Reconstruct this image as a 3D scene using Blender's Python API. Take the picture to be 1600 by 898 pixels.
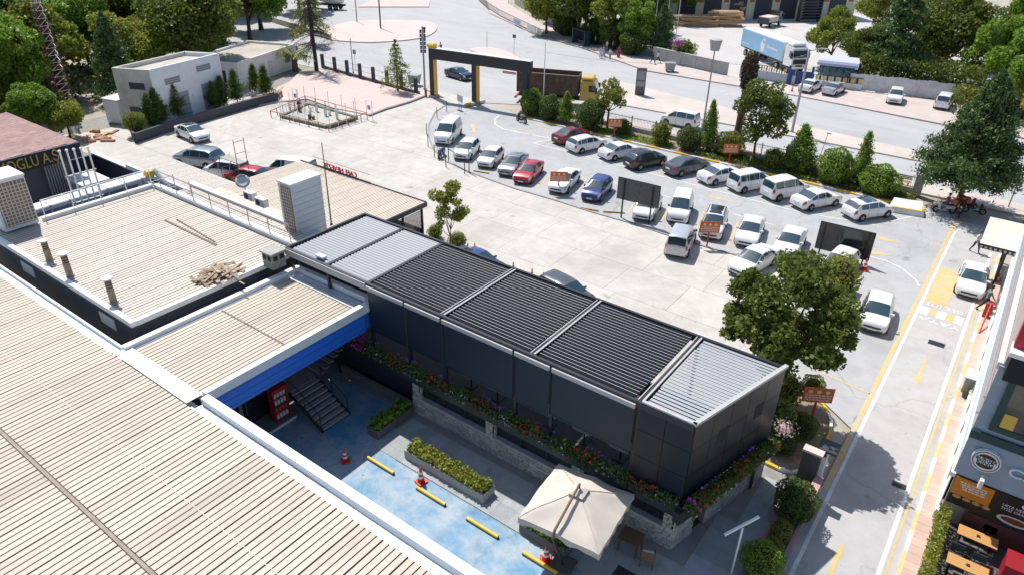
import bpy, bmesh, math, random
import numpy as np
from mathutils import Matrix, Vector
R = math.radians
scene = bpy.context.scene
for o in list(bpy.data.objects): bpy.data.objects.remove(o)
COL = scene.collection
rng = random.Random(7)

# ------------------------------------------------------------------ camera
# world: X runs along the dark pergola, Y along its beams and the right-hand lane, Z up, metres
F_PX, PITCH, ROLL, CAM_H, HEAD = 1115.0, 29.8, 1.1, 24.0, 36.0
_a = R(HEAD); _p = R(PITCH); _r = R(ROLL)
_fw = np.array([-math.sin(_a)*math.cos(_p), math.cos(_a)*math.cos(_p), -math.sin(_p)])
_rt0 = np.array([math.cos(_a), math.sin(_a), 0.0]); _up0 = np.cross(_rt0, _fw)
_rt = _rt0*math.cos(_r)+_up0*math.sin(_r); _up = -_rt0*math.sin(_r)+_up0*math.cos(_r)
cd = bpy.data.cameras.new('camera'); cam = bpy.data.objects.new('camera', cd); COL.objects.link(cam)
cd.sensor_width = 36.0; cd.lens = F_PX/1600*36; cd.clip_end = 2000; cd.clip_start = 0.5
M = Matrix.Identity(4)
for i in range(3):
    M[i][0] = _rt[i]; M[i][1] = _up[i]; M[i][2] = -_fw[i]
M[2][3] = CAM_H
cam.matrix_world = M
scene.camera = cam
def G(x, y, z=0.0):
    """pixel of the 1600x898 photograph -> point on the horizontal plane at height z"""
    d = _rt*(x-800)/F_PX - _up*(y-449)/F_PX + _fw
    t = (z-CAM_H)/d[2]
    return (float(t*d[0]), float(t*d[1]), z)
def PV(x, y, v):
    d = _rt*(x-800)/F_PX - _up*(y-449)/F_PX + _fw
    t = v/d[1]
    return (float(t*d[0]), v, float(CAM_H+t*d[2]))

# ------------------------------------------------------------------ light
SH = (0.57, -0.22)                       # shadow run per metre of height, measured on the ground
EL = math.atan(1/math.hypot(*SH)); AZ = math.atan2(-SH[0], -SH[1])
world = bpy.data.worlds.new('World'); scene.world = world; world.use_nodes = True
nt = world.node_tree; bg = nt.nodes['Background']
sky = nt.nodes.new('ShaderNodeTexSky'); sky.sky_type = 'NISHITA'; sky.sun_disc = False
sky.sun_elevation = EL; sky.sun_rotation = AZ % (2*math.pi); sky.altitude = 100
nt.links.new(sky.outputs[0], bg.inputs[0]); bg.inputs[1].default_value = 0.13
sl = bpy.data.lights.new('sun', 'SUN'); sl.energy = 5.0; sl.angle = R(0.5); sl.color = (1.0, 0.965, 0.915)
so = bpy.data.objects.new('sun', sl); COL.objects.link(so)
so.rotation_euler = Vector((SH[0], SH[1], -1.0)).to_track_quat('-Z', 'Y').to_euler(); so.location = (-40, 60, 80)
vs = scene.view_settings; vs.view_transform = 'Standard'; vs.look = 'None'; vs.gamma = 1.0; vs.use_curve_mapping = False
vs.exposure = 0.1
scene.render.engine = 'CYCLES'
scene.render.resolution_x = 1024; scene.render.resolution_y = 574
try:
    scene.cycles.max_bounces = 6; scene.cycles.transparent_max_bounces = 12
except Exception: pass

# ------------------------------------------------------------------ materials
MATS = {}
def mat(name, col, rough=0.6, metal=0.0, var=0.0, scale=0.6, coat=0.0, spec=0.5, alpha=None, emit=None,
        dirt=None, dirt_amt=0.0, dirt_scale=0.25, bump=0.0, bump_scale=20.0, rand=0.0, stretch=None, spots=0.0, crack=0.0, lo=.50, hi=.72):
    if name in MATS: return MATS[name]
    m = bpy.data.materials.new(name); m.use_nodes = True; MATS[name] = m
    n = m.node_tree.nodes; L = m.node_tree.links; b = n['Principled BSDF']
    b.inputs['Roughness'].default_value = rough; b.inputs['Metallic'].default_value = metal
    b.inputs['Coat Weight'].default_value = coat; b.inputs['Coat Roughness'].default_value = 0.06
    b.inputs['Specular IOR Level'].default_value = spec
    b.inputs['Base Color'].default_value = (*col, 1)
    src = None
    geo = None
    def pos():
        nonlocal geo
        if geo is None:
            g = n.new('ShaderNodeNewGeometry'); geo = g.outputs['Position']
            if stretch:
                mp = n.new('ShaderNodeMapping'); mp.inputs['Scale'].default_value = stretch
                L.new(geo, mp.inputs[0]); geo = mp.outputs[0]
        return geo
    if var > 0:
        t = n.new('ShaderNodeTexNoise'); t.inputs['Scale'].default_value = scale; t.inputs['Detail'].default_value = 8
        t.inputs['Roughness'].default_value = 0.62
        L.new(pos(), t.inputs['Vector'])
        mr = n.new('ShaderNodeMapRange'); mr.inputs[1].default_value = 0.25; mr.inputs[2].default_value = 0.75
        mr.inputs[3].default_value = 1-var; mr.inputs[4].default_value = 1+var
        L.new(t.outputs['Fac'], mr.inputs[0])
        mx = n.new('ShaderNodeVectorMath'); mx.operation = 'SCALE'; mx.inputs[0].default_value = col
        L.new(mr.outputs[0], mx.inputs['Scale']); src = mx.outputs[0]
    if dirt is not None:
        t = n.new('ShaderNodeTexNoise'); t.inputs['Scale'].default_value = dirt_scale; t.inputs['Detail'].default_value = 10
        t.inputs['Roughness'].default_value = 0.7
        L.new(pos(), t.inputs['Vector'])
        mr = n.new('ShaderNodeMapRange'); mr.inputs[1].default_value = lo; mr.inputs[2].default_value = hi
        mr.inputs[3].default_value = 0; mr.inputs[4].default_value = dirt_amt
        L.new(t.outputs['Fac'], mr.inputs[0])
        mx = n.new('ShaderNodeMix'); mx.data_type = 'RGBA'
        L.new(mr.outputs[0], mx.inputs[0])
        if src: L.new(src, mx.inputs[6])
        else: mx.inputs[6].default_value = (*col, 1)
        mx.inputs[7].default_value = (*dirt, 1); src = mx.outputs[2]
    def overlay(fac, c2):
        nonlocal src
        mx = n.new('ShaderNodeMix'); mx.data_type = 'RGBA'; L.new(fac, mx.inputs[0])
        if src: L.new(src, mx.inputs[6])
        else: mx.inputs[6].default_value = (*col, 1)
        mx.inputs[7].default_value = (*c2, 1); src = mx.outputs[2]
    if spots > 0:
        for sc_, a_, b_ in ((.55,.66,.74),(2.2,.69,.73)):
            t = n.new('ShaderNodeTexNoise'); t.inputs['Scale'].default_value = sc_; t.inputs['Detail'].default_value = 4
            L.new(pos(), t.inputs['Vector']); mr = n.new('ShaderNodeMapRange'); mr.inputs[1].default_value = a_; mr.inputs[2].default_value = b_; mr.inputs[4].default_value = spots
            L.new(t.outputs['Fac'], mr.inputs[0]); overlay(mr.outputs[0], tuple(c*.42 for c in col))
    if crack > 0:
        t0 = n.new('ShaderNodeTexNoise'); t0.inputs['Scale'].default_value = .5; t0.inputs['Detail'].default_value = 5; L.new(pos(), t0.inputs['Vector'])
        av = n.new('ShaderNodeVectorMath'); av.operation = 'MULTIPLY_ADD'; av.inputs[1].default_value = (2.2,2.2,0); L.new(t0.outputs['Color'], av.inputs[0]); L.new(pos(), av.inputs[2])
        vo = n.new('ShaderNodeTexVoronoi'); vo.feature = 'DISTANCE_TO_EDGE'; vo.inputs['Scale'].default_value = .13; L.new(av.outputs[0], vo.inputs['Vector'])
        mr = n.new('ShaderNodeMapRange'); mr.inputs[1].default_value = .002; mr.inputs[2].default_value = .006; mr.inputs[3].default_value = crack*.7; mr.inputs[4].default_value = 0; L.new(vo.outputs['Distance'], mr.inputs[0])
        overlay(mr.outputs[0], tuple(c*.4 for c in col))
    if rand > 0:
        oi = n.new('ShaderNodeObjectInfo')
        mr = n.new('ShaderNodeMapRange'); mr.inputs[3].default_value = 1-rand; mr.inputs[4].default_value = 1+rand
        L.new(oi.outputs['Random'], mr.inputs[0])
        mx = n.new('ShaderNodeVectorMath'); mx.operation = 'SCALE'
        if src: L.new(src, mx.inputs[0])
        else: mx.inputs[0].default_value = col
        L.new(mr.outputs[0], mx.inputs['Scale']); src = mx.outputs[0]
    if src: L.new(src, b.inputs['Base Color'])
    if bump > 0:
        t = n.new('ShaderNodeTexNoise'); t.inputs['Scale'].default_value = bump_scale; t.inputs['Detail'].default_value = 6
        L.new(pos(), t.inputs['Vector'])
        bp = n.new('ShaderNodeBump'); bp.inputs['Strength'].default_value = bump; bp.inputs['Distance'].default_value = 0.05
        L.new(t.outputs['Fac'], bp.inputs['Height']); L.new(bp.outputs[0], b.inputs['Normal'])
    if alpha is not None: b.inputs['Alpha'].default_value = alpha
    if emit: b.inputs['Emission Color'].default_value = (*emit[0], 1); b.inputs['Emission Strength'].default_value = emit[1]
    return m
def leafmat(name, c0, c1, trans=0.42):
    if name in MATS: return MATS[name]
    m = bpy.data.materials.new(name); m.use_nodes = True; MATS[name] = m
    n = m.node_tree.nodes; L = m.node_tree.links; b = n['Principled BSDF']; out = n['Material Output']
    g = n.new('ShaderNodeNewGeometry'); t = n.new('ShaderNodeTexNoise'); t.inputs['Scale'].default_value = 0.8
    t.inputs['Detail'].default_value = 3
    L.new(g.outputs['Position'], t.inputs['Vector'])
    ad = n.new('ShaderNodeMath'); ad.operation = 'MULTIPLY_ADD'; ad.inputs[1].default_value = 0.65
    L.new(g.outputs['Random Per Island'], ad.inputs[0])
    sc = n.new('ShaderNodeMath'); sc.operation = 'MULTIPLY'; sc.inputs[1].default_value = 0.4
    L.new(t.outputs['Fac'], sc.inputs[0]); L.new(sc.outputs[0], ad.inputs[2])
    mx = n.new('ShaderNodeMix'); mx.data_type = 'RGBA'; mx.inputs[6].default_value = (*c0, 1); mx.inputs[7].default_value = (*c1, 1)
    L.new(ad.outputs[0], mx.inputs[0]); L.new(mx.outputs[2], b.inputs['Base Color'])
    b.inputs['Roughness'].default_value = 0.5; b.inputs['Specular IOR Level'].default_value = 0.35
    tr = n.new('ShaderNodeBsdfTranslucent'); L.new(mx.outputs[2], tr.inputs[0])
    ms = n.new('ShaderNodeMixShader'); ms.inputs[0].default_value = trans
    L.new(b.outputs[0], ms.inputs[1]); L.new(tr.outputs[0], ms.inputs[2]); L.new(ms.outputs[0], out.inputs['Surface'])
    return m

# ------------------------------------------------------------------ mesh builder
class MB:
    def __init__(s): s.v = []; s.f = []; s.m = []
    def add(s, vs, fs, m=0):
        o = len(s.v); s.v += [tuple(p) for p in vs]
        for f in fs: s.f.append(tuple(i+o for i in f)); s.m.append(m)
        return s
    def box(s, x0, x1, y0, y1, z0, z1, m=0):
        if x0 > x1: x0, x1 = x1, x0
        if y0 > y1: y0, y1 = y1, y0
        if z0 > z1: z0, z1 = z1, z0
        return s.add([(x0,y0,z0),(x1,y0,z0),(x1,y1,z0),(x0,y1,z0),(x0,y0,z1),(x1,y0,z1),(x1,y1,z1),(x0,y1,z1)],
              [(0,3,2,1),(4,5,6,7),(0,1,5,4),(1,2,6,5),(2,3,7,6),(3,0,4,7)], m)
    def cbox(s, x0, x1, y0, y1, z0, z1, c=0.05, m=0, seg=1):
        bm = bmesh.new(); bmesh.ops.create_cube(bm, size=1)
        for v in bm.verts:
            v.co = ((x0+x1)/2+v.co.x*(x1-x0), (y0+y1)/2+v.co.y*(y1-y0), (z0+z1)/2+v.co.z*(z1-z0))
        bmesh.ops.bevel(bm, geom=bm.edges[:], offset=c, segments=seg, affect='EDGES', profile=0.5)
        bm.verts.index_update()
        s.add([v.co[:] for v in bm.verts], [[v.index for v in f.verts] for f in bm.faces], m); bm.free(); return s
    def prism(s, pts, z0, z1, m=0):
        a = sum(pts[i][0]*pts[(i+1) % len(pts)][1]-pts[(i+1) % len(pts)][0]*pts[i][1] for i in range(len(pts)))
        if a < 0: pts = pts[::-1]
        n = len(pts)
        return s.add([(p[0],p[1],z0) for p in pts]+[(p[0],p[1],z1) for p in pts],
              [tuple(range(n-1,-1,-1)), tuple(range(n,2*n))]+[(i,(i+1) % n,n+(i+1) % n,n+i) for i in range(n)], m)
    def sheet(s, pts, z, m=0):
        a = sum(pts[i][0]*pts[(i+1) % len(pts)][1]-pts[(i+1) % len(pts)][0]*pts[i][1] for i in range(len(pts)))
        if a < 0: pts = pts[::-1]
        return s.add([(p[0],p[1],z) for p in pts], [tuple(range(len(pts)))], m)
    def beam(s, p, q, w, h, m=0):
        p = Vector(p); q = Vector(q); d = (q-p).normalized()
        side = d.cross(Vector((0,0,1)))
        if side.length < 1e-3: side = Vector((1,0,0))
        side.normalize(); up = side.cross(d)
        a = side*w/2; b = up*h/2
        return s.add([p-a-b,p+a-b,p+a+b,p-a+b,q-a-b,q+a-b,q+a+b,q-a+b],
            [(0,1,2,3),(7,6,5,4),(0,4,5,1),(1,5,6,2),(2,6,7,3),(3,7,4,0)], m)
    def tube(s, p, q, r0, r1=None, n=8, m=0):
        r1 = r0 if r1 is None else r1
        p = Vector(p); q = Vector(q); d = (q-p).normalized()
        a = d.orthogonal().normalized(); b = d.cross(a)
        vs = []
        for c, r in ((p, r0), (q, r1)):
            for i in range(n):
                t = 2*math.pi*i/n; vs.append(c+a*math.cos(t)*r+b*math.sin(t)*r)
        return s.add(vs, [(i,(i+1) % n,n+(i+1) % n,n+i) for i in range(n)]+[tuple(range(n-1,-1,-1)),tuple(range(n,2*n))], m)
    def path(s, pts, r, n=6, m=0):
        for i in range(len(pts)-1):
            r0 = r[i] if isinstance(r,(list,tuple)) else r; r1 = r[i+1] if isinstance(r,(list,tuple)) else r
            s.tube(pts[i], pts[i+1], r0, r1, n, m)
        return s
    def lathe(s, c, prof, n=12, m=0, axis='z'):
        vs = []
        for r, h in prof:
            for i in range(n):
                t = 2*math.pi*i/n
                if axis == 'z': vs.append((c[0]+r*math.cos(t), c[1]+r*math.sin(t), c[2]+h))
                else: vs.append((c[0]+r*math.cos(t), c[1]+h, c[2]+r*math.sin(t)))
        fs = []
        for k in range(len(prof)-1):
            for i in range(n):
                j = (i+1) % n
                q = (k*n+i, k*n+j, (k+1)*n+j, (k+1)*n+i)
                fs.append(q if axis == 'z' else q[::-1])
        a = tuple(range(n-1,-1,-1)); b = tuple(range((len(prof)-1)*n, len(prof)*n))
        fs += [a, b] if axis == 'z' else [a[::-1], b[::-1]]
        return s.add(vs, fs, m)
    def mesh(s, name, mats, smooth=False):
        me = bpy.data.meshes.new(name); me.from_pydata(s.v, [], s.f)
        for m in (mats if isinstance(mats,(list,tuple)) else [mats]): me.materials.append(m)
        if s.m and max(s.m) > 0: me.polygons.foreach_set('material_index', s.m)
        if smooth: me.polygons.foreach_set('use_smooth', [True]*len(s.f))
        me.update(); return me
    def build(s, name, mats, parent=None, smooth=False, world=False):
        return put(name, s.mesh(name, mats, smooth), parent, world)
def put(name, me, parent=None, world=False, loc=None, rotz=None, scale=None):
    o = bpy.data.objects.new(name, me); COL.objects.link(o)
    if parent is not None:
        o.parent = parent
        if world: o.location = -(parent.location if parent.parent is None else parent.location+parent.parent.location)
    if loc is not None: o.location = Vector(loc) + (o.location if world else Vector((0,0,0)))
    if rotz is not None: o.rotation_euler = (0,0,rotz)
    if scale is not None: o.scale = scale if isinstance(scale,(tuple,list)) else (scale,)*3
    return o
def thing(name, label, cat, loc=(0,0,0), rotz=0, group=None, scale=None):
    o = bpy.data.objects.new(name, None); COL.objects.link(o); o.empty_display_size = 0.3
    o.location = loc; o.rotation_euler = (0,0,rotz)
    if scale: o.scale = scale if isinstance(scale,(tuple,list)) else (scale,)*3
    return tag(o, label, cat, group)
def tag(o, label, cat, group=None, kind=None):
    o['label'] = label; o['category'] = cat
    if group: o['group'] = group
    if kind: o['kind'] = kind
    return o
def struct(o): o['kind'] = 'structure'; return o
def copy_tree(o, parent=None):
    c = o.copy(); COL.objects.link(c)
    if parent is not None: c.parent = parent
    for ch in list(o.children): copy_tree(ch, c)
    return c
def textmesh(name, body, size, mats, parent=None, extrude=0.02, align='LEFT', font_scale=1.0):
    cu = bpy.data.curves.new(name, 'FONT'); cu.body = body; cu.size = size; cu.extrude = extrude; cu.align_x = align
    cu.resolution_u = 3
    t = bpy.data.objects.new(name, cu); COL.objects.link(t)
    dg = bpy.context.evaluated_depsgraph_get()
    me = bpy.data.meshes.new_from_object(t.evaluated_get(dg)); me.name = name
    bpy.data.objects.remove(t); bpy.data.curves.remove(cu)
    me.materials.clear(); me.materials.append(mats)
    return put(name, me, parent)

# palette
concrete = mat('yard_concrete', (.515,.485,.435), .85, var=.13, scale=.9, dirt=(.34,.32,.285), dirt_amt=.7, dirt_scale=.2, lo=.45, hi=.72, rand=.035, bump=.15, bump_scale=30, spots=.55, crack=.22)
joint = mat('joint_dirt', (.27,.26,.24), .95, var=.2, scale=2)
asphalt_lot = mat('lot_asphalt', (.40,.40,.40), .9, var=.10, scale=.8, dirt=(.24,.24,.24), dirt_amt=.5, dirt_scale=.16, bump=.2, bump_scale=60, spots=.5, crack=.5)
asphalt_road = mat('road_asphalt', (.42,.42,.42), .9, var=.09, scale=.35, dirt=(.30,.30,.30), dirt_amt=.5, dirt_scale=.08, bump=.15, bump_scale=60, stretch=(.35,1,1), spots=.3, crack=.4)
lane_mat = mat('lane_asphalt', (.44,.43,.42), .9, var=.10, scale=1.1, dirt=(.25,.24,.23), dirt_amt=.5, dirt_scale=.22, bump=.2, bump_scale=60, spots=.5, crack=.35)
soil = mat('soil', (.26,.20,.14), .95, var=.3, scale=3, dirt=(.12,.16,.05), dirt_amt=.6, dirt_scale=.5, bump=.5, bump_scale=12)
pink_pave = mat('pink_paving', (.60,.47,.43), .85, var=.10, scale=1.0, dirt=(.40,.34,.32), dirt_amt=.5, dirt_scale=.2, rand=.05)
pale_pave = mat('pale_paving', (.55,.48,.43), .85, var=.10, scale=.5, dirt=(.38,.34,.31), dirt_amt=.5, dirt_scale=.15)
white_line = mat('road_paint_white', (.74,.74,.72), .7, var=.12, scale=3, dirt=(.45,.45,.44), dirt_amt=.8, dirt_scale=1.4, lo=.44, hi=.68)
yellow_line = mat('road_paint_yellow', (.62,.44,.15), .7, var=.15, scale=3, dirt=(.44,.41,.35), dirt_amt=.9, dirt_scale=1.1, lo=.40, hi=.66)
white_paint = mat('white_paint', (.80,.80,.79), .5, var=.05, scale=1.5)
white_dirty = mat('white_dirty', (.72,.71,.68), .6, var=.08, scale=1.2, dirt=(.42,.38,.32), dirt_amt=.6, dirt_scale=.9)
yellow_paint = mat('yellow_paint', (.75,.46,.03), .5, var=.08, scale=3)
red_paint = mat('red_paint', (.45,.03,.03), .45)
black_metal = mat('black_metal', (.02,.021,.024), .45, spec=.4)
dark_metal = mat('dark_metal', (.05,.053,.06), .45)
grey_metal = mat('grey_metal', (.35,.36,.37), .4, metal=.6)
steel = mat('galvanised_steel', (.55,.56,.57), .35, metal=.7, var=.1, scale=2)
navy = mat('navy_wall', (.035,.045,.065), .6, var=.12, scale=1.0)
navy_panel = mat('anthracite_panel', (.008,.013,.021), .33, var=.06, scale=1.5, spec=.35)
glass = mat('window_glass', (.015,.022,.026), .04, spec=.8)
rubber = mat('rubber', (.015,.015,.016), .8)
wood = mat('rough_wood', (.34,.25,.165), .8, var=.25, scale=4, rand=.25)
stone = mat('stone_cladding', (.42,.405,.385), .85, var=.3, scale=5, rand=.22, bump=.6, bump_scale=14)
orange_board = mat('orange_board', (.60,.14,.04), .5)
bark = mat('bark', (.12,.09,.065), .9, var=.3, scale=5, bump=.6, bump_scale=14)
# ------------------------------------------------------------------ ground
def inside(p, poly):
    c = False; n = len(poly)
    for i in range(n):
        a = poly[i]; b = poly[(i+1) % n]
        if (a[1] > p[1]) != (b[1] > p[1]) and p[0] < (b[0]-a[0])*(p[1]-a[1])/(b[1]-a[1])+a[0]: c = not c
    return c
terrain = mat('terrain_dirt', (.40,.36,.30), .95, var=.2, scale=.3, dirt=(.16,.19,.08), dirt_amt=.8, dirt_scale=.05)
b = MB(); b.sheet([(-700,-120),(400,-120),(400,700),(-700,700)], -0.07); struct(b.build('ground', terrain))
road_poly = [(-170,62),(-86,67.2),(-62,67.4),(-55,68.2),(-49,71.6),(-38,73.2),(90,73.4),(90,95.2),(-8,95.2),(-25,97),(-47,96.6),(-62,104),(-75,108.5),(-95,121),(-118,146),(-160,240),(-260,240),(-230,120)]
b = MB(); b.sheet(road_poly, -0.02); struct(b.build('road', asphalt_road))

kerb_curve = [G(*p) for p in ((699,163),(680,176),(670,195),(669,212),(677,234),(697,253),(740,272),(800,294),(869,314),(925,332),(985,349),(1040,367),(1105,387),(1150,399))]
kerb_curve = [(p[0],p[1]) for p in kerb_curve]
lot_poly = kerb_curve + [(-9.2,48.2),(-8.6,46),(-8.0,35.2),(-4.3,34.4),(-2.45,33.0),(-2.45,65.6),(-3.2,67),(-46.8,66.2),(-50,67.5),(-54.5,68.2)]
b = MB(); b.sheet(lot_poly, 0.012); lot = struct(b.build('parking_lot', asphalt_lot))

# concrete yard of poured slabs
yard_poly = [(-8.2,26.2),(-8.2,47.8),(-15,47.9),(-43,49.5),(-50,56),(-55.5,64.6),(-61,66.6),(-62.3,66),(-61.6,55.9),(-59.4,52.4),(-58.6,48),(-70.5,47.8),(-74,50),(-77,37),(-66,29),(-60,28),(-48,29),(-34,27),(-30,26)]
b = MB(); b.sheet([(-84,24),(-8.0,24),(-8.0,50),(-48,52),(-60,68),(-84,68)], -0.035); yard = struct(b.build('concrete_yard', joint))
su, sv = 4.6, 3.9
slab_me = {}
for k in range(4):
    r = random.Random(k); m = MB()
    j = [r.uniform(.006,.014) for _ in range(4)]
    m.prism([(-su/2+j[0],-sv/2+j[1]),(su/2-j[2],-sv/2+j[1]),(su/2-j[2],sv/2-j[3]),(-su/2+j[0],sv/2-j[3])], -0.05, 0.0)
    slab_me[k] = m.mesh('slab', concrete)
for i in range(-18, 0):
    for j in range(6, 18):
        cx, cy = i*su+1.0+(.9 if j % 2 else 0), j*sv+.6
        cs = [(cx+a*su/2*.98, cy+c*sv/2*.98) for a in (-1,1) for c in (-1,1)]
        if all(inside(p, lot_poly) for p in cs): continue
        if not any(inside(p, yard_poly) for p in cs+[(cx,cy)]): continue
        if cy < 27.8 and cx > -33: cy += .0
        put('slab', slab_me[rng.randrange(4)], yard, loc=(cx, cy, 0))
# kerb strip round the near parking row
def strip(mb, pts, w, z0, z1, m=0):
    for i in range(len(pts)-1):
        a = Vector((*pts[i][:2],0)); c = Vector((*pts[i+1][:2],0)); d = (c-a).normalized(); n = Vector((-d.y,d.x,0))*w/2
        a = a-d*w*.12; c = c+d*w*.12
        mb.add([(*(a-n).xy,z0),(*(a+n).xy,z0),(*(c+n).xy,z0),(*(c-n).xy,z0),(*(a-n).xy,z1),(*(a+n).xy,z1),(*(c+n).xy,z1+.0007*(i % 2)),(*(c-n).xy,z1+.0007*(i % 2))],
               [(0,1,2,3),(7,6,5,4),(0,4,5,1),(1,5,6,2),(2,6,7,3),(3,7,4,0)], m)
kerb_grey = mat('kerb_concrete', (.30,.29,.27), .9, var=.2, scale=2)
b = MB(); strip(b, kerb_curve, .16, 0, .07); struct(b.build('kerb', kerb_grey))

# right lane
b = MB(); b.sheet([(-2.45,14),(1.32,14),(1.32,64.5),(.6,65.8),(-2.45,65.6)], 0.016); struct(b.build('lane_road', lane_mat))
# lane lines are painted sheets on the lane
lines = MB(); yl = MB()
Z1 = 0.022
def wline(mb, p, q, w, z=Z1):
    p = Vector((p[0],p[1],0)); q = Vector((q[0],q[1],0)); d = (q-p).normalized(); n = Vector((-d.y,d.x,0))*w/2
    mb.add([(*(p-n).xy,z),(*(q-n).xy,z),(*(q+n).xy,z),(*(p+n).xy,z)], [(0,1,2,3)])
wline(yl, (-2.36,15), (-2.3,64.2), .24); wline(lines, (-2.08,15), (-2.02,62.6), .16)
wline(lines, (.72,15), (.78,60.5), .17); wline(yl, (.94,15), (1.0,60.5), .12)
prev = (-2.02,62.6)
for k in range(1,9):
    t = k/8*math.pi/2; c = (-2.02+1.5*(1-math.cos(t)), 62.6+2.2*math.sin(t)); wline(lines, prev, c, .14); prev = c
wline(lines, prev, (3.2,65.2), .12)
prev = (-2.32,64.2)
for k in range(1,6):
    t = k/6*math.pi/2; c = (-2.32+1.1*(1-math.cos(t)), 64.2+1.4*math.sin(t)); wline(yl, prev, c, .2); prev = c
wline(yl, (-2.4,44.2), (-4.6,44.6), .12); wline(yl, (-2.4,36.6), (-5.4,37.0), .12)
# pedestrian crossing in the lane
for k in range(5):
    x0 = -1.95+k*.505
    (lines if k % 2 == 0 else yl).add([(x0,47.6,Z1),(x0+.505,47.6,Z1),(x0+.505,48.7,Z1),(x0,48.7,Z1)], [(0,1,2,3)])
yl.add([(-1.9,49.5,Z1),(-.55,49.5,Z1),(-.55,55.5,Z1),(-1.9,55.5,Z1)], [(0,1,2,3)])
def arrow(mb, tail, tip, w=.16, hw=.55, hl=1.1, z=Z1):
    p = Vector((tail[0],tail[1],0)); q = Vector((tip[0],tip[1],0)); d = (q-p).normalized(); n = Vector((-d.y,d.x,0)); h = q-d*hl
    mb.add([(*(p-n*w/2).xy,z),(*(h-n*w/2).xy,z),(*(h+n*w/2).xy,z),(*(p+n*w/2).xy,z)], [(0,1,2,3)])
    mb.add([(*(h-n*hw/2).xy,z),(*q.xy,z),(*(h+n*hw/2).xy,z)], [(0,1,2)])
arrow(yl, G(1448,557), G(1430,602)); wline(yl, G(1316,850), G(1296,897), .22)
arrow(yl, G(1345,367), G(1412,381), .22, .8, 1.8); arrow(yl, G(1352,392), G(1396,401), .22, .8, 1.5)
arrow(yl, G(1150,318) , G(1098,304), .2, .7, 1.6); arrow(yl, G(738,195), G(741,208), .35, .9, .5)
# long white line behind the far row and the loop by the gate
pts = [(-11,59.2),(-47,59.5)]
wline(lines, (-7.5,60.4), (-13,59.1), .12); wline(lines, (-13,59.1), (-41,59.6), .12)
loop = [G(*p) for p in ((866,218),(820,209),(786,202),(774,195),(773,187),(780,181))]
for i in range(len(loop)-1): wline(lines, loop[i], loop[i+1], .16)
wline(lines, G(866,218), (-41,59.6), .14)
wline(lines, G(1396,345), G(1450,333), .12); wline(lines, G(1450,333), G(1485,337), .12); wline(lines, G(692,183), G(747,166), .14)
arc = [G(*p) for p in ((1355,400),(1385,408),(1410,420),(1431,438),(1436,447))]
for i in range(len(arc)-1): wline(lines, arc[i], arc[i+1], .14)
for k in range(12): wline(lines, (-33.5+k*2.3,55.2), (-32.4+k*2.3,55.15), .11)
for k in range(10):
    x = -43.6+k*3.0; wline(yl, (x+1.2,49.7 if x < -18 else 49.0), (x,54.2), .13)
for k in range(11):
    x = -40.5+k*3.0; wline(yl, (x,60.0), (x+1.9,65.0), .11)
wline(yl, G(838,195), G(858,207), .14); wline(yl, G(806,205), G(840,199), .10); wline(yl, G(818,213), G(852,206), .10)
struct(lines.build('white_road_markings', white_line)); struct(yl.build('yellow_road_markings', yellow_line))
def ground_text(body, loc, size, rot, m, sx=1.0):
    o = textmesh('road_lettering', body, size, m, None, 0.0, 'CENTER'); o.location = loc; o.rotation_euler = (0,0,rot); o.scale = (sx,1,1); struct(o); return o
ground_text('GEÇİDİ', (-.65,49.45,Z1+.006), .62, math.pi, white_line); ground_text('YAYA', (-.65,47.25,Z1+.006), .75, math.pi, white_line, 1.25)

# two lines of worn lettering by the gate
for k in range(7):
    pass
# kerb, gutter and brick footpath right of the lane
b = MB()
for k in range(34):
    b.box(1.30, 1.44, 15+k*1.4, 16.39+k*1.4, 0, .11, k % 2)
kb = struct(b.build('lane_kerb', [white_dirty, mat('worn_yellow_kerb', (.66,.50,.22), .7, var=.15, scale=3)]))
brick_pave = mat('brick_footpath', (.55,.38,.31), .85, var=.12, scale=3, dirt=(.40,.33,.29), dirt_amt=.4, dirt_scale=.5)
b = MB(); b.box(1.44, 2.06, 14, 56, -.05, .115); fp = struct(b.build('footpath', brick_pave))
pv_me = MB().box(-.29,.29,-.245,.245,0,.02).mesh('paver', mat('brick_paver', (.56,.39,.32), .85, var=.10, scale=3, rand=.10))
for k in range(64):
    put('paver', pv_me, fp, loc=(1.75, 22+k*.5, .115))

# pink median, verge, far pavements
med = [(-49,89),(-47.5,85.5),(-45,80),(-43,78.2),(-20,79.4),(2,79.7),(90,80.2),(90,82.6),(2,81.9),(-21,84.0),(-40,87.2)]
b = MB(); b.prism(med, -.05, .12); struct(b.build('median_island', pale_pave))
b = MB(); b.prism([(-49,70.2),(90,70.2),(90,73.2),(-38,73.0),(-48,71.4)], -.05, .11); struct(b.build('roadside_pavement', pale_pave))
b = MB(); b.prism([(-62,104.2),(-47,96.8),(-25,97.1),(-8,95.4),(90,95.4),(90,99),(-5,99),(-5,107),(-24,104.6),(-38,101.2),(-50,103),(-63,109),(-80,118),(-100,134),(-118,160),(-116,146),(-95,121.4),(-75,108.8)], -.05, .10); struct(b.build('far_pavement', mat('far_pavement', (.52,.44,.40), .85, var=.12, scale=.5, dirt=(.36,.33,.31), dirt_amt=.5, dirt_scale=.15)))
b = MB(); b.sheet([(-66,108),(-50,103.2),(-38,101.4),(-24,104.8),(-5,107),(-5,175),(-75,175)], -0.015); struct(b.build('depot_yard', mat('depot_concrete', (.50,.48,.46), .9, var=.1, scale=.3, dirt=(.38,.37,.35), dirt_amt=.5, dirt_scale=.1)))
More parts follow.
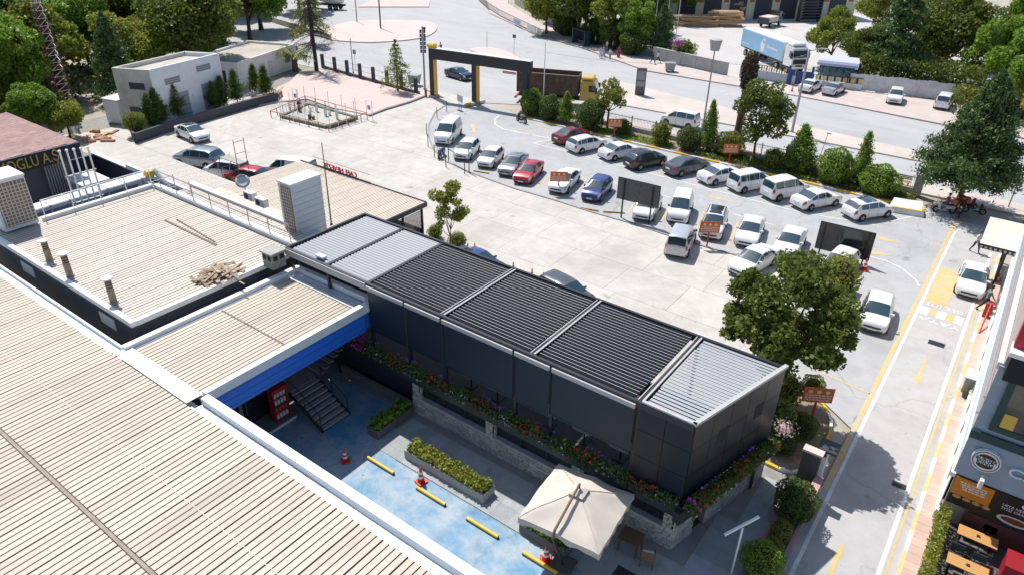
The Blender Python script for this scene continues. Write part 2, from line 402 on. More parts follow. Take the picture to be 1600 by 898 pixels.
# roundabout island
def smooth_poly(pts, n=6):
    out = []
    N = len(pts)
    for i in range(N):
        p0,p1,p2,p3 = (Vector(pts[(i+k-1) % N][:2]) for k in range(4))
        for t in range(n):
            t /= n
            out.append(tuple(.5*((2*p1)+(-p0+p2)*t+(2*p0-5*p1+4*p2-p3)*t*t+(-p0+3*p1-3*p2+p3)*t**3)))
    return out
isl = smooth_poly([G(*p) for p in ((505,60),(520,42),(560,34),(640,33),(676,37),(682,48),(660,60),(610,66),(560,67))])
b = MB(); b.prism(isl, -.05, .14); struct(b.build('roundabout_island', pink_pave))
isl2 = [G(*p)[:2] for p in ((560,12),(670,12),(672,2),(660,-8),(600,-8))]
b = MB(); b.prism(isl2, -.05, .14); struct(b.build('traffic_island', pink_pave))
isl3 = smooth_poly([G(*p) for p in ((735,80),(755,75),(785,79),(810,92),(800,97))])
b = MB(); b.prism(isl3, -.05, .13); struct(b.build('splitter_island', pink_pave))
# plaza
plz = [G(*p)[:2] for p in ((404,166),(440,142),(468,114),(500,110),(662,151),(640,160),(600,172),(577,181),(520,170),(480,156),(440,160))]
b = MB(); b.prism(plz, -.05, .12); struct(b.build('pink_plaza', pink_pave))
b = MB(); strip(b, [G(*p) for p in ((663,152),(640,161),(600,173),(577,182))], .3, 0, .2); struct(b.build('plaza_kerb', kerb_grey))
# planted verge between the far row and the fence
b = MB(); b.prism([(-47.2,66.3),(-6.0,66.3),(-6.0,69.5),(-47.8,69.9)], -.05, .10); struct(b.build('verge', soil))
b = MB()
for k in range(26):
    x = -47.2+k*1.6
    b.box(x, x+1.59, 66.12, 66.30, 0, .16, k % 2)
struct(b.build('painted_kerb', [yellow_paint, white_dirty]))
# planting bed by the maple
bed = [G(*p)[:2] for p in ((1212,668),(1262,706),(1290,702),(1310,668),(1310,640),(1285,620),(1262,590),(1215,590))]
bed = [(-5.9,27.9),(-3.9,27.9),(-3.35,29.4),(-3.2,31.6),(-3.7,33.4),(-5.3,34.8),(-7.6,34.8),(-7.6,28.2)]
b = MB(); b.prism(bed, -.05, .09); struct(b.build('planting_bed', soil))
b = MB()
edge = smooth_poly(bed, 3)
for i in range(len(edge)):
    strip(b, [edge[i], edge[(i+1) % len(edge)]], .14, 0, .15, i//2 % 2)
struct(b.build('bed_kerb', [yellow_paint, white_dirty]))

# courtyard floors
blue_floor = mat('blue_floor_paint', (.08,.24,.40), .6, var=.25, scale=1.2, dirt=(.38,.43,.46), dirt_amt=.9, dirt_scale=.55, bump=.2, bump_scale=20, lo=.38, hi=.60, spots=.6, crack=.35)
b = MB(); b.sheet([(-30,9),(-3,9),(-3,29),(-8.0,29),(-8.0,26),(-30,26)], -0.012); struct(b.build('courtyard_ground', mat('courtyard_concrete', (.26,.27,.28), .9, var=.15, scale=1)))
b = MB(); b.sheet([(-27.2,10),(-6.5,10),(-6.5,16.7),(-9.6,17.25),(-19.2,17.25),(-19.4,18.9),(-21.2,18.9),(-22,20.1),(-26.6,20.1),(-25.6,14.1)], 0.004); struct(b.build('blue_floor', blue_floor))
pale_slab = mat('courtyard_tile', (.34,.36,.37), .8, var=.14, scale=2.5, dirt=(.22,.24,.25), dirt_amt=.6, dirt_scale=.6, rand=.10, bump=.2, bump_scale=25)
tile = MB().prism([(-.437,-.437),(.437,-.437),(.437,.437),(-.437,.437)], 0, .03).mesh('paving_tile', pale_slab)
tp = MB(); tp.sheet([(-21,17.3),(-3,17.3),(-3,28),(-6,28),(-6,20.3),(-21,20.3)], -0.006); tiles = struct(tp.build('courtyard_paving', joint))
for i in range(21):
    for j in range(12):
        x = -20.2+i*.88; y = 17.75+j*.88
        if j > 2 and x < -6.0: continue
        if y > 20.0 and x < -6.4+(y-20.3)*.25+.45: continue
        put('paving_tile', tile, tiles, loc=(x,y,-.004))
# ------------------------------------------------------------------ corrugated roofs
sheet_a = mat('roof_sheet_beige', (.51,.44,.345), .6, var=.16, scale=.7, dirt=(.36,.31,.25), dirt_amt=.75, dirt_scale=.6, rand=.07, stretch=(1,.25,1), spots=.35)
sheet_w = mat('roof_sheet_pale', (.56,.50,.42), .6, var=.12, scale=.8, dirt=(.42,.36,.28), dirt_amt=.5, dirt_scale=.7, rand=.06, stretch=(1,.3,1), spots=.3)
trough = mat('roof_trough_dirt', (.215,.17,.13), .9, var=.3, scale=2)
def ribbed(width, length, pitch, depth=.045, tw=.048, name='roof_sheet', m=None):
    """sheet with ribs along y, top at z=0"""
    b = MB(); n = int(round(width/pitch)); pitch = width/n
    xs = []
    for i in range(n):
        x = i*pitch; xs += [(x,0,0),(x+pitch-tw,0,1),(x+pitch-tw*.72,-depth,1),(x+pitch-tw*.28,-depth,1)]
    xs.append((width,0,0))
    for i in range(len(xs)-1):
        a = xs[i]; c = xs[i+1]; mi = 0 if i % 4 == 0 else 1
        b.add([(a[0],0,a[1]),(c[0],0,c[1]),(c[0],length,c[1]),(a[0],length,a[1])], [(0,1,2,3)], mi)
    b.add([(0,0,0),(width,0,0),(width,0,-.06),(0,0,-.06)], [(3,2,1,0)]); b.add([(0,length,0),(width,length,0),(width,length,-.06),(0,length,-.06)], [(0,1,2,3)])
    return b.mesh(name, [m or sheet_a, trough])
flash = mat('crumpled_flashing', (.62,.66,.70), .35, metal=.25, var=.12, scale=3, bump=.6, bump_scale=3)
coping = mat('white_coping', (.80,.79,.77), .45, var=.05, scale=2, dirt=(.55,.5,.45), dirt_amt=.4, dirt_scale=1.5)

# --- foreground hall
hall = thing('market_hall', 'large hall in the foreground under a beige corrugated roof with white gutter', 'building', (-26,4,0))
b = MB(); b.box(-47,-6.2,-6,10.9,0,5.2); b.build('wall', white_dirty, hall, world=True)
sh = ribbed(1.08, 5.06, .27)
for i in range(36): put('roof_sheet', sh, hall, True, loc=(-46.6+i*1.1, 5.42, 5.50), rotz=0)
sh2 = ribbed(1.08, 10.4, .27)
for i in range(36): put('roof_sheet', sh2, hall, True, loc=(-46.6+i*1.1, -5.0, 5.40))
b = MB(); b.box(-47,-6.3,5.28,5.40,5.36,5.47); b.build('roof_step_shade', mat('roof_step_shade', (.30,.25,.19), .8, var=.3, scale=3), hall, world=True)  # strip along the step, its brown paints the shadow of the lap
for yy in (7.6,):
    b = MB(); b.box(-47,-6.4,yy,yy+.025,5.501,5.507); b.build('screw_line', mat('screw_line',(.52,.46,.38),.5), hall, world=True)
b = MB()
for u0, u1 in ((-47,-29.5),(-23.4,-6.2)):
    b.box(u0,u1,10.48,10.56,5.30,5.47); b.box(u0,u1,10.56,10.98,5.22,5.30); 
b.build('gutter', flash, hall, world=True)
n = 8
pc = MB().box(-.98,.98,0,.36,0,.30).mesh('parapet_cap', coping)
for i in range(9): put('parapet_cap', pc, hall, True, loc=(-22.42+i*1.97,10.98,5.32))
pc2 = MB().box(-.98,.98,0,.10,0,.22).mesh('gutter_lip', coping)
for i in range(9): put('gutter_lip', pc2, hall, True, loc=(-46+i*1.97,10.98,5.26))
vs_ = ribbed(.30, 5.6, .27, m=sheet_w)
b = MB(); b.box(-29.3,-23.7,10.52,11.25,5.512,5.525); b.build('valley_flashing', mat('valley_flashing', (.74,.73,.70), .5, var=.1, scale=2), hall, world=True)

# --- blue-edged canopy joined to the hall
can = thing('blue_fascia_canopy', 'corrugated canopy roof with white rim and bright blue fascia over the entrance', 'canopy', (-26.4,15.8,0))
sh3 = ribbed(1.02, 8.4, .255)
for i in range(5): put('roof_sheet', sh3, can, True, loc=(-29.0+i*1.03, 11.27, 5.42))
b = MB(); b.box(-29.2,-23.8,19.75,20.4,5.25,5.40); b.box(-23.85,-23.72,11.2,20.4,5.3,5.45); b.box(-29.2,-29.02,11.2,20.4,5.35,5.46); b.build('inner_flashing', flash, can, world=True)
b = MB(); b.box(-28.9,-24,15.6,15.68,5.425,5.44); b.build('cross_seam', trough, can, world=True)
# rim as rounded ring
def rim_pts():
    P = [(-29.3,11.0),(-29.3,20.6)]
    for k in range(7):
        t = math.pi/2-k*math.pi/12; P.append((-24.2+.6*math.cos(t), 20.1+.6*math.sin(t)))
    P += [(-23.6,11.3)]
    return P
b = MB(); strip(b, rim_pts(), .30, 5.20, 5.66); b.build('rim', coping, can, world=True)
blue = mat('blue_fascia', (.025,.17,.68), .4, var=.06, scale=2)
fas = MB().box(-.03,.03,11.4,20.0,0,.17).mesh('fascia_board', blue)
for k in range(6): put('fascia_board', fas, can, True, loc=(-23.58-.012*(k % 2),0,4.13+k*.178))
b = MB(); b.box(-29.2,-23.7,11.2,20.3,5.05,5.2); b.build('soffit', mat('soffit', (.12,.13,.14), .7), can, world=True)
b = MB(); b.box(-29.25,-23.75,20.2,20.45,4.1,5.2); b.build('fascia_end', blue, can, world=True)

# --- raised roof block
rb = thing('raised_roof_block', 'navy walled block with a raised pale corrugated roof beside the hall', 'building', (-37.5,16.5,0))
b = MB(); b.box(-46,-30.2,11.95,21.6,0,5.9); b.build('wall', navy, rb, world=True)
sh4 = ribbed(1.0, 9.1, .25, m=sheet_w)
for i in range(15): put('roof_sheet', sh4, rb, True, loc=(-45.6+i*1.02, 12.2, 6.02))
b = MB(); b.box(-46.05,-30.1,11.86,12.12,5.86,6.12); b.build('parapet_cap', coping, rb, world=True)
b = MB(); b.box(-30.32,-30.06,12.12,21.4,5.86,6.12); b.build('parapet_cap', coping, rb, world=True)
b = MB(); b.box(-44.7,-30.3,21.42,21.75,5.86,6.25); b.build('far_curb', coping, rb, world=True)
b = MB(); b.box(-45.0,-44.75,14.6,21.4,5.86,6.25); b.build('far_curb', coping, rb, world=True)
# porthole-like windows on the wall toward the hall
for x0 in (-41.8,-33.4):
    b = MB(); b.box(x0,x0+1.4,11.90,11.96,4.9,5.5); w = b.build('window', white_dirty, rb, world=True)
    b = MB(); b.box(x0+.1,x0+1.3,11.87,11.93,4.98,5.42); b.build('pane', glass, w, world=True).location = -rb.location
def railing(name, label, pts, h, m, z, npost, rails=(1.0,), r=.03, cat='railing'):
    t = thing(name, label, cat, (pts[0][0],pts[0][1],z))
    L = [Vector((p[0],p[1],z)) for p in pts]
    for i in range(len(L)-1):
        for q in rails:
            b = MB(); b.tube(L[i]+Vector((0,0,h*q)), L[i+1]+Vector((0,0,h*q)), r, n=6, ); b.build('rail', m, t, world=True)
        for k in range(npost+1):
            if i > 0 and k == 0: continue
            p = L[i].lerp(L[i+1], k/npost); b = MB(); b.tube(p, p+Vector((0,0,h)), r, n=6); b.build('post', m, t, world=True)
    return t
railing('roof_railing', 'grey tube railing along the far right edge of the raised roof', [(-44.2,21.6),(-31.0,21.6)], 1.0, grey_metal, 6.25, 7, (1.0,.5))
railing('roof_railing', 'white railing along the left edge of the raised roof near the pipes', [(-44.88,14.8),(-44.88,21.4)], 1.0, white_paint, 6.25, 4, (1.0,))
# lower roof strip beyond the raised roof
lr = thing('lower_roof', 'low pale roof strip with white fascia between raised roof and car yard', 'building', (-40,24,0))
b = MB(); b.box(-47,-30.0,21.8,26.4,0,3.85); b.build('wall', navy, lr, world=True)
sh5 = ribbed(1.0, 2.9, .25, m=sheet_w)
for i in range(14): put('roof_sheet', sh5, lr, True, loc=(-46.4+i*1.02, 21.9, 4.6))
b = MB(); b.box(-46.6,-31.8,21.82,24.9,4.0,4.53); b.build('roof_base', navy, lr, world=True)
b = MB(); b.box(-46.8,-36.0,24.9,25.3,4.2,4.78); b.build('white_fascia', coping, lr, world=True)
b = MB(); b.box(-36,-30.2,24.95,26.4,3.86,3.98); b.build('flat_roof', mat('grey_membrane', (.45,.44,.42), .8, var=.15, scale=2), lr, world=True)
# beige tiled lean-to roof
lt = thing('lean_to_roof', 'beige lean-to roof of small tiles in front of the parked blue car', 'roof', (-48,28,0))
b = MB(); b.box(-58.4,-38.5,26.7,29.2,0,2.85); b.build('wall', navy, lt, world=True)
sh6 = ribbed(1.0, 3.2, .2, depth=.04, tw=.05, m=mat('lean_to_sheet', (.63,.57,.50), .7, var=.12, scale=5, dirt=(.42,.36,.30), dirt_amt=.5, dirt_scale=.8))
for i in range(20): 
    o = put('roof_sheet', sh6, lt, True, loc=(-58.8+i*1.02, 26.4, 3.05)); o.rotation_euler = (R(-2.5),0,0)
b = MB(); b.box(-58.5,-38.4,26.15,26.42,2.8,3.12); b.build('white_fascia', coping, lt, world=True)

# --- cooling units
grille_m = mat('grille_brown', (.20,.15,.11), .7); grille_w = mat('grille_bar', (.55,.48,.40), .6)
def cooler(name, label, x0, x1, y0, y1, z0, z1, face):
    if face: return cooler_u(name, label, x0, x1, y0, y1, z0, z1)
    t = thing(name, label, 'cooling unit', ((x0+x1)/2,(y0+y1)/2,z0))
    b = MB(); b.box(x0,x1,y0,y1,z0,z1-.08); b.build('casing', mat('cooler_casing', (.66,.70,.74), .45, var=.06, scale=2), t, world=True)
    b = MB(); b.cbox(x0-.05,x1+.05,y0-.05,y1+.05,z1-.08,z1+.06,.03); b.build('lid', white_paint, t, world=True)
    for k in range(8):
        z = z0+.3+k*(z1-z0-.5)/8
        b = MB(); b.box(x1,x1+.012,y0+.05,y1-.05,z,z+.02); b.build('casing_joint', grey_metal, t, world=True)
    b = MB(); b.box(x0+.22,x1-.08,y0-.03,y0,z0+.15,z1-.25); g = b.build('grille', grille_m, t, world=True)
    n = int((z1-z0)/.22); w = x1-x0
    b = MB()
    for k in range(n): b.box(x0+.22,x1-.08,y0-.055,y0-.03,z0+.2+k*.21,z0+.26+k*.21)
    for k in range(5): b.box(x0+.24+k*(w-.34)/4.5,x0+.30+k*(w-.34)/4.5,y0-.06,y0-.031,z0+.16,z1-.26)
    b.build('grille_bars', grille_w, g, world=True)
    return t
cooler('cooling_unit', 'tall white cooling unit with brown grille behind the dark pergola', -35.75,-34.5,24.6,26.9,4.0,7.75,0)
def cooler_u(name, label, x0, x1, y0, y1, z0, z1):
    t = thing(name, label, 'cooling unit', ((x0+x1)/2,(y0+y1)/2,z0))
    b = MB(); b.box(x0,x1,y0,y1,z0,z1-.08); b.build('casing', MATS['cooler_casing'], t, world=True)
    b = MB(); b.cbox(x0-.05,x1+.05,y0-.05,y1+.05,z1-.08,z1+.06,.03); b.build('lid', white_paint, t, world=True)
    b = MB(); b.box(x1,x1+.03,y0+.12,y1-.06,z0+.2,z1-.22); g = b.build('grille', grille_m, t, world=True)
    b = MB(); n = int((z1-z0-.4)/.2)
    for k in range(n): b.box(x1+.03,x1+.055,y0+.12,y1-.06,z0+.26+k*.2,z0+.32+k*.2)
    for k in range(8): b.box(x1+.031,x1+.06,y0+.16+k*(y1-y0-.25)/8,y0+.21+k*(y1-y0-.25)/8,z0+.21,z1-.23)
    b.build('grille_bars', grille_w, g, world=True); return t
cooler('cooling_unit', 'white cooling unit with brown grille at the left picture edge', -46.4,-44.55,12.5,14.3,6.15,9.1,1)
# --- chimneys on the raised roof
for i, (px, py, h, lab) in enumerate(((78,407,1.25,'leftmost of the three short metal chimneys on the raised roof'),(110,432,1.4,'middle short metal chimney on the raised roof'),(178,472,1.4,'rusty short chimney nearest the hall on the raised roof'))):
    p = G(px,py,6.02); t = thing('roof_chimney', lab, 'chimney', p, group='chimneys on the raised roof')
    b = MB(); b.lathe((0,0,0), [(.17,0),(.16,h*.45),(.18,h*.46),(.18,h*.5),(.15,h*.52),(.15,h*.9)], 14); b.build('flue', mat('rusty_flue', (.33,.27,.20), .6, metal=.3, var=.35, scale=6, dirt=(.10,.07,.05), dirt_amt=.9, dirt_scale=4), t, smooth=False)
    for k in range(3): 
        b = MB(); b.lathe((0,0,h*(.58+.1*k)), [(.156,0),(.156,.06)], 14); b.build('band', black_metal, t)
    b = MB(); b.lathe((0,0,h*.93), [(.02,.14),(.27,.03),(.28,0),(.02,0)][::-1], 16); b.build('cap', white_dirty, t)
    b = MB(); b.lathe((0,0,-.04), [(.26,0),(.2,.1)], 12); b.build('base_collar', grey_metal, t)
# box vent
p = G(430,415,6.02)
t = thing('roof_vent_box', 'weathered box vent with openings at the corner of the raised roof', 'vent', p)
b = MB(); b.cbox(-.42,.42,-.42,.42,0,.85,.03); b.build('box', mat('weathered_box', (.26,.24,.20), .8, var=.3, scale=4), t)
b = MB(); b.cbox(-.5,.5,-.5,.5,.85,.95,.02); b.build('lid', mat('vent_lid', (.36,.35,.32), .7, var=.2, scale=3), t)
for a in (-.2,.2):
    b = MB(); b.box(a-.12,a+.12,-.435,-.42,.5,.75); b.build('opening', rubber, t)
    b = MB(); b.box(.42,.435,a-.12,a+.12,.5,.75); b.build('opening', rubber, t)
# plank heap and loose laths
heap = thing('plank_heap', 'heap of broken boards and laths on the raised roof', 'wood pile', G(340,432,6.03))
rr = random.Random(3)
for k in range(46):
    L = rr.uniform(.5,1.5); b = MB(); b.box(-L/2,L/2,-.05*rr.uniform(.6,2.4),.05*rr.uniform(.6,2.4),0,.03)
    o = b.build('board', wood, heap); a = rr.gauss(0,.55); d = rr.gauss(0,.40)
    o.location = (d+.1, a, .03+.34*math.exp(-(a*a+d*d)*1.3)*rr.uniform(.3,1)); o.rotation_euler = (rr.uniform(-.2,.2),rr.uniform(-.22,.22),rr.uniform(0,6.3))
for k,(a,c,lab) in enumerate((((258,344),(338,383),'long dark lath lying on the raised roof'),((276,343),(336,378),'thinner lath beside the long one on the raised roof'))):
    p = G(*a,6.05); q = G(*c,6.05); b = MB(); b.beam(p,q,.12-.05*k,.05); tag(b.build('roof_lath', mat('old_lath', (.22,.17,.13), .8, var=.2, scale=4)), lab, 'lath')

# ------------------------------------------------------------------ pergola restaurant
RU = [-29.5,-26.5,-23.5,-18.65,-13.65,-8.6]; VF, VB, ZT = 20.28, 25.9, 6.8
E0 = Vector((-6.34,20.28,0)); E1 = Vector((-4.88,25.9,0))
rest = thing('pergola_restaurant', 'dark two-storey restaurant with louvred pergola roof, screens and flower troughs', 'restaurant', (-17,23,0))
dk = mat('pergola_frame', (.022,.026,.032), .4, spec=.5)
b = MB(); b.prism([(-29.4,21.3),(-6.4,21.3),(-5.3,25.6),(-29.4,25.6)], .02, .06); b.build('ground_floor', mat('dark_interior_floor', (.05,.045,.04), .6), rest, world=True)
b = MB(); b.prism([(-26.3,20.45),(-6.45,20.45),(-5.0,25.8),(-29.4,25.8),(-29.4,21.6),(-26.3,21.6)], 2.42, 2.62); b.build('upper_floor', mat('terrace_boards', (.06,.048,.04), .6, var=.2, scale=4), rest, world=True)
b = MB(); b.box(-29.4,-5.05,25.82,25.95,0,3.4); b.build('rear_wall', navy, rest, world=True)
b = MB(); b.box(-29.45,-29.3,20.75,25.8,0,6.5); b.build('side_wall_sun_block', navy, rest, world=True)  # upper and front part added to keep sun off the stair; end is open
# stone plinth wall, each stone a piece
def stone_wall(p, q, z0, z1, th, seed, sw=.44, sh=.155, pill=False):
    p = Vector((*p,0)); q = Vector((*q,0)); d = (q-p); L = d.length; d.normalize(); n = Vector((d.y,-d.x,0)); ang = math.atan2(d.y,d.x)
    m = MB(); m.prism([(p).xy[:], (q).xy[:], (q-n*th).xy[:], (p-n*th).xy[:]], z0, z1)
    w = m.build('stone_pillar' if pill else 'stone_wall', mat('mortar', (.24,.23,.21), .9), rest, world=True)
    rs = random.Random(seed); rows = max(1,int((z1-z0)/sh))
    for r in range(rows):
        x = 0
        while x < L-.05:
            s = min(rs.uniform(.6,1.35)*sw, L-x)
            if s < .08: break
            hgt = (z1-z0)/rows
            key = round(s,1); k3 = ('stone', key, rs.randrange(3))
            if k3 not in STONES:
                e = [rs.uniform(.0,.03) for _ in range(4)]
                ss = key; y1 = rs.uniform(.025,.06)
                mb = MB(); mb.add([(0.01,0,.008),(ss-.01,0,.008),(ss-.01,0,hgt-.008),(.01,0,hgt-.008),(.02+e[0],-y1,.02),(ss-.02-e[1],-y1*rs.uniform(.6,1),.02),(ss-.02-e[2],-y1*rs.uniform(.7,1),hgt-.02),(.02+e[3],-y1,hgt-.02)],
                    [(4,5,6,7),(0,1,5,4),(1,2,6,5),(2,3,7,6),(3,0,4,7)])
                STONES[k3] = mb.mesh('stone', stone)
            o = put('stone', STONES[k3], w); c = p+d*x+n*.0
            o.location = (c.x, c.y, z0+r*hgt); o.rotation_euler = (0,0,ang); o.scale = (s/key if key > 0 else 1,1,1)
            x += s
    return w
STONES = {}
for i in range(len(((-20.9,-16.15),(-15.7,-11.4),(-10.95,-7.0)))):
    pass
stone_wall((-21.0,20.42),(-6.5,20.42),0,1.05,.22,1)
cap = mat('stone_sill', (.42,.41,.39), .8, var=.1, scale=3)
for u0,u1 in ((-20.4,-16.2),(-15.7,-11.4),(-10.9,-7.0)):
    b = MB(); b.box(u0,u1,20.34,20.72,1.05,1.13); b.build('sill', cap, rest, world=True)
for u in (-20.65,-15.95,-11.15,-6.75):
    stone_wall((u-.24,20.38),(u+.24,20.38),1.05,2.3,.3,int(u*10),.24,.15,True)
    stone_wall((u+.24,20.38),(u+.24,20.68),1.05,2.3,.3,int(u*7),.3,.15,True)
for u0,u1 in ((-20.38,-16.2),(-15.68,-11.4),(-10.88,-7.0)):
    w = u1-u0
    fr = MB(); 
    for k in range(4): fr.box(u0+w*k/3-.05,u0+w*k/3+.05,20.58,20.68,1.14,2.3)
    fr.box(u0,u1,20.57,20.69,2.2,2.3); f = fr.build('window_frame', dk, rest, world=True)
    for k in range(3):
        b = MB(); b.box(u0+w*k/3+.06,u0+w*(k+1)/3-.06,20.62,20.64,1.14,2.2); b.build('pane', glass, f, world=True)
# warm tan roller blinds in some of the windows
for u0,u1 in ((-14.1,-12.9),(-10.8,-9.6),(-9.4,-8.3)):
    b = MB(); b.box(u0,u1,20.60,20.615,1.75,2.2); b.build('roller_blind', mat('roller_blind', (.42,.30,.20), .8), rest, world=True)
b = MB(); b.box(-29.3,-21.0,20.9,21.05,0,2.42); b.build('stair_back_wall', navy, rest, world=True)
b = MB(); b.box(-26.6,-21.0,20.4,20.6,.0,.45); b.build('low_wall', mat('render_grey', (.2,.2,.2), .8), rest, world=True)
# front flower trough
trough_m = mat('trough_metal', (.028,.033,.042), .45)
def trough_box(p, q, w, z0, z1):
    p = Vector((*p,0)); q = Vector((*q,0)); d = (q-p).normalized(); n = Vector((d.y,-d.x,0))
    m = MB()
    o0,o1,i0,i1 = p+n*w, q+n*w, p, q
    m.prism([o0.xy[:],o1.xy[:],(o1-n*.04).xy[:],(o0-n*.04).xy[:]], z0, z1); m.prism([(i0+n*.04).xy[:],(i1+n*.04).xy[:],i1.xy[:],i0.xy[:]], z0, z1-.005)
    m.prism([(o0-n*.04).xy[:],(o1-n*.04).xy[:],(i1+n*.04).xy[:],(i0+n*.04).xy[:]], z0+.01, z1-.12)
    return m
trough_box((-25.8,20.32),(-6.2,20.32),.34,2.32,2.95).build('flower_trough', trough_m, rest, world=True)
dE = (E1-E0).normalized(); nE = Vector((dE.y,-dE.x,0))
pe0 = E0+nE*.03-dE*.5; pe1 = E1+nE*.03+dE*.4
trough_box(pe0.xy[:], pe1.xy[:], .36, 2.315, 2.945).build('flower_trough', trough_m, rest, world=True)
# lower end walls
stone_wall((-6.5,20.42),(-6.16,21.75),0,1.25,.25,5)
stone_wall((-5.98,22.55),(-4.95,26.9),0,2.25,.25,6,.5,.17)
b = MB(); b.prism([(-6.95,21.0),(-6.65,21.0),(-5.5,25.7),(-5.8,25.7)], .05, 2.3); b.build('end_wall', navy, rest, world=True)
b = MB(); b.prism([(-6.35,20.7),(-6.1,21.7),(-6.2,21.72),(-6.45,20.7)], 1.3, 2.2); b.build('end_window', glass, rest, world=True)
# posts
for u in (-29.42,-26.5,-23.5,-20.9,-18.6,-14.5,-12.6,-8.66):
    b = MB(); b.box(u-.07,u+.07,20.33,20.47,2.62 if u > -24 else 0,6.6); b.build('post', dk, rest, world=True)
for u in RU:
    b = MB(); b.box(u-.07,u+.07,25.70,25.82,2.62,6.6); b.build('post', dk, rest, world=True)
# roof frame
b = MB(); b.box(-29.62,-6.36,20.20,20.34,6.56,6.84); b.build('front_beam', dk, rest, world=True)
b = MB(); b.box(-29.62,-4.95,25.84,25.98,6.56,6.84); b.build('rear_beam', dk, rest, world=True)
b = MB(); b.box(-29.66,-29.50,20.34,25.84,6.56,6.86); b.build('end_beam', dk, rest, world=True)
bright_edge = mat('aluminium_rail', (.46,.45,.44), .4, var=.06, scale=2)
for i, u in enumerate((-26.5,-23.5,-18.65,-13.65,-8.6)):
    b = MB(); b.box(u-.09,u+.09,20.34,25.84,6.58,6.79); bm_ = b.build('cross_beam', dk, rest, world=True)
    if i >= 2:
        b = MB(); b.box(u+.04,u+.12,20.36,25.82,6.80,6.85); b.build('cap_rail', bright_edge, bm_, world=True)
        b = MB(); b.box(u-.14,u-.10,20.36,25.82,6.79,6.83); b.build('cap_rail', bright_edge, bm_, world=True)
b = MB(); b.box(-29.6,-23.5,20.14,20.20,6.45,6.80); b.build('front_gutter', mat('grey_gutter', (.40,.41,.41), .5, var=.05, scale=2), rest, world=True)
# louvre slats
blade_d = mat('louvre_dark', (.008,.010,.014), .75, spec=.12); blade_lit_edge = mat('louvre_lit_edge', (.34,.37,.40), .5)  # pale strip paints the light caught by the upper slat edges
blade_g = mat('louvre_grey', (.16,.175,.19), .6, var=.05, scale=1, rand=.03); blade_w = mat('louvre_white', (.34,.36,.38), .5, rand=.02); blade_h = mat('louvre_grey_lit', (.32,.34,.36), .6)  # paler strip on the grey slats paints their shading stripes
def slat_mesh(name, L, w, tilt, mats, th=.028, edge=.03):
    c, s_ = math.cos(tilt), math.sin(tilt)
    def P(a, h, x): return (x, a*c-h*s_, a*s_+h*c)
    b = MB()
    for a0,a1,mi in ((-w/2,w/2-edge,0),(w/2-edge,w/2,1)):
        b.add([P(a0,0,0),P(a1,0,0),P(a1,th,0),P(a0,th,0),P(a0,0,L),P(a1,0,L),P(a1,th,L),P(a0,th,L)],
              [(0,1,2,3),(7,6,5,4),(0,4,5,1),(1,5,6,2),(2,6,7,3),(3,7,4,0)], mi)
    return b.mesh(name, mats)
N = 25; dv = (VB-VF-.22)/N
md = slat_mesh('slat', 4.85-.24, .27, R(24), [blade_d, blade_lit_edge], .018, .016)
for i in (2,3,4):
    for k in range(N): put('slat', md, rest, True, loc=(RU[i]+.12, VF+.17+(k+.5)*dv, 6.70))
mg = slat_mesh('slat', 3.0-.22, .275, R(18), [blade_g, blade_h], .022, .09)
for i in (0,1):
    for k in range(N): put('slat', mg, rest, True, loc=(RU[i]+.11, VF+.17+(k+.5)*dv, 6.69))
for k in range(N):
    y = VF+.17+(k+.5)*dv; x1 = E0.x+(E1.x-E0.x)*(y-E0.y)/(E1.y-E0.y)-.18
    m_ = slat_mesh('slat', x1-(RU[5]+.2), .135, R(6), [blade_w, blade_w])
    put('slat', m_, rest, True, loc=(RU[5]+.2, y, 6.72))
b = MB(); b.box(-29.45,-6.5,20.34,20.50,6.60,6.63); b.box(-29.45,-5.1,25.72,25.84,6.60,6.63); b.build('sun_leak_filler', dk, rest, world=True)  # strips added to stop sun leaking between beams and outer slats
# roof pieces seen on the grey louvres
b = MB(); b.cbox(-27.6,-27.0,20.55,20.85,6.78,6.93,.03); b.build('roof_sensor', white_paint, rest, world=True)
# screens
screen_m = mat('screen_fabric', (.012,.021,.034), .55, var=.06, scale=2, rand=.08)
for u0,u1,zb in ((-23.4,-20.98,4.2),(-20.82,-18.68,4.2),(-18.5,-14.58,4.15),(-14.42,-12.68,4.1),(-12.52,-8.74,4.25)):
    b = MB(); b.box(u0,u1,20.215,20.23,zb,6.52); s_ = b.build('roller_screen', screen_m, rest, world=True)
    b = MB(); b.box(u0-.02,u1+.02,20.10,20.196,6.52,6.72); b.build('screen_cassette', bright_edge, s_, world=True)
    b = MB(); b.box(u0,u1,20.195,20.245,zb-.05,zb); b.build('bottom_bar', dk, s_, world=True)
# solid corner panels
for c in range(2):
    for r in range(3):
        u0 = -8.58+c*1.13; z0 = 2.96+r*1.29
        b = MB(); b.box(u0+.01,u0+1.12,20.235,20.28,z0+.01,z0+1.28 if r < 2 else 6.79); b.build('wall_panel', navy_panel, rest, world=True)
b = MB(); b.box(-8.6,-6.36,20.285,20.33,2.9,6.79); b.build('wall_backing', dk, rest, world=True)
Le = (E1-E0).length
ang_e = math.atan2(dE.y,dE.x)
def endbox(a0,a1,o0,o1,z0,z1,name,m,par):
    pts = [(E0+dE*a0+nE*o0),(E0+dE*a1+nE*o0),(E0+dE*a1+nE*o1),(E0+dE*a0+nE*o1)]
    mb = MB(); mb.prism([p.xy[:] for p in pts], z0, z1); return mb.build(name, m, par, world=True)
endbox(0.02,Le,-.08,-.03,2.9,6.7,'wall_backing',dk,rest)
win = {1:(1.2,5.15), 3:(3.9,5.15)}
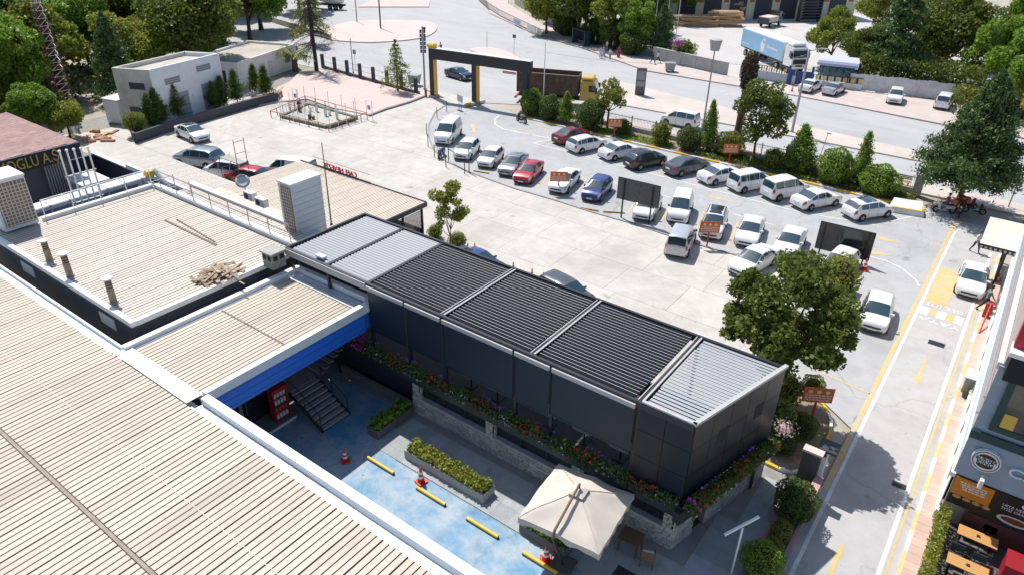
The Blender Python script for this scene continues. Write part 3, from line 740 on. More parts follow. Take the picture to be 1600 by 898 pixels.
for c in range(5):
    for r in range(3):
        a0 = c*Le/5; z0 = 2.96+r*1.29
        endbox(a0+.012,a0+Le/5-.012,-.025,.02,z0+.01,z0+1.28,'wall_panel',navy_panel,rest)
for a,z in ((1.95,5.35),(4.35,5.35)):
    w = endbox(a-.3,a+.3,.021,.03,z-.33,z+.33,'vent_window',rubber,rest)
endbox(-.05,Le+.1,-.12,.05,6.80,6.92,'roof_edge_trim',bright_edge,rest)
b = MB(); b.box(-8.5,-6.3,20.22,20.36,6.845,6.92); b.build('roof_edge_trim', bright_edge, rest, world=True)
# dim furniture inside the upper terrace
for k,u in enumerate((-17.8,-16.2,-13.2,-11.4,-9.6)):
    t = thing('terrace_table', ['pale terrace table behind the left wide screen','second terrace table behind the left wide screen','pale terrace table behind the narrow screen','terrace table at the left end of the right wide screen','terrace table at the right end of the right wide screen'][k], 'table', (u,21.3,2.62), group='terrace tables')
    b = MB(); b.box(-.45,.45,-.35,.35,.72,.76); b.build('table_top', mat('pale_table', (.3,.28,.25), .5), t)
    b = MB(); b.tube((0,0,0),(0,0,.72),.04); b.build('leg', black_metal, t)
    b = MB(); b.box(-.25,.25,-.25,.25,0,.03); b.build('foot', black_metal, t)

# ------------------------------------------------------------------ stairs and shop front
st = thing('outdoor_stair', 'dark steel staircase with grey treads turning up to the terrace', 'staircase', (-25,18,0))
tread_m = mat('stair_tread', (.36,.33,.30), .6, var=.25, scale=5)
for k in range(8):
    b = MB(); b.box(-23.35-(k+1)*.29+.01,-23.35-k*.29,16.45,18.15,.17*(k+1)-.05,.17*(k+1)); s = b.build('tread', tread_m, st, world=True)
    b = MB(); b.box(-23.40-k*.29,-23.345-k*.29,16.45,18.15,.17*(k+1)-.04,.17*(k+1)+.006); b.build('nosing', mat('nosing', (.45,.44,.42), .5), s, world=True)
b = MB(); b.box(-27.1,-25.68,16.45,18.3,1.32,1.40); b.build('landing', tread_m, st, world=True)
for k in range(7):
    b = MB(); b.box(-27.1,-25.45,18.3+k*.32,18.3+(k+1)*.32-.01,1.40+.175*(k+1)-.05,1.40+.175*(k+1)); s = b.build('tread', tread_m, st, world=True)
    b = MB(); b.box(-27.1,-25.45,18.295+k*.32,18.35+k*.32,1.40+.175*(k+1)-.04,1.40+.175*(k+1)+.006); b.build('nosing', MATS['nosing'], s, world=True)
for y in (16.43,18.17):
    b = MB(); b.beam((-23.3,y,.12),(-25.7,y,1.4),.05,.22); b.build('stringer', dk, st, world=True)
    b = MB(); b.path([(-23.4,y,0.1),(-23.4,y,1.1),(-25.65,y,2.4)],.025); b.build('handrail', dk, st, world=True)
    b = MB(); b.tube((-24.5,y,.8),(-24.5,y,1.75),.02); b.build('baluster', dk, st, world=True)
b = MB(); b.path([(-25.4,18.3,1.4),(-25.4,18.3,2.4),(-25.4,20.5,3.6)],.025); b.build('handrail', dk, st, world=True)

shop = thing('corner_shop', 'dark glazed shop entrance under the blue canopy with a raised step', 'shop front', (-26.5,14,0))
b = MB(); b.box(-26.75,-26.6,11.2,16.4,0,5.0); b.build('dark_wall', mat('dark_shop', (.02,.018,.017), .5), shop, world=True)
b = MB(); b.box(-26.6,-25.35,12.2,16.4,0,.16); b.build('step_platform', mat('step_tiles', (.20,.20,.20), .7, var=.2, scale=4), shop, world=True)
b = MB(); b.box(-25.35,-25.28,12.2,16.4,.05,.165); b.build('step_edge', white_dirty, shop, world=True)
for y in (12.6,14.2,15.9):
    b = MB(); b.box(-26.59,-26.48,y-.09,y+.09,.16,4.8); b.build('column', grey_metal, shop, world=True)
for y in (12.7,14.3):
    b = MB(); b.box(-26.58,-26.55,y,y+1.45,.2,2.6); p_ = b.build('door_pane', glass, shop, world=True)
    b = MB(); b.tube((-26.5,y+.2,.9),(-26.5,y+.2,1.9),.02); b.build('door_handle', steel, p_, world=True)
b = MB(); b.box(-26.58,-26.56,14.75,15.65,.16,2.9); b.build('menu_panel', black_metal, shop, world=True)
b = MB(); b.lathe((-26.52,0,0),[(.4,0)],12)
# round logo decal
b = MB()
for k in range(24):
    t = 2*math.pi*k/24; b.box(-26.545,-26.54,15.2+.36*math.cos(t)-.03,15.2+.36*math.cos(t)+.03,2.2+.36*math.sin(t)-.03,2.2+.36*math.sin(t)+.03)
b.box(-26.545,-26.54,15.05,15.35,2.08,2.32)
b.build('round_emblem', mat('emblem_pink', (.55,.42,.45), .6), shop, world=True)
b = MB(); b.add([(-26.53,14.6,2.55),(-26.53,15.1,2.25),(-26.53,15.05,2.75)],[(0,1,2)]); b.build('orange_flag', mat('orange_flag', (.75,.35,.03), .6), shop, world=True)
# ------------------------------------------------------------------ vegetation
def leaf_mesh(name, cen, size, m, seed=0, aspect=.6, up=.0, stuff=False):
    """one leaf-shaped folded quad per centre (n,3)"""
    r = np.random.RandomState(seed); n = len(cen)
    d = r.normal(size=(n,3)); d[:,2] += up; d /= np.linalg.norm(d,axis=1)[:,None]
    t = r.normal(size=(n,3)); t -= (t*d).sum(1)[:,None]*d; t /= np.linalg.norm(t,axis=1)[:,None]
    w = np.cross(d,t); s = (size*r.uniform(.45,1.55,n))[:,None]
    # diamond leaf: base, left, tip, right
    v = np.stack([cen-t*s*.5, cen+w*s*aspect*.5+d*s*.08, cen+t*s*.5, cen-w*s*aspect*.5+d*s*.08],1).reshape(-1,3)
    me = bpy.data.meshes.new(name)
    me.vertices.add(n*4); me.vertices.foreach_set('co', v.astype(np.float32).ravel())
    me.loops.add(n*4); me.loops.foreach_set('vertex_index', np.arange(n*4,dtype=np.int32))
    me.polygons.add(n); me.polygons.foreach_set('loop_start', np.arange(0,n*4,4,dtype=np.int32))
    me.materials.append(m); me.update(calc_edges=True); me.validate(); return me
def blob_points(n, blobs, seed, hollow=.55):
    r = np.random.RandomState(seed); wts = np.array([b[3]**2 for b in blobs]); wts = wts/wts.sum()
    idx = r.choice(len(blobs), n, p=wts); B = np.array([b[:4] for b in blobs]); Q = np.array([b[4] if len(b) > 4 else .8 for b in blobs])
    d = r.normal(size=(n,3)); d /= np.linalg.norm(d,axis=1)[:,None]
    rad = (hollow+(1-hollow)*r.uniform(0,1,n)**.6)*r.normal(1,.06,n)
    p = B[idx,:3]+d*(B[idx,3]*rad)[:,None]*np.stack([np.ones(n),np.ones(n),Q[idx]],1)
    return p
def broad_blobs(rx, rz, zc, k, seed, sub=.42):
    r = random.Random(seed); out = []
    for i in range(k):
        a = r.uniform(0,6.283); e = math.asin(r.uniform(-.75,1)); q = r.uniform(.45,.85)
        out.append((rx*q*math.cos(a)*math.cos(e), rx*q*math.sin(a)*math.cos(e), zc+rz*q*math.sin(e), rx*sub*r.uniform(.55,1.1), .8))
    return out
def trunk_mb(h, r, limbs, seed, top=None):
    q = random.Random(seed); b = MB()
    x = y = 0; pts = [(0,0,-.05)]; rs = [r*1.25]
    for k in range(1,5):
        x += q.uniform(-.06,.06)*h*.3; y += q.uniform(-.06,.06)*h*.3
        pts.append((x,y,h*k/4)); rs.append(r*(1-.16*k))
    b.path(pts, rs, 8)
    for l in limbs:
        st_ = pts[2 if q.random() < .4 else 3]
        mid = ((st_[0]+l[0])/2+q.uniform(-.2,.2),(st_[1]+l[1])/2+q.uniform(-.2,.2),(st_[2]*.6+l[2]*.4))
        b.path([st_,mid,l[:3]],[r*.55,r*.36,r*.12],6)
    return b
LEAF = dict(
  mid=leafmat('leaf_mid', (.07,.115,.018), (.38,.40,.065)),
  dark=leafmat('leaf_dark', (.042,.078,.016), (.24,.29,.05)),
  yellow=leafmat('leaf_yellowish', (0.104,0.143,0.018), (0.442,0.468,0.078)),
  bright=leafmat('leaf_bright', (0.078,0.169,0.018), (0.325,0.468,0.065)),
  conifer=leafmat('leaf_conifer', (0.033,0.075,0.026), (0.169,0.260,0.078), .2),
  maple=leafmat('leaf_maple', (.042,.078,.014), (.24,.29,.055)),
  clipped=leafmat('leaf_clipped', (0.039,0.085,0.018), (0.182,0.260,0.052)),
  dry=leafmat('leaf_dry', (0.065,0.052,0.033), (0.208,0.156,0.091), .1))
PROTO = {}
def broad_proto(key, rx, rz, zc, k, n, size, m, seed, trunk_h, trunk_r):
    bl = broad_blobs(rx, rz, zc, k, seed)
    PROTO[key] = (leaf_mesh('crown', blob_points(n, bl, seed), size, LEAF[m], seed), trunk_mb(trunk_h, trunk_r, bl[:7], seed).mesh('trunk', bark, True))
broad_proto('oak0', 5.0, 5.4, 6.6, 34, 17000, .42, 'mid', 11, 6, .32)
broad_proto('oak1', 5.2, 5.8, 7.0, 36, 17000, .42, 'dark', 12, 6.5, .35)
broad_proto('oak2', 4.6, 4.8, 5.8, 30, 15000, .40, 'yellow', 13, 5, .28)
broad_proto('oak3', 4.8, 5.8, 7.0, 34, 17000, .42, 'bright', 14, 6, .3)
def conifer_proto(key, H, R0, n, size, m, seed, layers=16, droop=.12, z0=.12, dens=9):
    r = np.random.RandomState(seed); pts = []; b = MB(); b.path([(0,0,-.05),(0,0,H*.5),(0,0,H*.97)],[H*.022,H*.013,.02],7)
    for L in range(layers):
        f = L/(layers-1); z = H*(z0+(1-z0)*f**.92); rad = R0*(1-f)**.8*r.uniform(.85,1.1)+.12
        for k in range(dens):
            a = r.uniform(0,6.283); rr_ = rad*r.uniform(.7,1.08)
            m_ = max(10,int(n/(layers*dens)*(.4+1.2*(1-f))))
            t = r.uniform(.15,1,m_)**.7; wv = (1.05-.55*t)*.30*rad+.07
            px = np.cos(a)*rr_*t+r.normal(size=m_)*wv*.55; py = np.sin(a)*rr_*t+r.normal(size=m_)*wv*.55
            pz = z-droop*rr_*t**1.5+r.normal(size=m_)*.10*(1+.3*rad)
            pts.append(np.stack([px,py,pz],1))
            b.tube((0,0,z),(math.cos(a)*rr_*.85,math.sin(a)*rr_*.85,z-droop*rr_*.7),.035*(1.2-f)+.01,.008,4)
    PROTO[key] = (leaf_mesh('crown', np.concatenate(pts), size, LEAF[m], seed, .45), b.mesh('trunk', bark, True))
conifer_proto('cedar', 12.5, 4.4, 15000, .34, 'conifer', 21, 20, .16, .16, 10)
conifer_proto('pine', 11.3, 4.5, 66000, .27, 'conifer', 22, 25, -.02, .23, 14)
conifer_proto('cypress', 3.2, .95, 6500, .13, 'bright', 23, 14, -.35, .12, 9)
conifer_proto('cypress_tall', 4.4, 1.05, 7500, .14, 'bright', 24, 16, -.4, .14, 9)
conifer_proto('cypress_dark', 2.6, .8, 4600, .13, 'clipped', 25, 12, -.35, .10, 9)
conifer_proto('young_cedar', 6.2, 2.3, 2600, .22, 'mid', 26, 11, .30, .22, 6)
def bush_proto(key, rx, rz, n, size, m, seed, rough=.06):
    r = np.random.RandomState(seed); d = r.normal(size=(n,3)); d /= np.linalg.norm(d,axis=1)[:,None]
    lump = 1+.10*np.sin(d[:,0]*5+seed)*np.cos(d[:,1]*6)+.08*np.sin(d[:,2]*7+2*seed)
    rad = lump*(1-np.abs(r.normal(0,rough,n)))*np.where(r.uniform(size=n) < .25, r.uniform(.5,.9,n), 1)
    p = d*rad[:,None]*np.array([rx,rx,rz])+np.array([0,0,rz*.96])
    p = p[p[:,2] > 0]
    core = MB(); core.lathe((0,0,0),[(rx*.2,.0),(rx*.55,.25*rz),(rx*.74,.9*rz),(rx*.55,1.5*rz),(rx*.1,1.75*rz)],9)  # solid dark core added inside to block light through the leaf shell
    PROTO[key] = (leaf_mesh('crown', p, size, LEAF[m], seed, .6), core.mesh('stemless_shade_core', mat('light_block_core', (.025,.03,.012), .95, var=.3, scale=6)))
bush_proto('round_dark', 1.5, 1.5, 5200, .15, 'clipped', 31); bush_proto('round_bright', 1.5, 1.45, 5200, .15, 'bright', 32)
bush_proto('round_mid', 1.4, 1.3, 4800, .14, 'mid', 33); bush_proto('loose', 1.3, 1.3, 2600, .19, 'mid', 34, .18); bush_proto('yellow_bush', 1.2, 1.1, 3000, .15, 'yellow', 35, .15)
def plant(key, name, label, cat, loc, s=1.0, rot=None, sz=None, group=None):
    cr, tk = PROTO[key]
    t = thing(name, label, cat, loc, rng.uniform(0,6.28) if rot is None else rot, group, (s,s,sz if sz else s))
    put('crown', cr, t); put('trunk' if 'stem' not in tk.name else 'stemless_shade_core', tk, t); return t
def gp(x,y,z=0): p = G(x,y); return (p[0],p[1],z)

# big maple in the bed
ml = broad_blobs(3.65, 3.2, 6.0, 54, 77, .24)
t = thing('maple_tree', 'large spreading maple at the right end of the dark restaurant', 'tree', (-6.3,31.3,.05))
put('crown', leaf_mesh('crown', blob_points(30000, ml, 77, .12), .19, LEAF['maple'], 77, .8, .35), t); trunk_mb(4.6, .2, ml[:9], 77).build('trunk', bark, t, True)
# young tree behind the pergola's left bays
yb = broad_blobs(1.45, 2.3, 3.6, 22, 5, .36)
t = thing('young_tree', 'slim young broadleaf tree beside the cafe roof behind the pergola', 'tree', gp(703,394))
put('crown', leaf_mesh('crown', blob_points(3600, yb, 5, .3), .19, LEAF['yellow'], 5, .6), t); trunk_mb(2.4, .06, yb[:6], 5).build('trunk', bark, t, True)
plant('yellow_bush','flowering_shrub','yellow green low shrub at the foot of the young tree','shrub',gp(715,388),.6)
plant('yellow_bush','flowering_shrub','low shrub glimpsed between cafe posts left of the young tree','shrub',gp(680,372),.5)
# columnar shrub beside the dark board
plant('yellow_bush','upright_shrub','yellow green upright shrub in front of the glossy dark board','shrub',(-6.6,44.6,.3),1.05,sz=1.65)
plant('round_mid','upright_shrub','small ball topped tree between the maple and the orange board','shrub',(-4.75,33.3,.5),.45,sz=.62)
# plants along the verge
V = [('round_bright','round bright green bush nearest the gate on the verge',(-47.0,68.0),.95,1.0),('round_dark','grey green clipped ball bush second from the gate',(-44.2,67.6),.92,1.0),
 ('cypress','pointed bright green bush third from the gate',(-42.0,67.6),1.15,1.05),('round_dark','large dark clipped ball behind the white wagon',(-38.8,67.4),1.1,1.12),
 ('round_dark','low dark bush behind the orange board on the verge',(-35.0,67.9),.62,.6),('loose','loose upright shrub left of the road van',(-30.3,67.7),.82,1.0),('round_dark','dark round bush in front of the white road van',(-27.3,67.9),.85,.85),
 ('cypress_tall','slender cypress beside the street lamp',(-25.6,68.7),1.0,1.15),('round_mid','dark shrub at the foot of the palm trunk',(-23.2,68.6),1.0,1.0),('loose','reddish loose shrub right of the magnolia',(-18.6,68.0),.75,.8),
 ('cypress','broad conical bush by the tall steel pole',(-16.4,68.7),1.7,1.35),('round_bright','bright round bush left of the narrow cypress',(-12.9,67.9),1.12,1.1),('cypress_tall','narrow pointed cypress between two round bushes',(-10.9,68.3),1.0,1.12),('round_bright','rightmost bright round bush before the gate pillar',(-9.0,67.5),1.15,.92)]
for k,(key,lab,p,s,sz) in enumerate(V): plant(key,'verge_bush' if 'round' in key or key=='loose' else 'cypress_tree',lab,'bush' if 'round' in key or key=='loose' else 'tree',(*p,.08),s,sz=sz)
mg = broad_blobs(1.35, 1.5, 3.5, 15, 41, .45)
def small_tree(name, lab, loc, rx, rz, zc, n, size, m, seed, th, k=16):
    bl = broad_blobs(rx, rz, zc, k, seed, .43); t = thing(name, lab, 'tree', loc)
    put('crown', leaf_mesh('crown', blob_points(n, bl, seed), size, LEAF[m], seed), t); trunk_mb(th, .09+.02*rx, bl[:6], seed).build('trunk', bark, t, True); return t
small_tree('young_broadleaf', 'small broadleaf tree beside the yellow dump truck', (-37.4,68.9,.05), 1.9, 2.0, 3.6, 3400, .22, 'mid', 42, 2.6)
small_tree('magnolia_tree', 'olive coloured magnolia in front of the palm trunk', (-20.8,69.0,.05), 2.6, 3.3, 4.9, 7000, .27, 'maple', 43, 3.5, 22)
# dense verge groundcover
gc = np.random.RandomState(9).uniform(size=(5200,3)); gc = gc*np.array([20,2.4,.35])+np.array([-26,66.7,.1])
tag(put('groundcover', leaf_mesh('groundcover', gc, .22, LEAF['dark'], 9)), 'dark leafy ground cover under the verge bushes', 'ground cover', kind='stuff')
gc = np.random.RandomState(10).uniform(size=(1800,3)); gc = gc*np.array([9,1.8,.12])+np.array([-38,66.8,.1])
tag(put('grass_patch', leaf_mesh('grass_patch', gc, .2, LEAF['bright'], 10)), 'bright grass patch by the kerb behind the white cars', 'grass', kind='stuff')
# big pine at the right corner
plant('pine','pine_tree','big dense dark pine over the delivery scooters','tree',(-2.7,68.2,0),.9,rot=.4,sz=1.02)
# palm trunk without fronds
t = thing('palm_tree', 'headless palm trunk with old leaf bases at its top', 'tree', (-23.4,70.6,0))
b = MB(); b.path([(0,0,-.05),(.05,0,3),(.1,.05,6.2),(.1,.05,7.2)],[.42,.36,.36,.46],14); b.build('trunk', mat('palm_bark', (.13,.095,.07), .95, var=.4, scale=7, bump=.8, bump_scale=9), t)
pb = np.random.RandomState(4); a = pb.uniform(0,6.28,1300); z = pb.uniform(6.4,9.9,1300); rr_ = .36+.32*np.sin((z-6.4)/3.5*3.14)+pb.normal(0,.06,1300)
put('leaf_bases', leaf_mesh('leaf_bases', np.stack([np.cos(a)*rr_+.1,np.sin(a)*rr_+.05,z],1), .38, LEAF['dry'], 4, .5), t)
b = MB(); b.path([(.1,.05,7),(.1,.05,9.8)],[.46,.5],10); b.build('crown_core', MATS['palm_bark'], t)
def palm(lab, loc, s):
    t = thing('fan_palm', lab, 'tree', loc, scale=s); r = random.Random(int(loc[0])); b = MB(); b.path([(0,0,0),(0,0,1.0)],[.2,.17],8); b.build('trunk', bark, t)
    for k in range(16):
        a = r.uniform(0,6.28); e = r.uniform(.1,1.1); m = MB(); L = 1.3
        for q in range(7):
            f0 = q/7*L; x0 = math.cos(a)*f0*math.cos(e); y0 = math.sin(a)*f0*math.cos(e); z0 = 1.0+math.sin(e)*f0-.5*f0*f0*.6
            for sgn in (-1,1):
                px, py = -math.sin(a)*sgn*.45, math.cos(a)*sgn*.45
                m.add([(x0,y0,z0),(x0+math.cos(a)*.12,y0+math.sin(a)*.12,z0),(x0+px+math.cos(a)*.3,y0+py+math.sin(a)*.3,z0-.18)],[(0,1,2)])
        m.build('frond', LEAF['mid'], t)
palm('small fan palm at the foot of the palm trunk', (-24.2,69.0,.1), 1.0)
palm('bushy palm beside the white outbuilding and the bare tree', gp(462,112), 2.2)
# white-building hedge planter trees
for k,(x,y,key,s,lab) in enumerate(((214,205,'round_mid',.8,'low bush at the left end of the navy planter'),(238,196,'cypress_dark',1.25,'first cypress in the navy planter'),(250,192,'cypress_dark',1.35,'second cypress in the navy planter'),(278,182,'cypress_dark',1.3,'lone cypress behind the parked white saloon'),(336,168,'cypress_dark',1.1,'left cypress of the middle pair by the outbuilding'),(350,163,'cypress_dark',1.2,'right cypress of the middle pair by the outbuilding'),(371,158,'cypress_dark',1.35,'cypress between the two white outbuildings'),(400,142,'cypress_dark',1.2,'dark cypress before the low outbuilding'),(417,148,'cypress_dark',1.3,'last cypress by the railed enclosure'))):
    p = G(x,y,.55); plant(key,'planter_cypress',lab,'tree',(p[0],p[1],.5),s)
# bare tree and deodar near plaza
t = thing('bare_conifer', 'leafless dark conifer with drooping bare branches by the plaza', 'tree', gp(495,112))
b = MB(); b.path([(0,0,-.1),(0,0,7),(.1,0,14.5)],[.3,.2,.05],8); b.build('trunk', mat('dark_bark', (.045,.035,.03), .95), t)
r = random.Random(2); m = MB()
for k in range(60):
    z = r.uniform(3.2,13.6); a = r.uniform(0,6.28); L = (15-z)*.42*r.uniform(.6,1.1)
    pts = [(0,0,z)]
    for q in range(1,6): pts.append((math.cos(a)*L*q/5, math.sin(a)*L*q/5, z-.35*L*(q/5)**1.6))
    m.path(pts,[.07,.055,.04,.03,.02,.01],5)
    for q in range(1,6):
        for w in range(6):
            p0 = Vector(pts[q-1]).lerp(Vector(pts[q]),r.random()); m.tube(p0,p0+Vector((r.uniform(-.5,.5),r.uniform(-.5,.5),r.uniform(-.75,-.05))),.014,.004,3)
m.build('branches', MATS['dark_bark'], t)
plant('young_cedar','young_cedar','young drooping cedar standing on the pink plaza','tree',gp(622,144,.1),1.0,rot=1.0)
# far-left wood of broad trees
FB = [(-90,53),(-95,36),(-103,45),(-92,46),(-101,58),(-110,52),(-112,66),(-103,70),(-120,60),(-124,74),(-114,80),(-131,86),(-90,30),(-86,22),(-97,26),(-106,36),(-116,44),(-128,54),(-138,68),(-146,80),(-141,96),(-152,108),(-134,44),(-120,32),(-108,24),(-96,14),(-84,12),(-126,98),(-148,62),(-160,92),(-162,120),(-118,18),(-88,5),(-104,4),(-146,40),(-160,60),(-175,100)]
for i,p in enumerate(FB):
    key = ['oak1','oak0','oak3','oak2','oak1'][i % 5]; s = rng.uniform(.95,1.35)
    plant(key,'woodland_tree','tall broadleaf tree in the wood at the far left','tree',(*p,0),s,group='trees of the far left wood')
for i,(x,y,k_,s,lab) in enumerate(((62,218,'oak3',.50,'bushy shrub tree at the foot of the red lattice mast'),(110,215,'oak2',.42,'leafy shrub tree right of the lattice mast foot'),(30,205,'oak2',.45,'yellow green shrub tree left of the lattice mast'))):
    plant(k_,'shrub_tree',lab,'tree',gp(x,y),s)
for i,(p,k_,s,lab) in enumerate((((-88,41),'cedar',.8,'dark conifer behind the white outbuilding'),((-104,63),'cedar',.9,'deodar at the roadside left of the bare conifer'),((-98,78),'young_cedar',1.6,'pale drooping cedar at the far left roadside'))):
    plant(k_,'roadside_conifer',lab,'tree',(*p,0),s)
ug = np.random.RandomState(33); n_ = 26000; u_ = ug.uniform(-150,-80,n_); v_ = ug.uniform(-5,95,n_); h_ = ug.uniform(0,1,n_)*(1.2+1.6*(np.sin(u_*.5)*np.cos(v_*.37)+.6).clip(.1)); ok_ = (v_ < 30+(-80-u_)*1.1) & ~((v_ > 34) & (u_ > -91)) & ~((v_ > 25) & (u_ > -84))
tag(put('undergrowth', leaf_mesh('undergrowth', np.stack([u_,v_,h_+.1],1)[ok_], .55, LEAF['dark'], 33)), 'shaded undergrowth under the far left wood', 'undergrowth', kind='stuff')
# trees behind the bus stop
BS = [((-74,110.8),'oak2',.85,'yellow green tree left of the bus stop'),((-67.5,111),'oak1',1.0,'dark broad tree over the bus stop'),((-60,109.5),'oak0',1.0,'pale topped tree over the waiting people'),((-54.5,108),'oak3',.7,'leafy tree left of the flagpoles'),((-80,122),'oak1',.8,'dark tree behind the road bend wall'),((-72,121),'oak0',.95,'tree second row behind the bus stop'),((-64,124),'oak1',1.0,'tall dark tree rear of the bus stop group'),((-56,117),'cedar',.95,'dark cedar behind the flagpoles'),((-50.5,108.5),'cedar',.62,'small dark cedar between the flagpoles'),((-90,135),'oak3',.8,'tree beyond the bend of the far road'),((-62,140),'oak0',.9,'tree at the depot left of the timber stacks')]
for p,k_,s,lab in BS: plant(k_,'roadside_tree',lab,'tree',(*p,0),s)
for p_,s_,lab in (((-70.5,112),1.7,'dark understorey shrub left behind the bus shelter'),((-63,109.5),1.6,'dark understorey shrub behind the bus shelter'),((-58.5,108),1.8,'dark understorey shrub behind the waiting people'),((-54,105.5),1.5,'leafy shrub at the left end of the depot wall')):
    plant('round_dark','understorey_shrub',lab,'shrub',(*p_,0),s_,sz=s_*.9)
t = plant('loose','bougainvillea','purple flowering shrub beside the depot wall','shrub',(-45.5,106,.1),1.5,sz=1.3)
fp_ = np.random.RandomState(6).normal(size=(160,3))*np.array([.35,.35,.3])+np.array([1.1,.3,2.2]); put('flowers', leaf_mesh('flowers', fp_, .2, leafmat('flower_purple', (.25,.05,.35), (.55,.15,.6)), 6), t)
# right-hand mass of trees
RT = [((-26.5,116),'oak0',.72,'rounded tree behind the guard booth'),((-21,113),'oak1',.62,'darker tree right of the guard booth'),((-17.5,112),'cedar',1.15,'big dark cedar behind the white fence'),((-12,118),'oak1',1.0,'dark broadleaf right of the big cedar'),((-5,112),'oak3',.9,'green tree above the rear satellite dish'),((-1,105),'oak3',.68,'tree above the right fence end'),((4,108),'oak0',.9,'tree at the upper right edge'),((4,101),'oak3',.75,'roadside tree right of the rear white van'),((-15,132),'oak0',1.1,'tall tree in the second row right'),((-3,126),'oak3',1.15,'bright tall tree in the second row right'),((8,120),'oak2',1.1,'yellow green tall tree at the far right'),((-24,138),'oak0',1.0,'far tree above the guard booth'),((9,99),'oak0',.75,'leafy tree beside the pine top at the right'),((1.5,98),'oak2',.6,'low yellow green tree behind the pine')]
for p,k_,s,lab in RT: plant(k_,'roadside_tree',lab,'tree',(*p,0),s)
iv2 = np.random.RandomState(14).uniform(size=(9000,3))**np.array([1,1,.8])*np.array([15,5,4.2])+np.array([-21,107.6,.2])
tag(put('understorey', leaf_mesh('understorey', iv2, .36, LEAF['dark'], 14)), 'dark understorey mass behind the white corrugated fence', 'undergrowth', kind='stuff')
iv3 = np.random.RandomState(16).uniform(size=(9000,3))**np.array([1,1,.9])*np.array([16,9,4.5])+np.array([1,96.5,.2])
tag(put('roadside_thicket', leaf_mesh('roadside_thicket', iv3, .34, LEAF['mid'], 16)), 'tangled green thicket beside the road at the right edge', 'thicket', kind='stuff')
ivy = np.random.RandomState(12).uniform(size=(5200,3))*np.array([13,5,2.4])+np.array([-9,104.5,.2])
tag(put('ivy_hedge', leaf_mesh('ivy_hedge', ivy, .3, LEAF['mid'], 12)), 'overgrown climbing hedge at the right end of the white fence', 'hedge', kind='stuff')
# hedges and courtyard planters
def planter(name, label, p, q, w, h, m, leafm, lh, n, seed, size=.14, flow=None):
    p = Vector((*p,0)); q = Vector((*q,0)); d = (q-p); L = d.length; d.normalize(); a = math.atan2(d.y,d.x)
    t = thing(name, label, 'planter', ((p.x+q.x)/2,(p.y+q.y)/2,0), a)
    b = MB(); b.box(-L/2,L/2,-w/2,-w/2+.07,0.03,h); b.box(-L/2,L/2,w/2-.07,w/2,0.03,h); b.box(-L/2,-L/2+.07,-w/2+.07,w/2-.07,.03,h-.002); b.box(L/2-.07,L/2,-w/2+.07,w/2-.07,.03,h-.002); b.build('box', m, t)
    b = MB(); b.box(-L/2+.071,L/2-.071,-w/2+.071,w/2-.071,.04,h-.1); b.build('soil', soil, t)
    r = np.random.RandomState(seed); c = r.uniform(-1,1,size=(n,3)); c *= np.array([L/2-.08,w/2-.02,lh/2]); c[:,2] += h+lh/2-.08
    lum = .5+.5*np.sin(c[:,0]*4+seed)*np.cos(c[:,1]*9); keep = c[:,2] < h+lh*(.62+.38*lum); put('foliage', leaf_mesh('foliage', c[keep], size, LEAF[leafm], seed), t); return t
conc_plant = mat('planter_concrete', (.38,.37,.35), .85, var=.15, scale=3); dark_plant = mat('planter_dark', (.12,.13,.14), .8, var=.15, scale=3)
planter('courtyard_planter', 'dark planter box by the stair foot with bright leafy plants', (-21.2,17.75), (-21.2,20.2), .75, .5, dark_plant, 'bright', .5, 900, 51, .2)
planter('courtyard_planter', 'long concrete planter with clipped yellow green hedge in the courtyard sun', (-18.95,18.05), (-14.15,18.05), .8, .5, conc_plant, 'yellow', .42, 2600, 52, .15)
planter('courtyard_planter', 'planter box half hidden under the beige parasol', (-12.0,17.75), (-9.7,17.75), .8, .5, dark_plant, 'bright', .42, 1000, 53, .17)
planter('courtyard_planter', 'planter at the bottom picture edge beside the parasol foot', (-7.3,16.9), (-6.0,16.9), .8, .5, conc_plant, 'yellow', .4, 500, 54, .17)
# flowers on the restaurant troughs
def trough_flowers(p, q, w, z, n, seed):
    p = Vector((*p,0)); q = Vector((*q,0)); d = q-p; L = d.length; d.normalize(); nn = Vector((d.y,-d.x,0)); r = np.random.RandomState(seed)
    s = r.uniform(0,L,n); clump = .5+.5*np.sin(s*3.1+seed)*np.sin(s*1.3+1)
    o = r.uniform(-.12,w+.1,n); h = r.uniform(-.05,.3,n)*(.5+.8*clump)
    return np.stack([p.x+d.x*s+nn.x*o, p.y+d.y*s+nn.y*o, z+h-np.where(o > w,.2,0)],1), s
for key,(p,q,n,sd) in dict(front=((-25.6,20.32),(-6.4,20.32),6200,61), end=((-6.1,20.0),(-4.75,26.0),2600,62)).items():
    c, s = trough_flowers(p,q,.36 if key=='front' else .38,2.92,n,sd); r = np.random.RandomState(sd); sp = (s*1.1).astype(int)
    o = put('trough_plants', leaf_mesh('trough_plants', c, .13, LEAF['dark'] if key=='end' else LEAF['clipped'], sd), rest, True)
    for nm,c0,c1 in (('magenta',(.45,.02,.25),(.75,.12,.5)),('violet',(.22,.05,.42),(.5,.2,.75)),('white',(.7,.65,.6),(.9,.88,.85)),('red',(.5,.02,.03),(.75,.08,.06))):
        pick = ((np.sin(s*2.3+len(nm)*1.7) > .1) & (r.uniform(size=n) < (.16 if key=='front' else .07))); cc = c[pick]+np.array([0,0,.07])
        put(nm+'_blossoms', leaf_mesh(nm+'_blossoms', cc, .10, leafmat('flower_'+nm, c0, c1, .2), sd, .9, .8), rest, True)
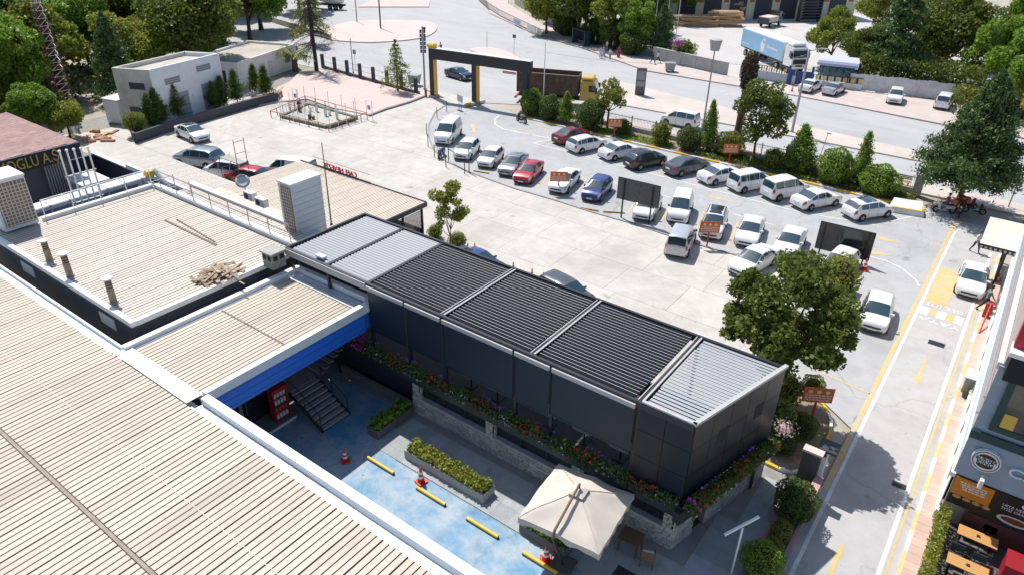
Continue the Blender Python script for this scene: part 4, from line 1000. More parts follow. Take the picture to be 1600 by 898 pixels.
# corner blossom basket
bc = np.random.RandomState(8).normal(size=(260,3))*np.array([.22,.22,.16])+np.array([-4.55,27.0,3.05])
put('corner_blossoms', leaf_mesh('corner_blossoms', bc, .11, leafmat('flower_pale', (.6,.35,.4), (.85,.75,.7)), 8), rest, True)
# shrubs of the bed and the strip beside the lane
for lab,p,key,s,sz in (('leafy shrub against the restaurant end wall in the bed',(-5.6,30.2),'loose',.75,.8),('bright climbing shrub at the far corner of the end wall',(-5.9,32.4),'loose',.7,.9),('dark ground shrub beside the painted bed kerb',(-4.4,30.8),'round_dark',.5,.42),('low dark shrub near the yellow kerb in the bed',(-4.9,29.2),'round_dark',.55,.4)):
    plant(key,'bed_shrub',lab,'shrub',(*p,.09),s,sz=sz)
b = MB()
strip_t = thing('lane_planter', 'pink edged narrow planting strip between courtyard and lane', 'planter', (-2.9,23,0))
b.box(-3.62,-3.48,18.2,26.6,0,.22); b.box(-2.62,-2.48,18.2,26.6,0,.28); b.build('kerb', mat('pink_kerb', (.42,.24,.24), .7, var=.15, scale=3), strip_t, world=True)
b = MB(); b.box(-3.48,-2.62,18.2,26.6,-.04,.16); b.build('soil', soil, strip_t, world=True)
for lab,p,key,s,sz in (('dark clipped ball bush beside the sign pillar',(-3.05,25.3),'round_dark',.62,.62),('loose flowering shrub in the lane planter',(-3.05,23.6),'loose',.36,.4),('bright green ball bush at the bottom edge of the lane planter',(-3.1,21.4),'round_bright',.55,.55),('second loose shrub behind the bright ball in the lane planter',(-3.05,22.6),'loose',.32,.36)):
    plant(key,'lane_shrub',lab,'shrub',(*p,.15),s,sz=sz)
# ------------------------------------------------------------------ cars
carglass = mat('car_glass', (.025,.06,.075), .03, spec=1.0, coat=.8)
lamp_clear = mat('headlight_glass', (.55,.57,.60), .08, spec=.9, coat=.8); lamp_red = mat('taillight_red', (.45,.015,.015), .15, coat=.6)
plate_m = mat('plate_white', (.75,.76,.78), .5); alloy = mat('alloy_rim', (.55,.56,.58), .3, metal=.7); trim = mat('black_trim', (.02,.02,.022), .6)
def paint(n, c, metal=.0): return mat('car_paint_'+n, c, .32 if metal == 0 else .28, metal=metal, coat=.7)
PAINT = dict(white=paint('white',(.78,.78,.77)), silver=paint('silver',(.55,.56,.57),.35), red=paint('red',(.42,.015,.02)), darkred=paint('darkred',(.16,.012,.016)), blue=paint('blue',(.035,.055,.20),.2), black=paint('black',(.012,.012,.014)), grey=paint('grey',(.10,.105,.115),.35), steelgrey=paint('steelgrey',(.30,.31,.33),.4), navy=paint('navy',(.015,.028,.06),.2), paleblue=paint('paleblue',(.24,.30,.36),.35))
TYPES = dict(
 sedan=dict(L=4.6,W=1.80,H=1.46,belt=.93,top=[(-2.3,.55),(-2.27,.80),(-2.15,1.02),(-1.62,1.06),(-.85,1.40),(-.2,1.46),(.25,1.44),(1.08,1.0),(1.7,.93),(2.1,.80),(2.26,.66),(2.3,.45)],ws=(.33,1.02),rw=(-1.55,-.9),side=(-1.35,1.0),pil=(-.72,.12),wb=(-1.35,1.38)),
 hatch=dict(L=4.1,W=1.76,H=1.49,belt=.95,top=[(-2.05,.55),(-2.02,.85),(-1.9,1.05),(-1.5,1.40),(-1.2,1.45),(-.3,1.49),(.3,1.46),(1.12,1.02),(1.65,.94),(1.92,.80),(2.03,.64),(2.05,.45)],ws=(.38,1.06),rw=(-1.86,-1.50),side=(-1.45,1.02),pil=(-.72,.18),wb=(-1.25,1.28)),
 wagon=dict(L=4.4,W=1.78,H=1.50,belt=.95,top=[(-2.2,.55),(-2.17,.85),(-2.08,1.05),(-1.75,1.40),(-1.5,1.46),(-.3,1.50),(.3,1.47),(1.15,1.02),(1.75,.94),(2.05,.80),(2.18,.64),(2.2,.45)],ws=(.38,1.08),rw=(-2.04,-1.76),side=(-1.75,1.05),pil=(-1.35,-.62,.2),wb=(-1.3,1.34)),
 suv=dict(L=4.25,W=1.80,H=1.62,belt=1.02,top=[(-2.12,.6),(-2.1,.95),(-2.0,1.12),(-1.68,1.52),(-1.4,1.58),(-.3,1.62),(.4,1.57),(1.15,1.10),(1.75,1.02),(2.0,.88),(2.1,.7),(2.12,.5)],ws=(.46,1.08),rw=(-1.96,-1.68),side=(-1.65,1.05),pil=(-.75,.2),wb=(-1.28,1.32)),
 mpv=dict(L=4.25,W=1.78,H=1.82,belt=1.08,top=[(-2.12,.6),(-2.11,1.0),(-2.06,1.15),(-1.92,1.70),(-1.8,1.78),(-.2,1.82),(.45,1.76),(1.28,1.14),(1.85,1.0),(2.05,.82),(2.11,.65),(2.12,.5)],ws=(.52,1.22),rw=(-2.05,-1.93),side=(-1.85,1.18),pil=(-.95,.22),wb=(-1.35,1.32)),
 van=dict(L=4.9,W=1.9,H=2.0,belt=1.18,top=[(-2.45,.6),(-2.44,1.05),(-2.41,1.25),(-2.33,1.88),(-2.2,1.96),(.0,2.0),(.75,1.94),(1.55,1.28),(2.15,1.10),(2.36,.92),(2.44,.7),(2.45,.5)],ws=(.82,1.5),rw=(-2.40,-2.34),side=(.0,1.45),pil=(.35,),wb=(-1.55,1.5)))
CARMESH = {}
class CarShape:
    def __init__(s, d):
        s.d = d; s.xs = np.array([p[0] for p in d['top']]); s.zs = np.array([p[1] for p in d['top']])
    def top(s, x): return float(np.interp(x, s.xs, s.zs))
    def w(s, x):
        q = abs(x)/(s.d['L']/2); return s.d['W']/2*(1-.07*q**3-.16*max(0,(q-.88)/.12)**2)
    def belt(s, x): return min(s.top(x)-.03, s.d['belt']+.03*(-x)/2)
    def zb(s, x):
        q = abs(x)/(s.d['L']/2); return .19+.10*max(0,(q-.8)/.2)**2
    def P(s, x, t, off=0.0, side=1):
        """t 0..1 from the sill round to the roof centre line"""
        w = s.w(x); zb = s.zb(x); zt = s.top(x); be = s.belt(x); fr = max(0,min(1,(zt-be)/(s.d['H']-s.d['belt'])))
        wt = w*(.90-.16*fr)
        pts = [(0,.0,zb),(.1,w*.86,zb),(.18,w*.97,zb+.10),(.40,w,zb+.55*(be-zb)),(.55,w*.985,be-.05),(.60,w*.955,be),(.84,wt,zt-.05*(.3+fr)),(.91,wt*.86,zt-.012),(1.0,0,zt+.015)]
        T = [p[0] for p in pts]; y = float(np.interp(t,T,[p[1] for p in pts])); z = float(np.interp(t,T,[p[2] for p in pts]))
        if off:
            e = .02; y2 = float(np.interp(min(1,t+e),T,[p[1] for p in pts]))-float(np.interp(max(0,t-e),T,[p[1] for p in pts])); z2 = float(np.interp(min(1,t+e),T,[p[2] for p in pts]))-float(np.interp(max(0,t-e),T,[p[2] for p in pts]))
            l = math.hypot(y2,z2) or 1
            dzdx = (s.top(x+.05)-s.top(x-.05))/.1 if t > .6 else 0
            nx = -dzdx*abs(y2/l) if t > .6 else 0
            ny, nz = z2/l, -y2/l; k = math.sqrt(nx*nx+ny*ny+nz*nz) or 1
            return (x+off*nx/k, side*(y+off*ny/k), z+off*nz/k)
        return (x, side*y, z)
def patch(sh, x0, x1, t0, t1, off, nx=6, nt_=4, sides=(1,), full=False):
    b = MB()
    for sd in sides:
        vs = []; ts = [t0+(t1-t0)*j/nt_ for j in range(nt_+1)]
        if full:
            seq = [(t,1) for t in ts]+[(t,-1) for t in ts[::-1][1:]]
        else: seq = [(t,sd) for t in ts]
        for i in range(nx+1):
            x = x0+(x1-x0)*i/nx
            for t,q in seq: vs.append(sh.P(x,t,off,q))
        n = len(seq); fs = []
        for i in range(nx):
            for j in range(n-1):
                f = (i*n+j,i*n+j+1,(i+1)*n+j+1,(i+1)*n+j); fs.append(f if (sd == -1 and not full) else f[::-1])
        b.add(vs, fs)
    return b
def car_parts(ty, col, roof=None):
    key = (ty,col,roof)
    if key in CARMESH: return CARMESH[key]
    d = TYPES[ty]; sh = CarShape(d); parts = []; pm = PAINT[col]
    xs = sorted(set([round(float(x),3) for x in sh.xs]+[round(v,3) for v in np.linspace(-d['L']/2,d['L']/2,25)]))
    ts = [0,.1,.18,.29,.40,.50,.55,.60,.68,.76,.84,.91,.96,1.0]
    b = MB(); vs = []; n = len(ts)*2-1
    for x in xs:
        for t in ts: vs.append(sh.P(x,t,0,1))
        for t in ts[::-1][1:]: vs.append(sh.P(x,t,0,-1))
    fs = []
    for i in range(len(xs)-1):
        for j in range(n-1): fs.append((i*n+j,(i+1)*n+j,(i+1)*n+j+1,i*n+j+1))
    fs.append(tuple(range(n))); fs.append(tuple(range((len(xs)-1)*n,len(xs)*n))[::-1])
    b.add(vs, fs); me = b.mesh('body', pm, True); bm = bmesh.new(); bm.from_mesh(me); bmesh.ops.recalc_face_normals(bm, faces=bm.faces); bm.to_mesh(me); bm.free()
    me.polygons.foreach_set('use_smooth',[True]*len(me.polygons)); me.set_sharp_from_angle(angle=R(38)); parts.append(('body',me,None))
    w0,w1 = d['ws']; parts.append(('windscreen', patch(sh,w0-.04,w1+.05,.855,1.0,.008,6,3,full=True).mesh('windscreen',carglass,True),None))
    r0,r1 = d['rw']; parts.append(('rear_window', patch(sh,r0-.02,r1+.03,.86,1.0,.010,4,3,full=True).mesh('rear_window',carglass,True),None))
    s0,s1 = d['side']; cuts = [s0]+list(d['pil'])+[s1]
    for sd in (1,-1):
        for i in range(len(cuts)-1):
            a = cuts[i]+(.035 if i else 0); c = cuts[i+1]-(.035 if i < len(cuts)-2 else 0)
            parts.append(('side_window', patch(sh,a,c,.622,.822,.007,5,3,(sd,)).mesh('side_window',carglass,True),None))
    if roof == 'glass':
        parts.append(('roof_glass', patch(sh,-.95,.22,.90,1.0,.008,5,2,full=True).mesh('roof_glass',carglass,True),None))
    if roof == 'black':
        parts.append(('black_roof', patch(sh,d['rw'][1]+.02,d['ws'][0]-.03,.845,1.0,.006,8,3,full=True).mesh('black_roof',PAINT['black'],True),None))
    if roof == 'rails':
        for sd in (1,-1):
            mb = MB(); mb.tube(sh.P(-1.5,.86,.05,sd),sh.P(.2,.86,.05,sd),.02,n=6); parts.append(('roof_rail',mb.mesh('roof_rail',trim),None))
    hx = d['L']/2
    for sd in (1,-1):
        parts.append(('headlight', patch(sh,hx-.42,hx-.06,.47,.72,.012,4,3,(sd,)).mesh('headlight',lamp_clear,True),None))
        mb = MB(); x = -hx
        if ty in ('mpv','van','wagon','suv','hatch'): mb = patch(sh,-hx+.02,-hx+.20,.44,.64 if ty!='van' else .6,.012,3,3,(sd,))
        else: mb = patch(sh,-hx+.02,-hx+.30,.44,.60,.012,3,3,(sd,))
        parts.append(('taillight', mb.mesh('taillight',lamp_red,True),None))
        mb = MB(); mb.cbox(d['ws'][1]-.30,d['ws'][1]-.14,sd*(d['W']/2-.02)-.10,sd*(d['W']/2-.02)+.10+sd*.06,d['belt']+.02,d['belt']+.17,.03); parts.append(('door_mirror',mb.mesh('door_mirror',pm if ty not in ('mpv','van') else trim),None))
        for hx_ in (-.15,.75):
            mb = MB(); mb.box(hx_-.11,hx_+.09,sd*(d['W']/2*.985),sd*(d['W']/2*.985+.02),d['belt']-.15,d['belt']-.115); parts.append(('door_handle',mb.mesh('door_handle',pm),None))
    mb = MB(); mb.cbox(hx-.16,hx+.014,-.50,.50,.46,.585,.02); parts.append(('grille',mb.mesh('grille',trim),None))
    mb = MB(); mb.cbox(hx-.14,hx+.022,-.62,.62,.22,.345,.02); parts.append(('lower_intake',mb.mesh('lower_intake',trim),None))
    mb = MB(); mb.cbox(-hx-.012,-hx+.12,-.66,.66,.24,.36,.02); parts.append(('rear_bumper_trim',mb.mesh('rear_bumper_trim',trim),None))
    for sd in (1,-1):
        for xd in (d['pil'][-1] if ty != 'van' else .35, d['ws'][1]-.02, -.75 if ty != 'van' else -.9):
            mb = patch(sh,xd-.012,xd+.012,.14,.60,.003,1,6,(sd,)); parts.append(('door_gap',mb.mesh('door_gap',trim),None))
    mb = patch(sh,d['ws'][1]+.06,d['ws'][1]+.10,.86,1.0,.004,1,3,full=True); parts.append(('wiper_cowl',mb.mesh('wiper_cowl',trim),None))
    mb = MB(); mb.box(hx+.013,hx+.025,-.26,.26,.35,.455); parts.append(('number_plate',mb.mesh('number_plate',plate_m),None))
    zp = .72 if ty in ('sedan','mpv','van') else .60
    mb = MB(); mb.box(-hx-.03,-hx+.02,-.26,.26,zp-.055,zp+.055); parts.append(('number_plate',mb.mesh('number_plate',plate_m),None))
    rw = .31 if ty in ('sedan','hatch','wagon') else .33
    for wx in d['wb']:
        for sd in (1,-1):
            yo = sd*(sh.w(wx)+.004)
            mb = MB(); mb.lathe((wx,yo-(.02 if sd > 0 else 0),rw+.02),[(rw+.055,0),(rw+.055,.02)],20,axis='y'); parts.append(('wheel_arch',mb.mesh('wheel_arch',trim),None))
            ty_ = MB(); y0 = yo+.012 if sd > 0 else yo-.012-.0
            ty_.lathe((wx,yo-.17 if sd > 0 else yo-.025,rw),[(rw*.9,0),(rw,.02),(rw,.175),(rw*.92,.195)],20,axis='y')
            rm = MB(); rm.lathe((wx,(yo+.026) if sd > 0 else yo-.038,rw),[(rw*.66,0),(rw*.64,.012)],16,axis='y')
            sp = MB()
            for k in range(5):
                a = 2*math.pi*k/5+.3; c_, s_ = math.cos(a), math.sin(a); ys = (yo+.039) if sd > 0 else yo-.045
                sp.add([(wx+c_*.05-s_*.035,ys,rw+s_*.05+c_*.035),(wx+c_*.05+s_*.035,ys,rw+s_*.05-c_*.035),(wx+c_*rw*.6+s_*.03,ys,rw+s_*rw*.6-c_*.03),(wx+c_*rw*.6-s_*.03,ys,rw+s_*rw*.6+c_*.03)],[(0,1,2,3)])
            parts.append(('wheel',ty_.mesh('wheel',rubber,False),[('rim',rm.mesh('rim',trim)),('spokes',sp.mesh('spokes',alloy))]))
    CARMESH[key] = parts; return parts
def car(ty, col, loc, ang, label, name='parked_car', group=None, roof=None, cat='car', s=1.0):
    t = thing(name, label, cat, (loc[0],loc[1],loc[2] if len(loc) > 2 else .012), R(ang), group, s if s != 1 else None)
    for nm, me, subs in car_parts(ty, col, roof):
        o = put(nm, me, t)
        if subs:
            for sn, sm in subs: put(sn, sm, o)
    return t
def car_front(ty, col, px, ang, label, **k):
    p = G(*px,.15); L = TYPES[ty]['L']*k.get('s',1)/2; a = R(ang); return car(ty,col,(p[0]-L*math.cos(a),p[1]-L*math.sin(a),.012),ang,label,**k)
def car_rear(ty, col, px, ang, label, **k):
    p = G(*px,.2); L = TYPES[ty]['L']*k.get('s',1)/2; a = R(ang); return car(ty,col,(p[0]+L*math.cos(a),p[1]+L*math.sin(a),.012),ang,label,**k)
gn = 'cars parked in the near row'; gf = 'cars parked in the far row'
car_front('van','white',(690,227),-66,'white panel van parked first in the near row by the gate',name='parked_van',cat='van',group=gn)
car_front('hatch','white',(720,251),-68,'white hatchback behind the black wire cage panel',group=gn)
car_front('hatch','white',(756,263),-72,'white small hatchback with oval lamps left of the silver saloon',group=gn,s=.95)
car_front('sedan','steelgrey',(789,276),-73,'metallic grey saloon left of the red car',group=gn)
car_front('sedan','red',(813,288),-74,'bright red saloon in the near row',group=gn,s=.98)
car_front('sedan','white',(868,303),-77,'white saloon behind the orange board in the near row',group=gn)
car_front('hatch','blue',(920,315),-79,'dark blue hatchback in the near row',group=gn)
car_front('hatch','white',(1002,346),-76,'white hatchback partly hidden by the speckled dark board',group=gn)
car_front('mpv','white',(1057,350),-72,'white people carrier facing the yard, nose to tail with the silver one',group=gn,name='parked_van',cat='van')
car_front('suv','white',(1108,375),-75,'white car with black roof behind an orange board',group=gn,roof='black')
car_front('sedan','white',(1163,387),-78,'white saloon left of the maple facing the yard',group=gn)
car_front('sedan','white',(1222,405),-84,'white saloon half hidden behind the maple crown top',group=gn)
car_rear('mpv','silver',(1054,402),104,'dusty silver people carrier seen from behind in the yard',name='parked_van',cat='van')
car('sedan','white',(-12.75,46.9,.012),-100,'white saloon parked askew in front of the maple')
car_front('hatch','white',(1292,437),-95,'white car mostly hidden behind the glossy dark board')
car_front('hatch','white',(1360,519),-84,'white hatchback with black grille parked beside the lane')
car_front('sedan','white',(1511,466),-88,'white saloon standing on the lane crossing',name='lane_car',s=.98)
car_rear('sedan','darkred',(868,224),76,'dark red saloon first in the far row',group=gf)
car_rear('wagon','white',(890,237),72,'white estate car with roof rails in the far row',group=gf,roof='rails')
car_rear('sedan','white',(940,248),69,'white saloon between the white estate and the black hatchback',group=gf)
car_rear('hatch','black',(980,262),67,'black hatchback with grey rear window in the far row',group=gf,s=1.06)
car_rear('sedan','grey',(1042,272),66,'dark grey saloon in the middle of the far row',group=gf,s=1.03)
car_rear('sedan','white',(1095,285),64,'white saloon left of the two white vans',group=gf)
car_rear('mpv','white',(1142,297),62,'white delivery van with black bumpers in the far row',group=gf,name='parked_van',cat='van')
car_rear('mpv','white',(1195,309),62,'white passenger van second of the pair in the far row',group=gf,name='parked_van',cat='van',s=1.03)
car_rear('sedan','white',(1242,324),61,'white saloon with black sunroof in the far row',group=gf)
car_rear('hatch','white',(1322,339),56,'white hatchback with black glass roof, last in the far row',group=gf,roof='glass',s=1.04)
p = G(287,219); car('sedan','white',(p[0]+.3,p[1]+.9,.02),-4,'white saloon with panoramic roof parked by the navy planter',roof='glass')
p = G(712,124); car('sedan','navy',(p[0],p[1]+.7,-.02),-9,'dark blue saloon driving past behind the gate',name='passing_car')
p = G(1062,196); car('mpv','white',(p[0],p[1],-.02),181,'white van on the road seen through the verge bushes',name='passing_van',cat='van')
car('sedan','white',(-24.8,100.9,.1),84,'white saloon parked left of the pair at the blue gate')
car('sedan','silver',(-21.9,101.4,.1),84,'silver white saloon parked right of the pair by the white fence')
car('suv','white',(-14.6,102.4,.1),-82,'white estate facing the road in front of the white fence')
car('mpv','white',(-9.2,103.6,.1),90,'white van seen from behind at the fence end',name='parked_van',cat='van')
# cars half hidden behind low roofs on the left
p = G(308,232,1.7); car('suv','paleblue',(p[0],p[1],.02),200,'blue grey off-roader with tilted windscreen behind the lean-to roof',roof='rails',s=1.12)
p = G(352,254,1.5); car('mpv','white',(p[0],p[1],.02),200,'white car between the off-roader and the red car')
p = G(382,262,1.4); car('hatch','red',(p[0],p[1],.02),203,'red car behind the scaffold tower')
p = G(452,252,1.6); car('van','white',(p[0],p[1],.02),200,'white van roof showing above the cafe roof',name='parked_van',cat='van')
p = G(752,398,1.35); car('sedan','blue',(p[0]-.3,p[1],.02),-5,'blue car mostly hidden behind the pergola roof')
p = G(884,440,1.5); car('suv','grey',(p[0],p[1],.02),-12,'dark grey car peeping over the pergola edge')

# ------------------------------------------------------------------ lorries
def wheel_set(t, xs, ys, r, w=.3):
    for x in xs:
        for y in ys:
            b = MB(); b.lathe((x,y-w/2,r),[(r*.88,0),(r,.03),(r,w-.03),(r*.88,w)],18,axis='y'); o = b.build('wheel',rubber,t)
            b = MB(); s = 1 if y > 0 else -1; b.lathe((x,y+s*w/2-(.0 if s > 0 else .02),r),[(r*.55,0),(r*.45,.02)],14,axis='y'); b.build('hub',grey_metal,o)
def cab(t, x, W, z0, H, L, pm, zroof=None):
    b = MB(); hw = W/2
    prof = [(x-L,z0),(x,z0),(x+.05,z0+H*.42),(x-.22,z0+H*.92),(x-.5,z0+H),(x-L,z0+H)]
    n = len(prof); b.add([(p[0],-hw,p[1]) for p in prof]+[(p[0],hw,p[1]) for p in prof],[tuple(range(n)),tuple(range(2*n-1,n-1,-1))]+[(i,n+i,n+(i+1) % n,(i+1) % n) for i in range(n)])
    me = b.mesh('cab',pm); bm = bmesh.new(); bm.from_mesh(me); bmesh.ops.bevel(bm,geom=bm.edges[:],offset=.06,segments=2,affect='EDGES'); bmesh.ops.recalc_face_normals(bm,faces=bm.faces); bm.to_mesh(me); bm.free(); c = put('cab',me,t)
    def fx(z): f = (z-z0-H*.42)/(H*.5); return x+.05-.27*f+.012
    b = MB(); za, zb_ = z0+H*.48, z0+H*.84; b.add([(fx(za),-hw+.14,za),(fx(za),hw-.14,za),(fx(zb_),hw-.14,zb_),(fx(zb_),-hw+.14,zb_)],[(0,1,2,3)]); b.build('windscreen',carglass,c)
    for s in (1,-1):
        b = MB(); b.box(x-.95,x-.22,s*(hw),s*(hw+.012),z0+H*.48,z0+H*.80); b.build('side_window',carglass,c)
        b = MB(); b.cbox(x-.12,x+.08,s*(hw+.06),s*(hw+.3),z0+H*.45,z0+H*.72,.03); b.build('door_mirror',trim,c)
        b = MB(); b.box(x+.0,x+.08,s*(hw-.5),s*(hw-.1),z0+.15,z0+.38); b.build('headlight',lamp_clear,c)
    b = MB(); b.box(x-.02,x+.09,-hw+.2,hw-.2,z0+.45,z0+H*.40); b.build('grille',trim,c)
    b = MB(); b.cbox(x-.3,x+.12,-hw,hw,z0-.25,z0+.12,.05); b.build('bumper',pm,c)
    return c
# yellow dump truck behind the gate
p0 = G(790,158); p1 = G(905,168)
aa = math.atan2(p1[1]-p0[1],p1[0]-p0[0])
dt = thing('dump_truck', 'yellow cab dump truck with tall rusty tipper body behind the gate', 'truck', (p1[0]+.2,p1[1]+.9,-.02), aa)
yel = mat('truck_yellow', (.62,.42,.10), .4, coat=.3, var=.06, scale=2)
cab(dt, 1.5, 2.45, .95, 2.35, 2.0, yel)
b = MB(); b.cbox(-.45,1.0,-1.1,1.1,3.32,3.7,.12); b.build('roof_spoiler',yel,dt)
rust = mat('rusty_tipper', (.13,.085,.06), .85, var=.35, scale=1.6, dirt=(.24,.17,.12), dirt_amt=.7, dirt_scale=.9)
tb = MB(); x0,x1 = -8.3,-.75
tb.box(x0,x1,-1.25,-1.17,1.45,3.75); tb.box(x0,x1,1.17,1.25,1.45,3.75); tb.box(x0,x0+.08,-1.17,1.17,1.45,3.6); tb.box(x1-.08,x1,-1.17,1.17,1.45,3.75); tb.box(x0+.08,x1-.08,-1.17,1.17,1.45,1.6); body = tb.build('tipper_body',rust,dt)
rib = MB().box(-.05,.05,-.06,.0,1.45,3.72).mesh('rib',rust)
for k in range(11):
    put('rib',rib,body,loc=(x0+.2+k*.72,-1.25,0)); put('rib',rib,body,loc=(x0+.2+k*.72,1.31,0))
b = MB(); b.box(x0-.02,x1+.02,-1.33,-1.15,3.75,3.85); b.box(x0-.02,x1+.02,1.15,1.33,3.75,3.85); b.build('top_rim',mat('rim_rust',(.26,.18,.13),.8,var=.3,scale=3),body)
b = MB(); b.box(-8.2,1.0,-.5,.5,.75,1.1); b.build('chassis',trim,dt)
b = MB(); b.box(-6.5,-1,-1.2,-1.12,.85,1.05); b.box(-6.5,-1,1.12,1.2,.85,1.05); b.build('side_guard',yel,dt)
wheel_set(dt,(.55,-4.9,-6.25),(-1.05,1.05),.52)
b = MB(); b.box(-8.6,-8.35,-1.1,1.1,.6,.8); b.build('rear_bumper',red_paint,dt)
# blue curtain trailer and white tractor
q0 = G(1158,100); q1 = G(1225,118); q1 = (-29.9,109.6,0); aa = R(-40)
tr = thing('articulated_lorry', 'white lorry with pale blue curtain trailer in the depot yard', 'truck', (q1[0],q1[1]+.6,-.01), aa)
cab(tr, .9, 2.45, .95, 2.75, 2.2, PAINT['white'])
b = MB(); b.cbox(-1.3,.3,-1.1,1.1,3.72,4.15,.14); b.build('roof_fairing',PAINT['white'],tr)
b = MB(); b.box(-13.6,-1.75,-1.24,1.24,1.25,4.0); box = b.build('trailer_box',mat('trailer_white',(.74,.74,.73),.5,var=.05,scale=1),tr)
b = MB(); b.box(-13.5,-1.9,-1.27,-1.241,1.35,3.85); cur = b.build('side_curtain',mat('curtain_blue',(.30,.52,.74),.5,var=.06,scale=1.2),box)
b = MB()
b.lathe((-7.2,-1.272,2.6),[(.62,0),(.6,.012)],20,axis='y'); b.lathe((-7.0,-1.272,3.15),[(.38,0),(.36,.012)],16,axis='y'); b.box(-7.6,-6.7,-1.285,-1.272,1.6,2.2); b.build('white_emblem',white_paint,cur)
b = MB()
for k in range(7): b.box(-5.9+k*.42,-5.6+k*.42,-1.284,-1.271,2.35,2.35+.32*(1 if k else 1.5))
for k in range(5): b.box(-12.8+k*.32,-12.6+k*.32,-1.284,-1.271,1.75,2.0)
b.build('lettering_marks',white_paint,cur)
b = MB(); b.box(-13.5,1.0,-.5,.5,.85,1.24); b.build('chassis',trim,tr)
b = MB()
for k in range(24): b.box(-13.4+k*.48,-13.15+k*.48,-1.275,-1.242,1.16,1.34)
b.build('curtain_buckles',trim,box)
wheel_set(tr,(0.0,-2.9,-9.4,-10.7,-12.0),(-1.05,1.05),.5)
# small blue lorry seen from behind
sl_ = thing('tipper_lorry', 'small lorry with pale bed and dark blue tail before the factory', 'truck', (-46.0,146.5,0), R(80))
cab(sl_, 2.6, 2.2, .8, 1.9, 1.5, PAINT['navy']); b = MB(); b.box(-2.6,.9,-1.15,1.15,1.0,1.9); b.build('load_bed',mat('bed_cream',(.55,.52,.45),.7),sl_)
b = MB(); b.box(-2.7,-2.6,-1.15,1.15,.6,1.7); b.build('tailgate',PAINT['navy'],sl_); wheel_set(sl_,(1.8,-1.6),(-.95,.95),.45)
# concrete mixer at the top
mx_ = thing('mixer_truck', 'concrete mixer lorry with white drum on the far road', 'truck', (-124,103,-.02), R(200))
cab(mx_, 3.9, 2.4, .9, 2.0, 1.8, PAINT['white']); b = MB(); b.lathe((0,0,0),[(.5,-3.4),(1.15,-1.6),(1.25,0),(.9,1.7),(.4,2.2)],18); dr = b.build('drum',mat('drum_white',(.66,.64,.6),.5,var=.1,scale=2),mx_,True); dr.rotation_euler = (0,R(82),0); dr.location = (-1.0,0,2.3)
b = MB(); b.box(-4.6,3.6,-.6,.6,.75,1.1); b.build('chassis',trim,mx_); wheel_set(mx_,(3.0,-1.8,-3.1),(-1.0,1.0),.5)

# ------------------------------------------------------------------ two-wheelers
def scooter(loc, ang, label, col, box=None, name='scooter', moto=False):
    t = thing(name, label, 'motorbike' if moto else 'scooter', loc, R(ang), 'two-wheelers'); pm = mat('bike_'+'_'.join(str(round(c,2)) for c in col), col, .35, coat=.5)
    for x in (-.62,.65):
        b = MB(); b.lathe((x,-.06,.28),[(.24,0),(.28,.03),(.28,.09),(.24,.12)],16,axis='y'); o = b.build('wheel',rubber,t); b = MB(); b.lathe((x,-.065,.28),[(.16,0),(.16,.13)],12,axis='y'); b.build('rim',grey_metal,o)
    b = MB(); b.cbox(-.75,-.05,-.17,.17,.42,.72,.07); b.build('rear_body',pm,t)
    b = MB(); b.cbox(-.15,.4,-.17,.17,.22,.34,.04); b.build('footboard' if not moto else 'engine',trim if moto else pm,t)
    if moto: 
        b = MB(); b.cbox(-.05,.42,-.16,.16,.55,.86,.08); b.build('fuel_tank',pm,t)
    b = MB(); b.cbox(.36,.55,-.2,.2,.3,.95,.06); b.build('front_shield',pm,t)
    b = MB(); b.cbox(-.7,.05,-.14,.14,.72,.82,.04); b.build('seat',trim,t)
    b = MB(); b.tube((.65,0,.28),(.42,0,1.02),.035); b.build('fork',grey_metal,t)
    b = MB(); b.path([(.36,-.34,1.05),(.42,-.1,1.04),(.42,.1,1.04),(.36,.34,1.05)],.018); b.build('handlebar',trim,t)
    b = MB(); b.cbox(.5,.62,-.09,.09,.88,1.0,.03); b.build('headlight',lamp_clear,t)
    b = MB(); b.cbox(-.82,-.74,-.1,.1,.55,.65,.02); b.build('taillight',lamp_red,t)
    if box:
        b = MB(); b.cbox(-1.05,-.5,-.26,.26,.84,1.32,.04); b.build('delivery_box',box,t)
    return t
obox = mat('delivery_box_orange', (.55,.12,.05), .5, var=.1, scale=4)
p = G(815,192); scooter((p[0],p[1],.012), 168, 'black maxi scooter parked at the verge corner near the gate', (.015,.015,.017))
p = G(690,246); scooter((p[0],p[1],.012), -70, 'blue scooter squeezed before the white panel van', (.03,.06,.2))
for px,ang,lab,c in (((1474,333),-160,'white delivery scooter left under the pine',(.6,.6,.6)),((1496,337),-80,'dark delivery scooter middle under the pine',(.03,.03,.035)),((1520,334),10,'dark delivery scooter right under the pine',(.05,.03,.03)),((1509,328),40,'red delivery scooter behind the others under the pine',(.4,.03,.02))):
    p = G(*px); scooter((p[0],p[1],.012), ang, lab, c, obox, 'delivery_scooter')
p = G(689,85); scooter((p[0],p[1],-.02), 150, 'motorbike ridden past the young cedar', (.03,.03,.03), None, 'motorbike', True)
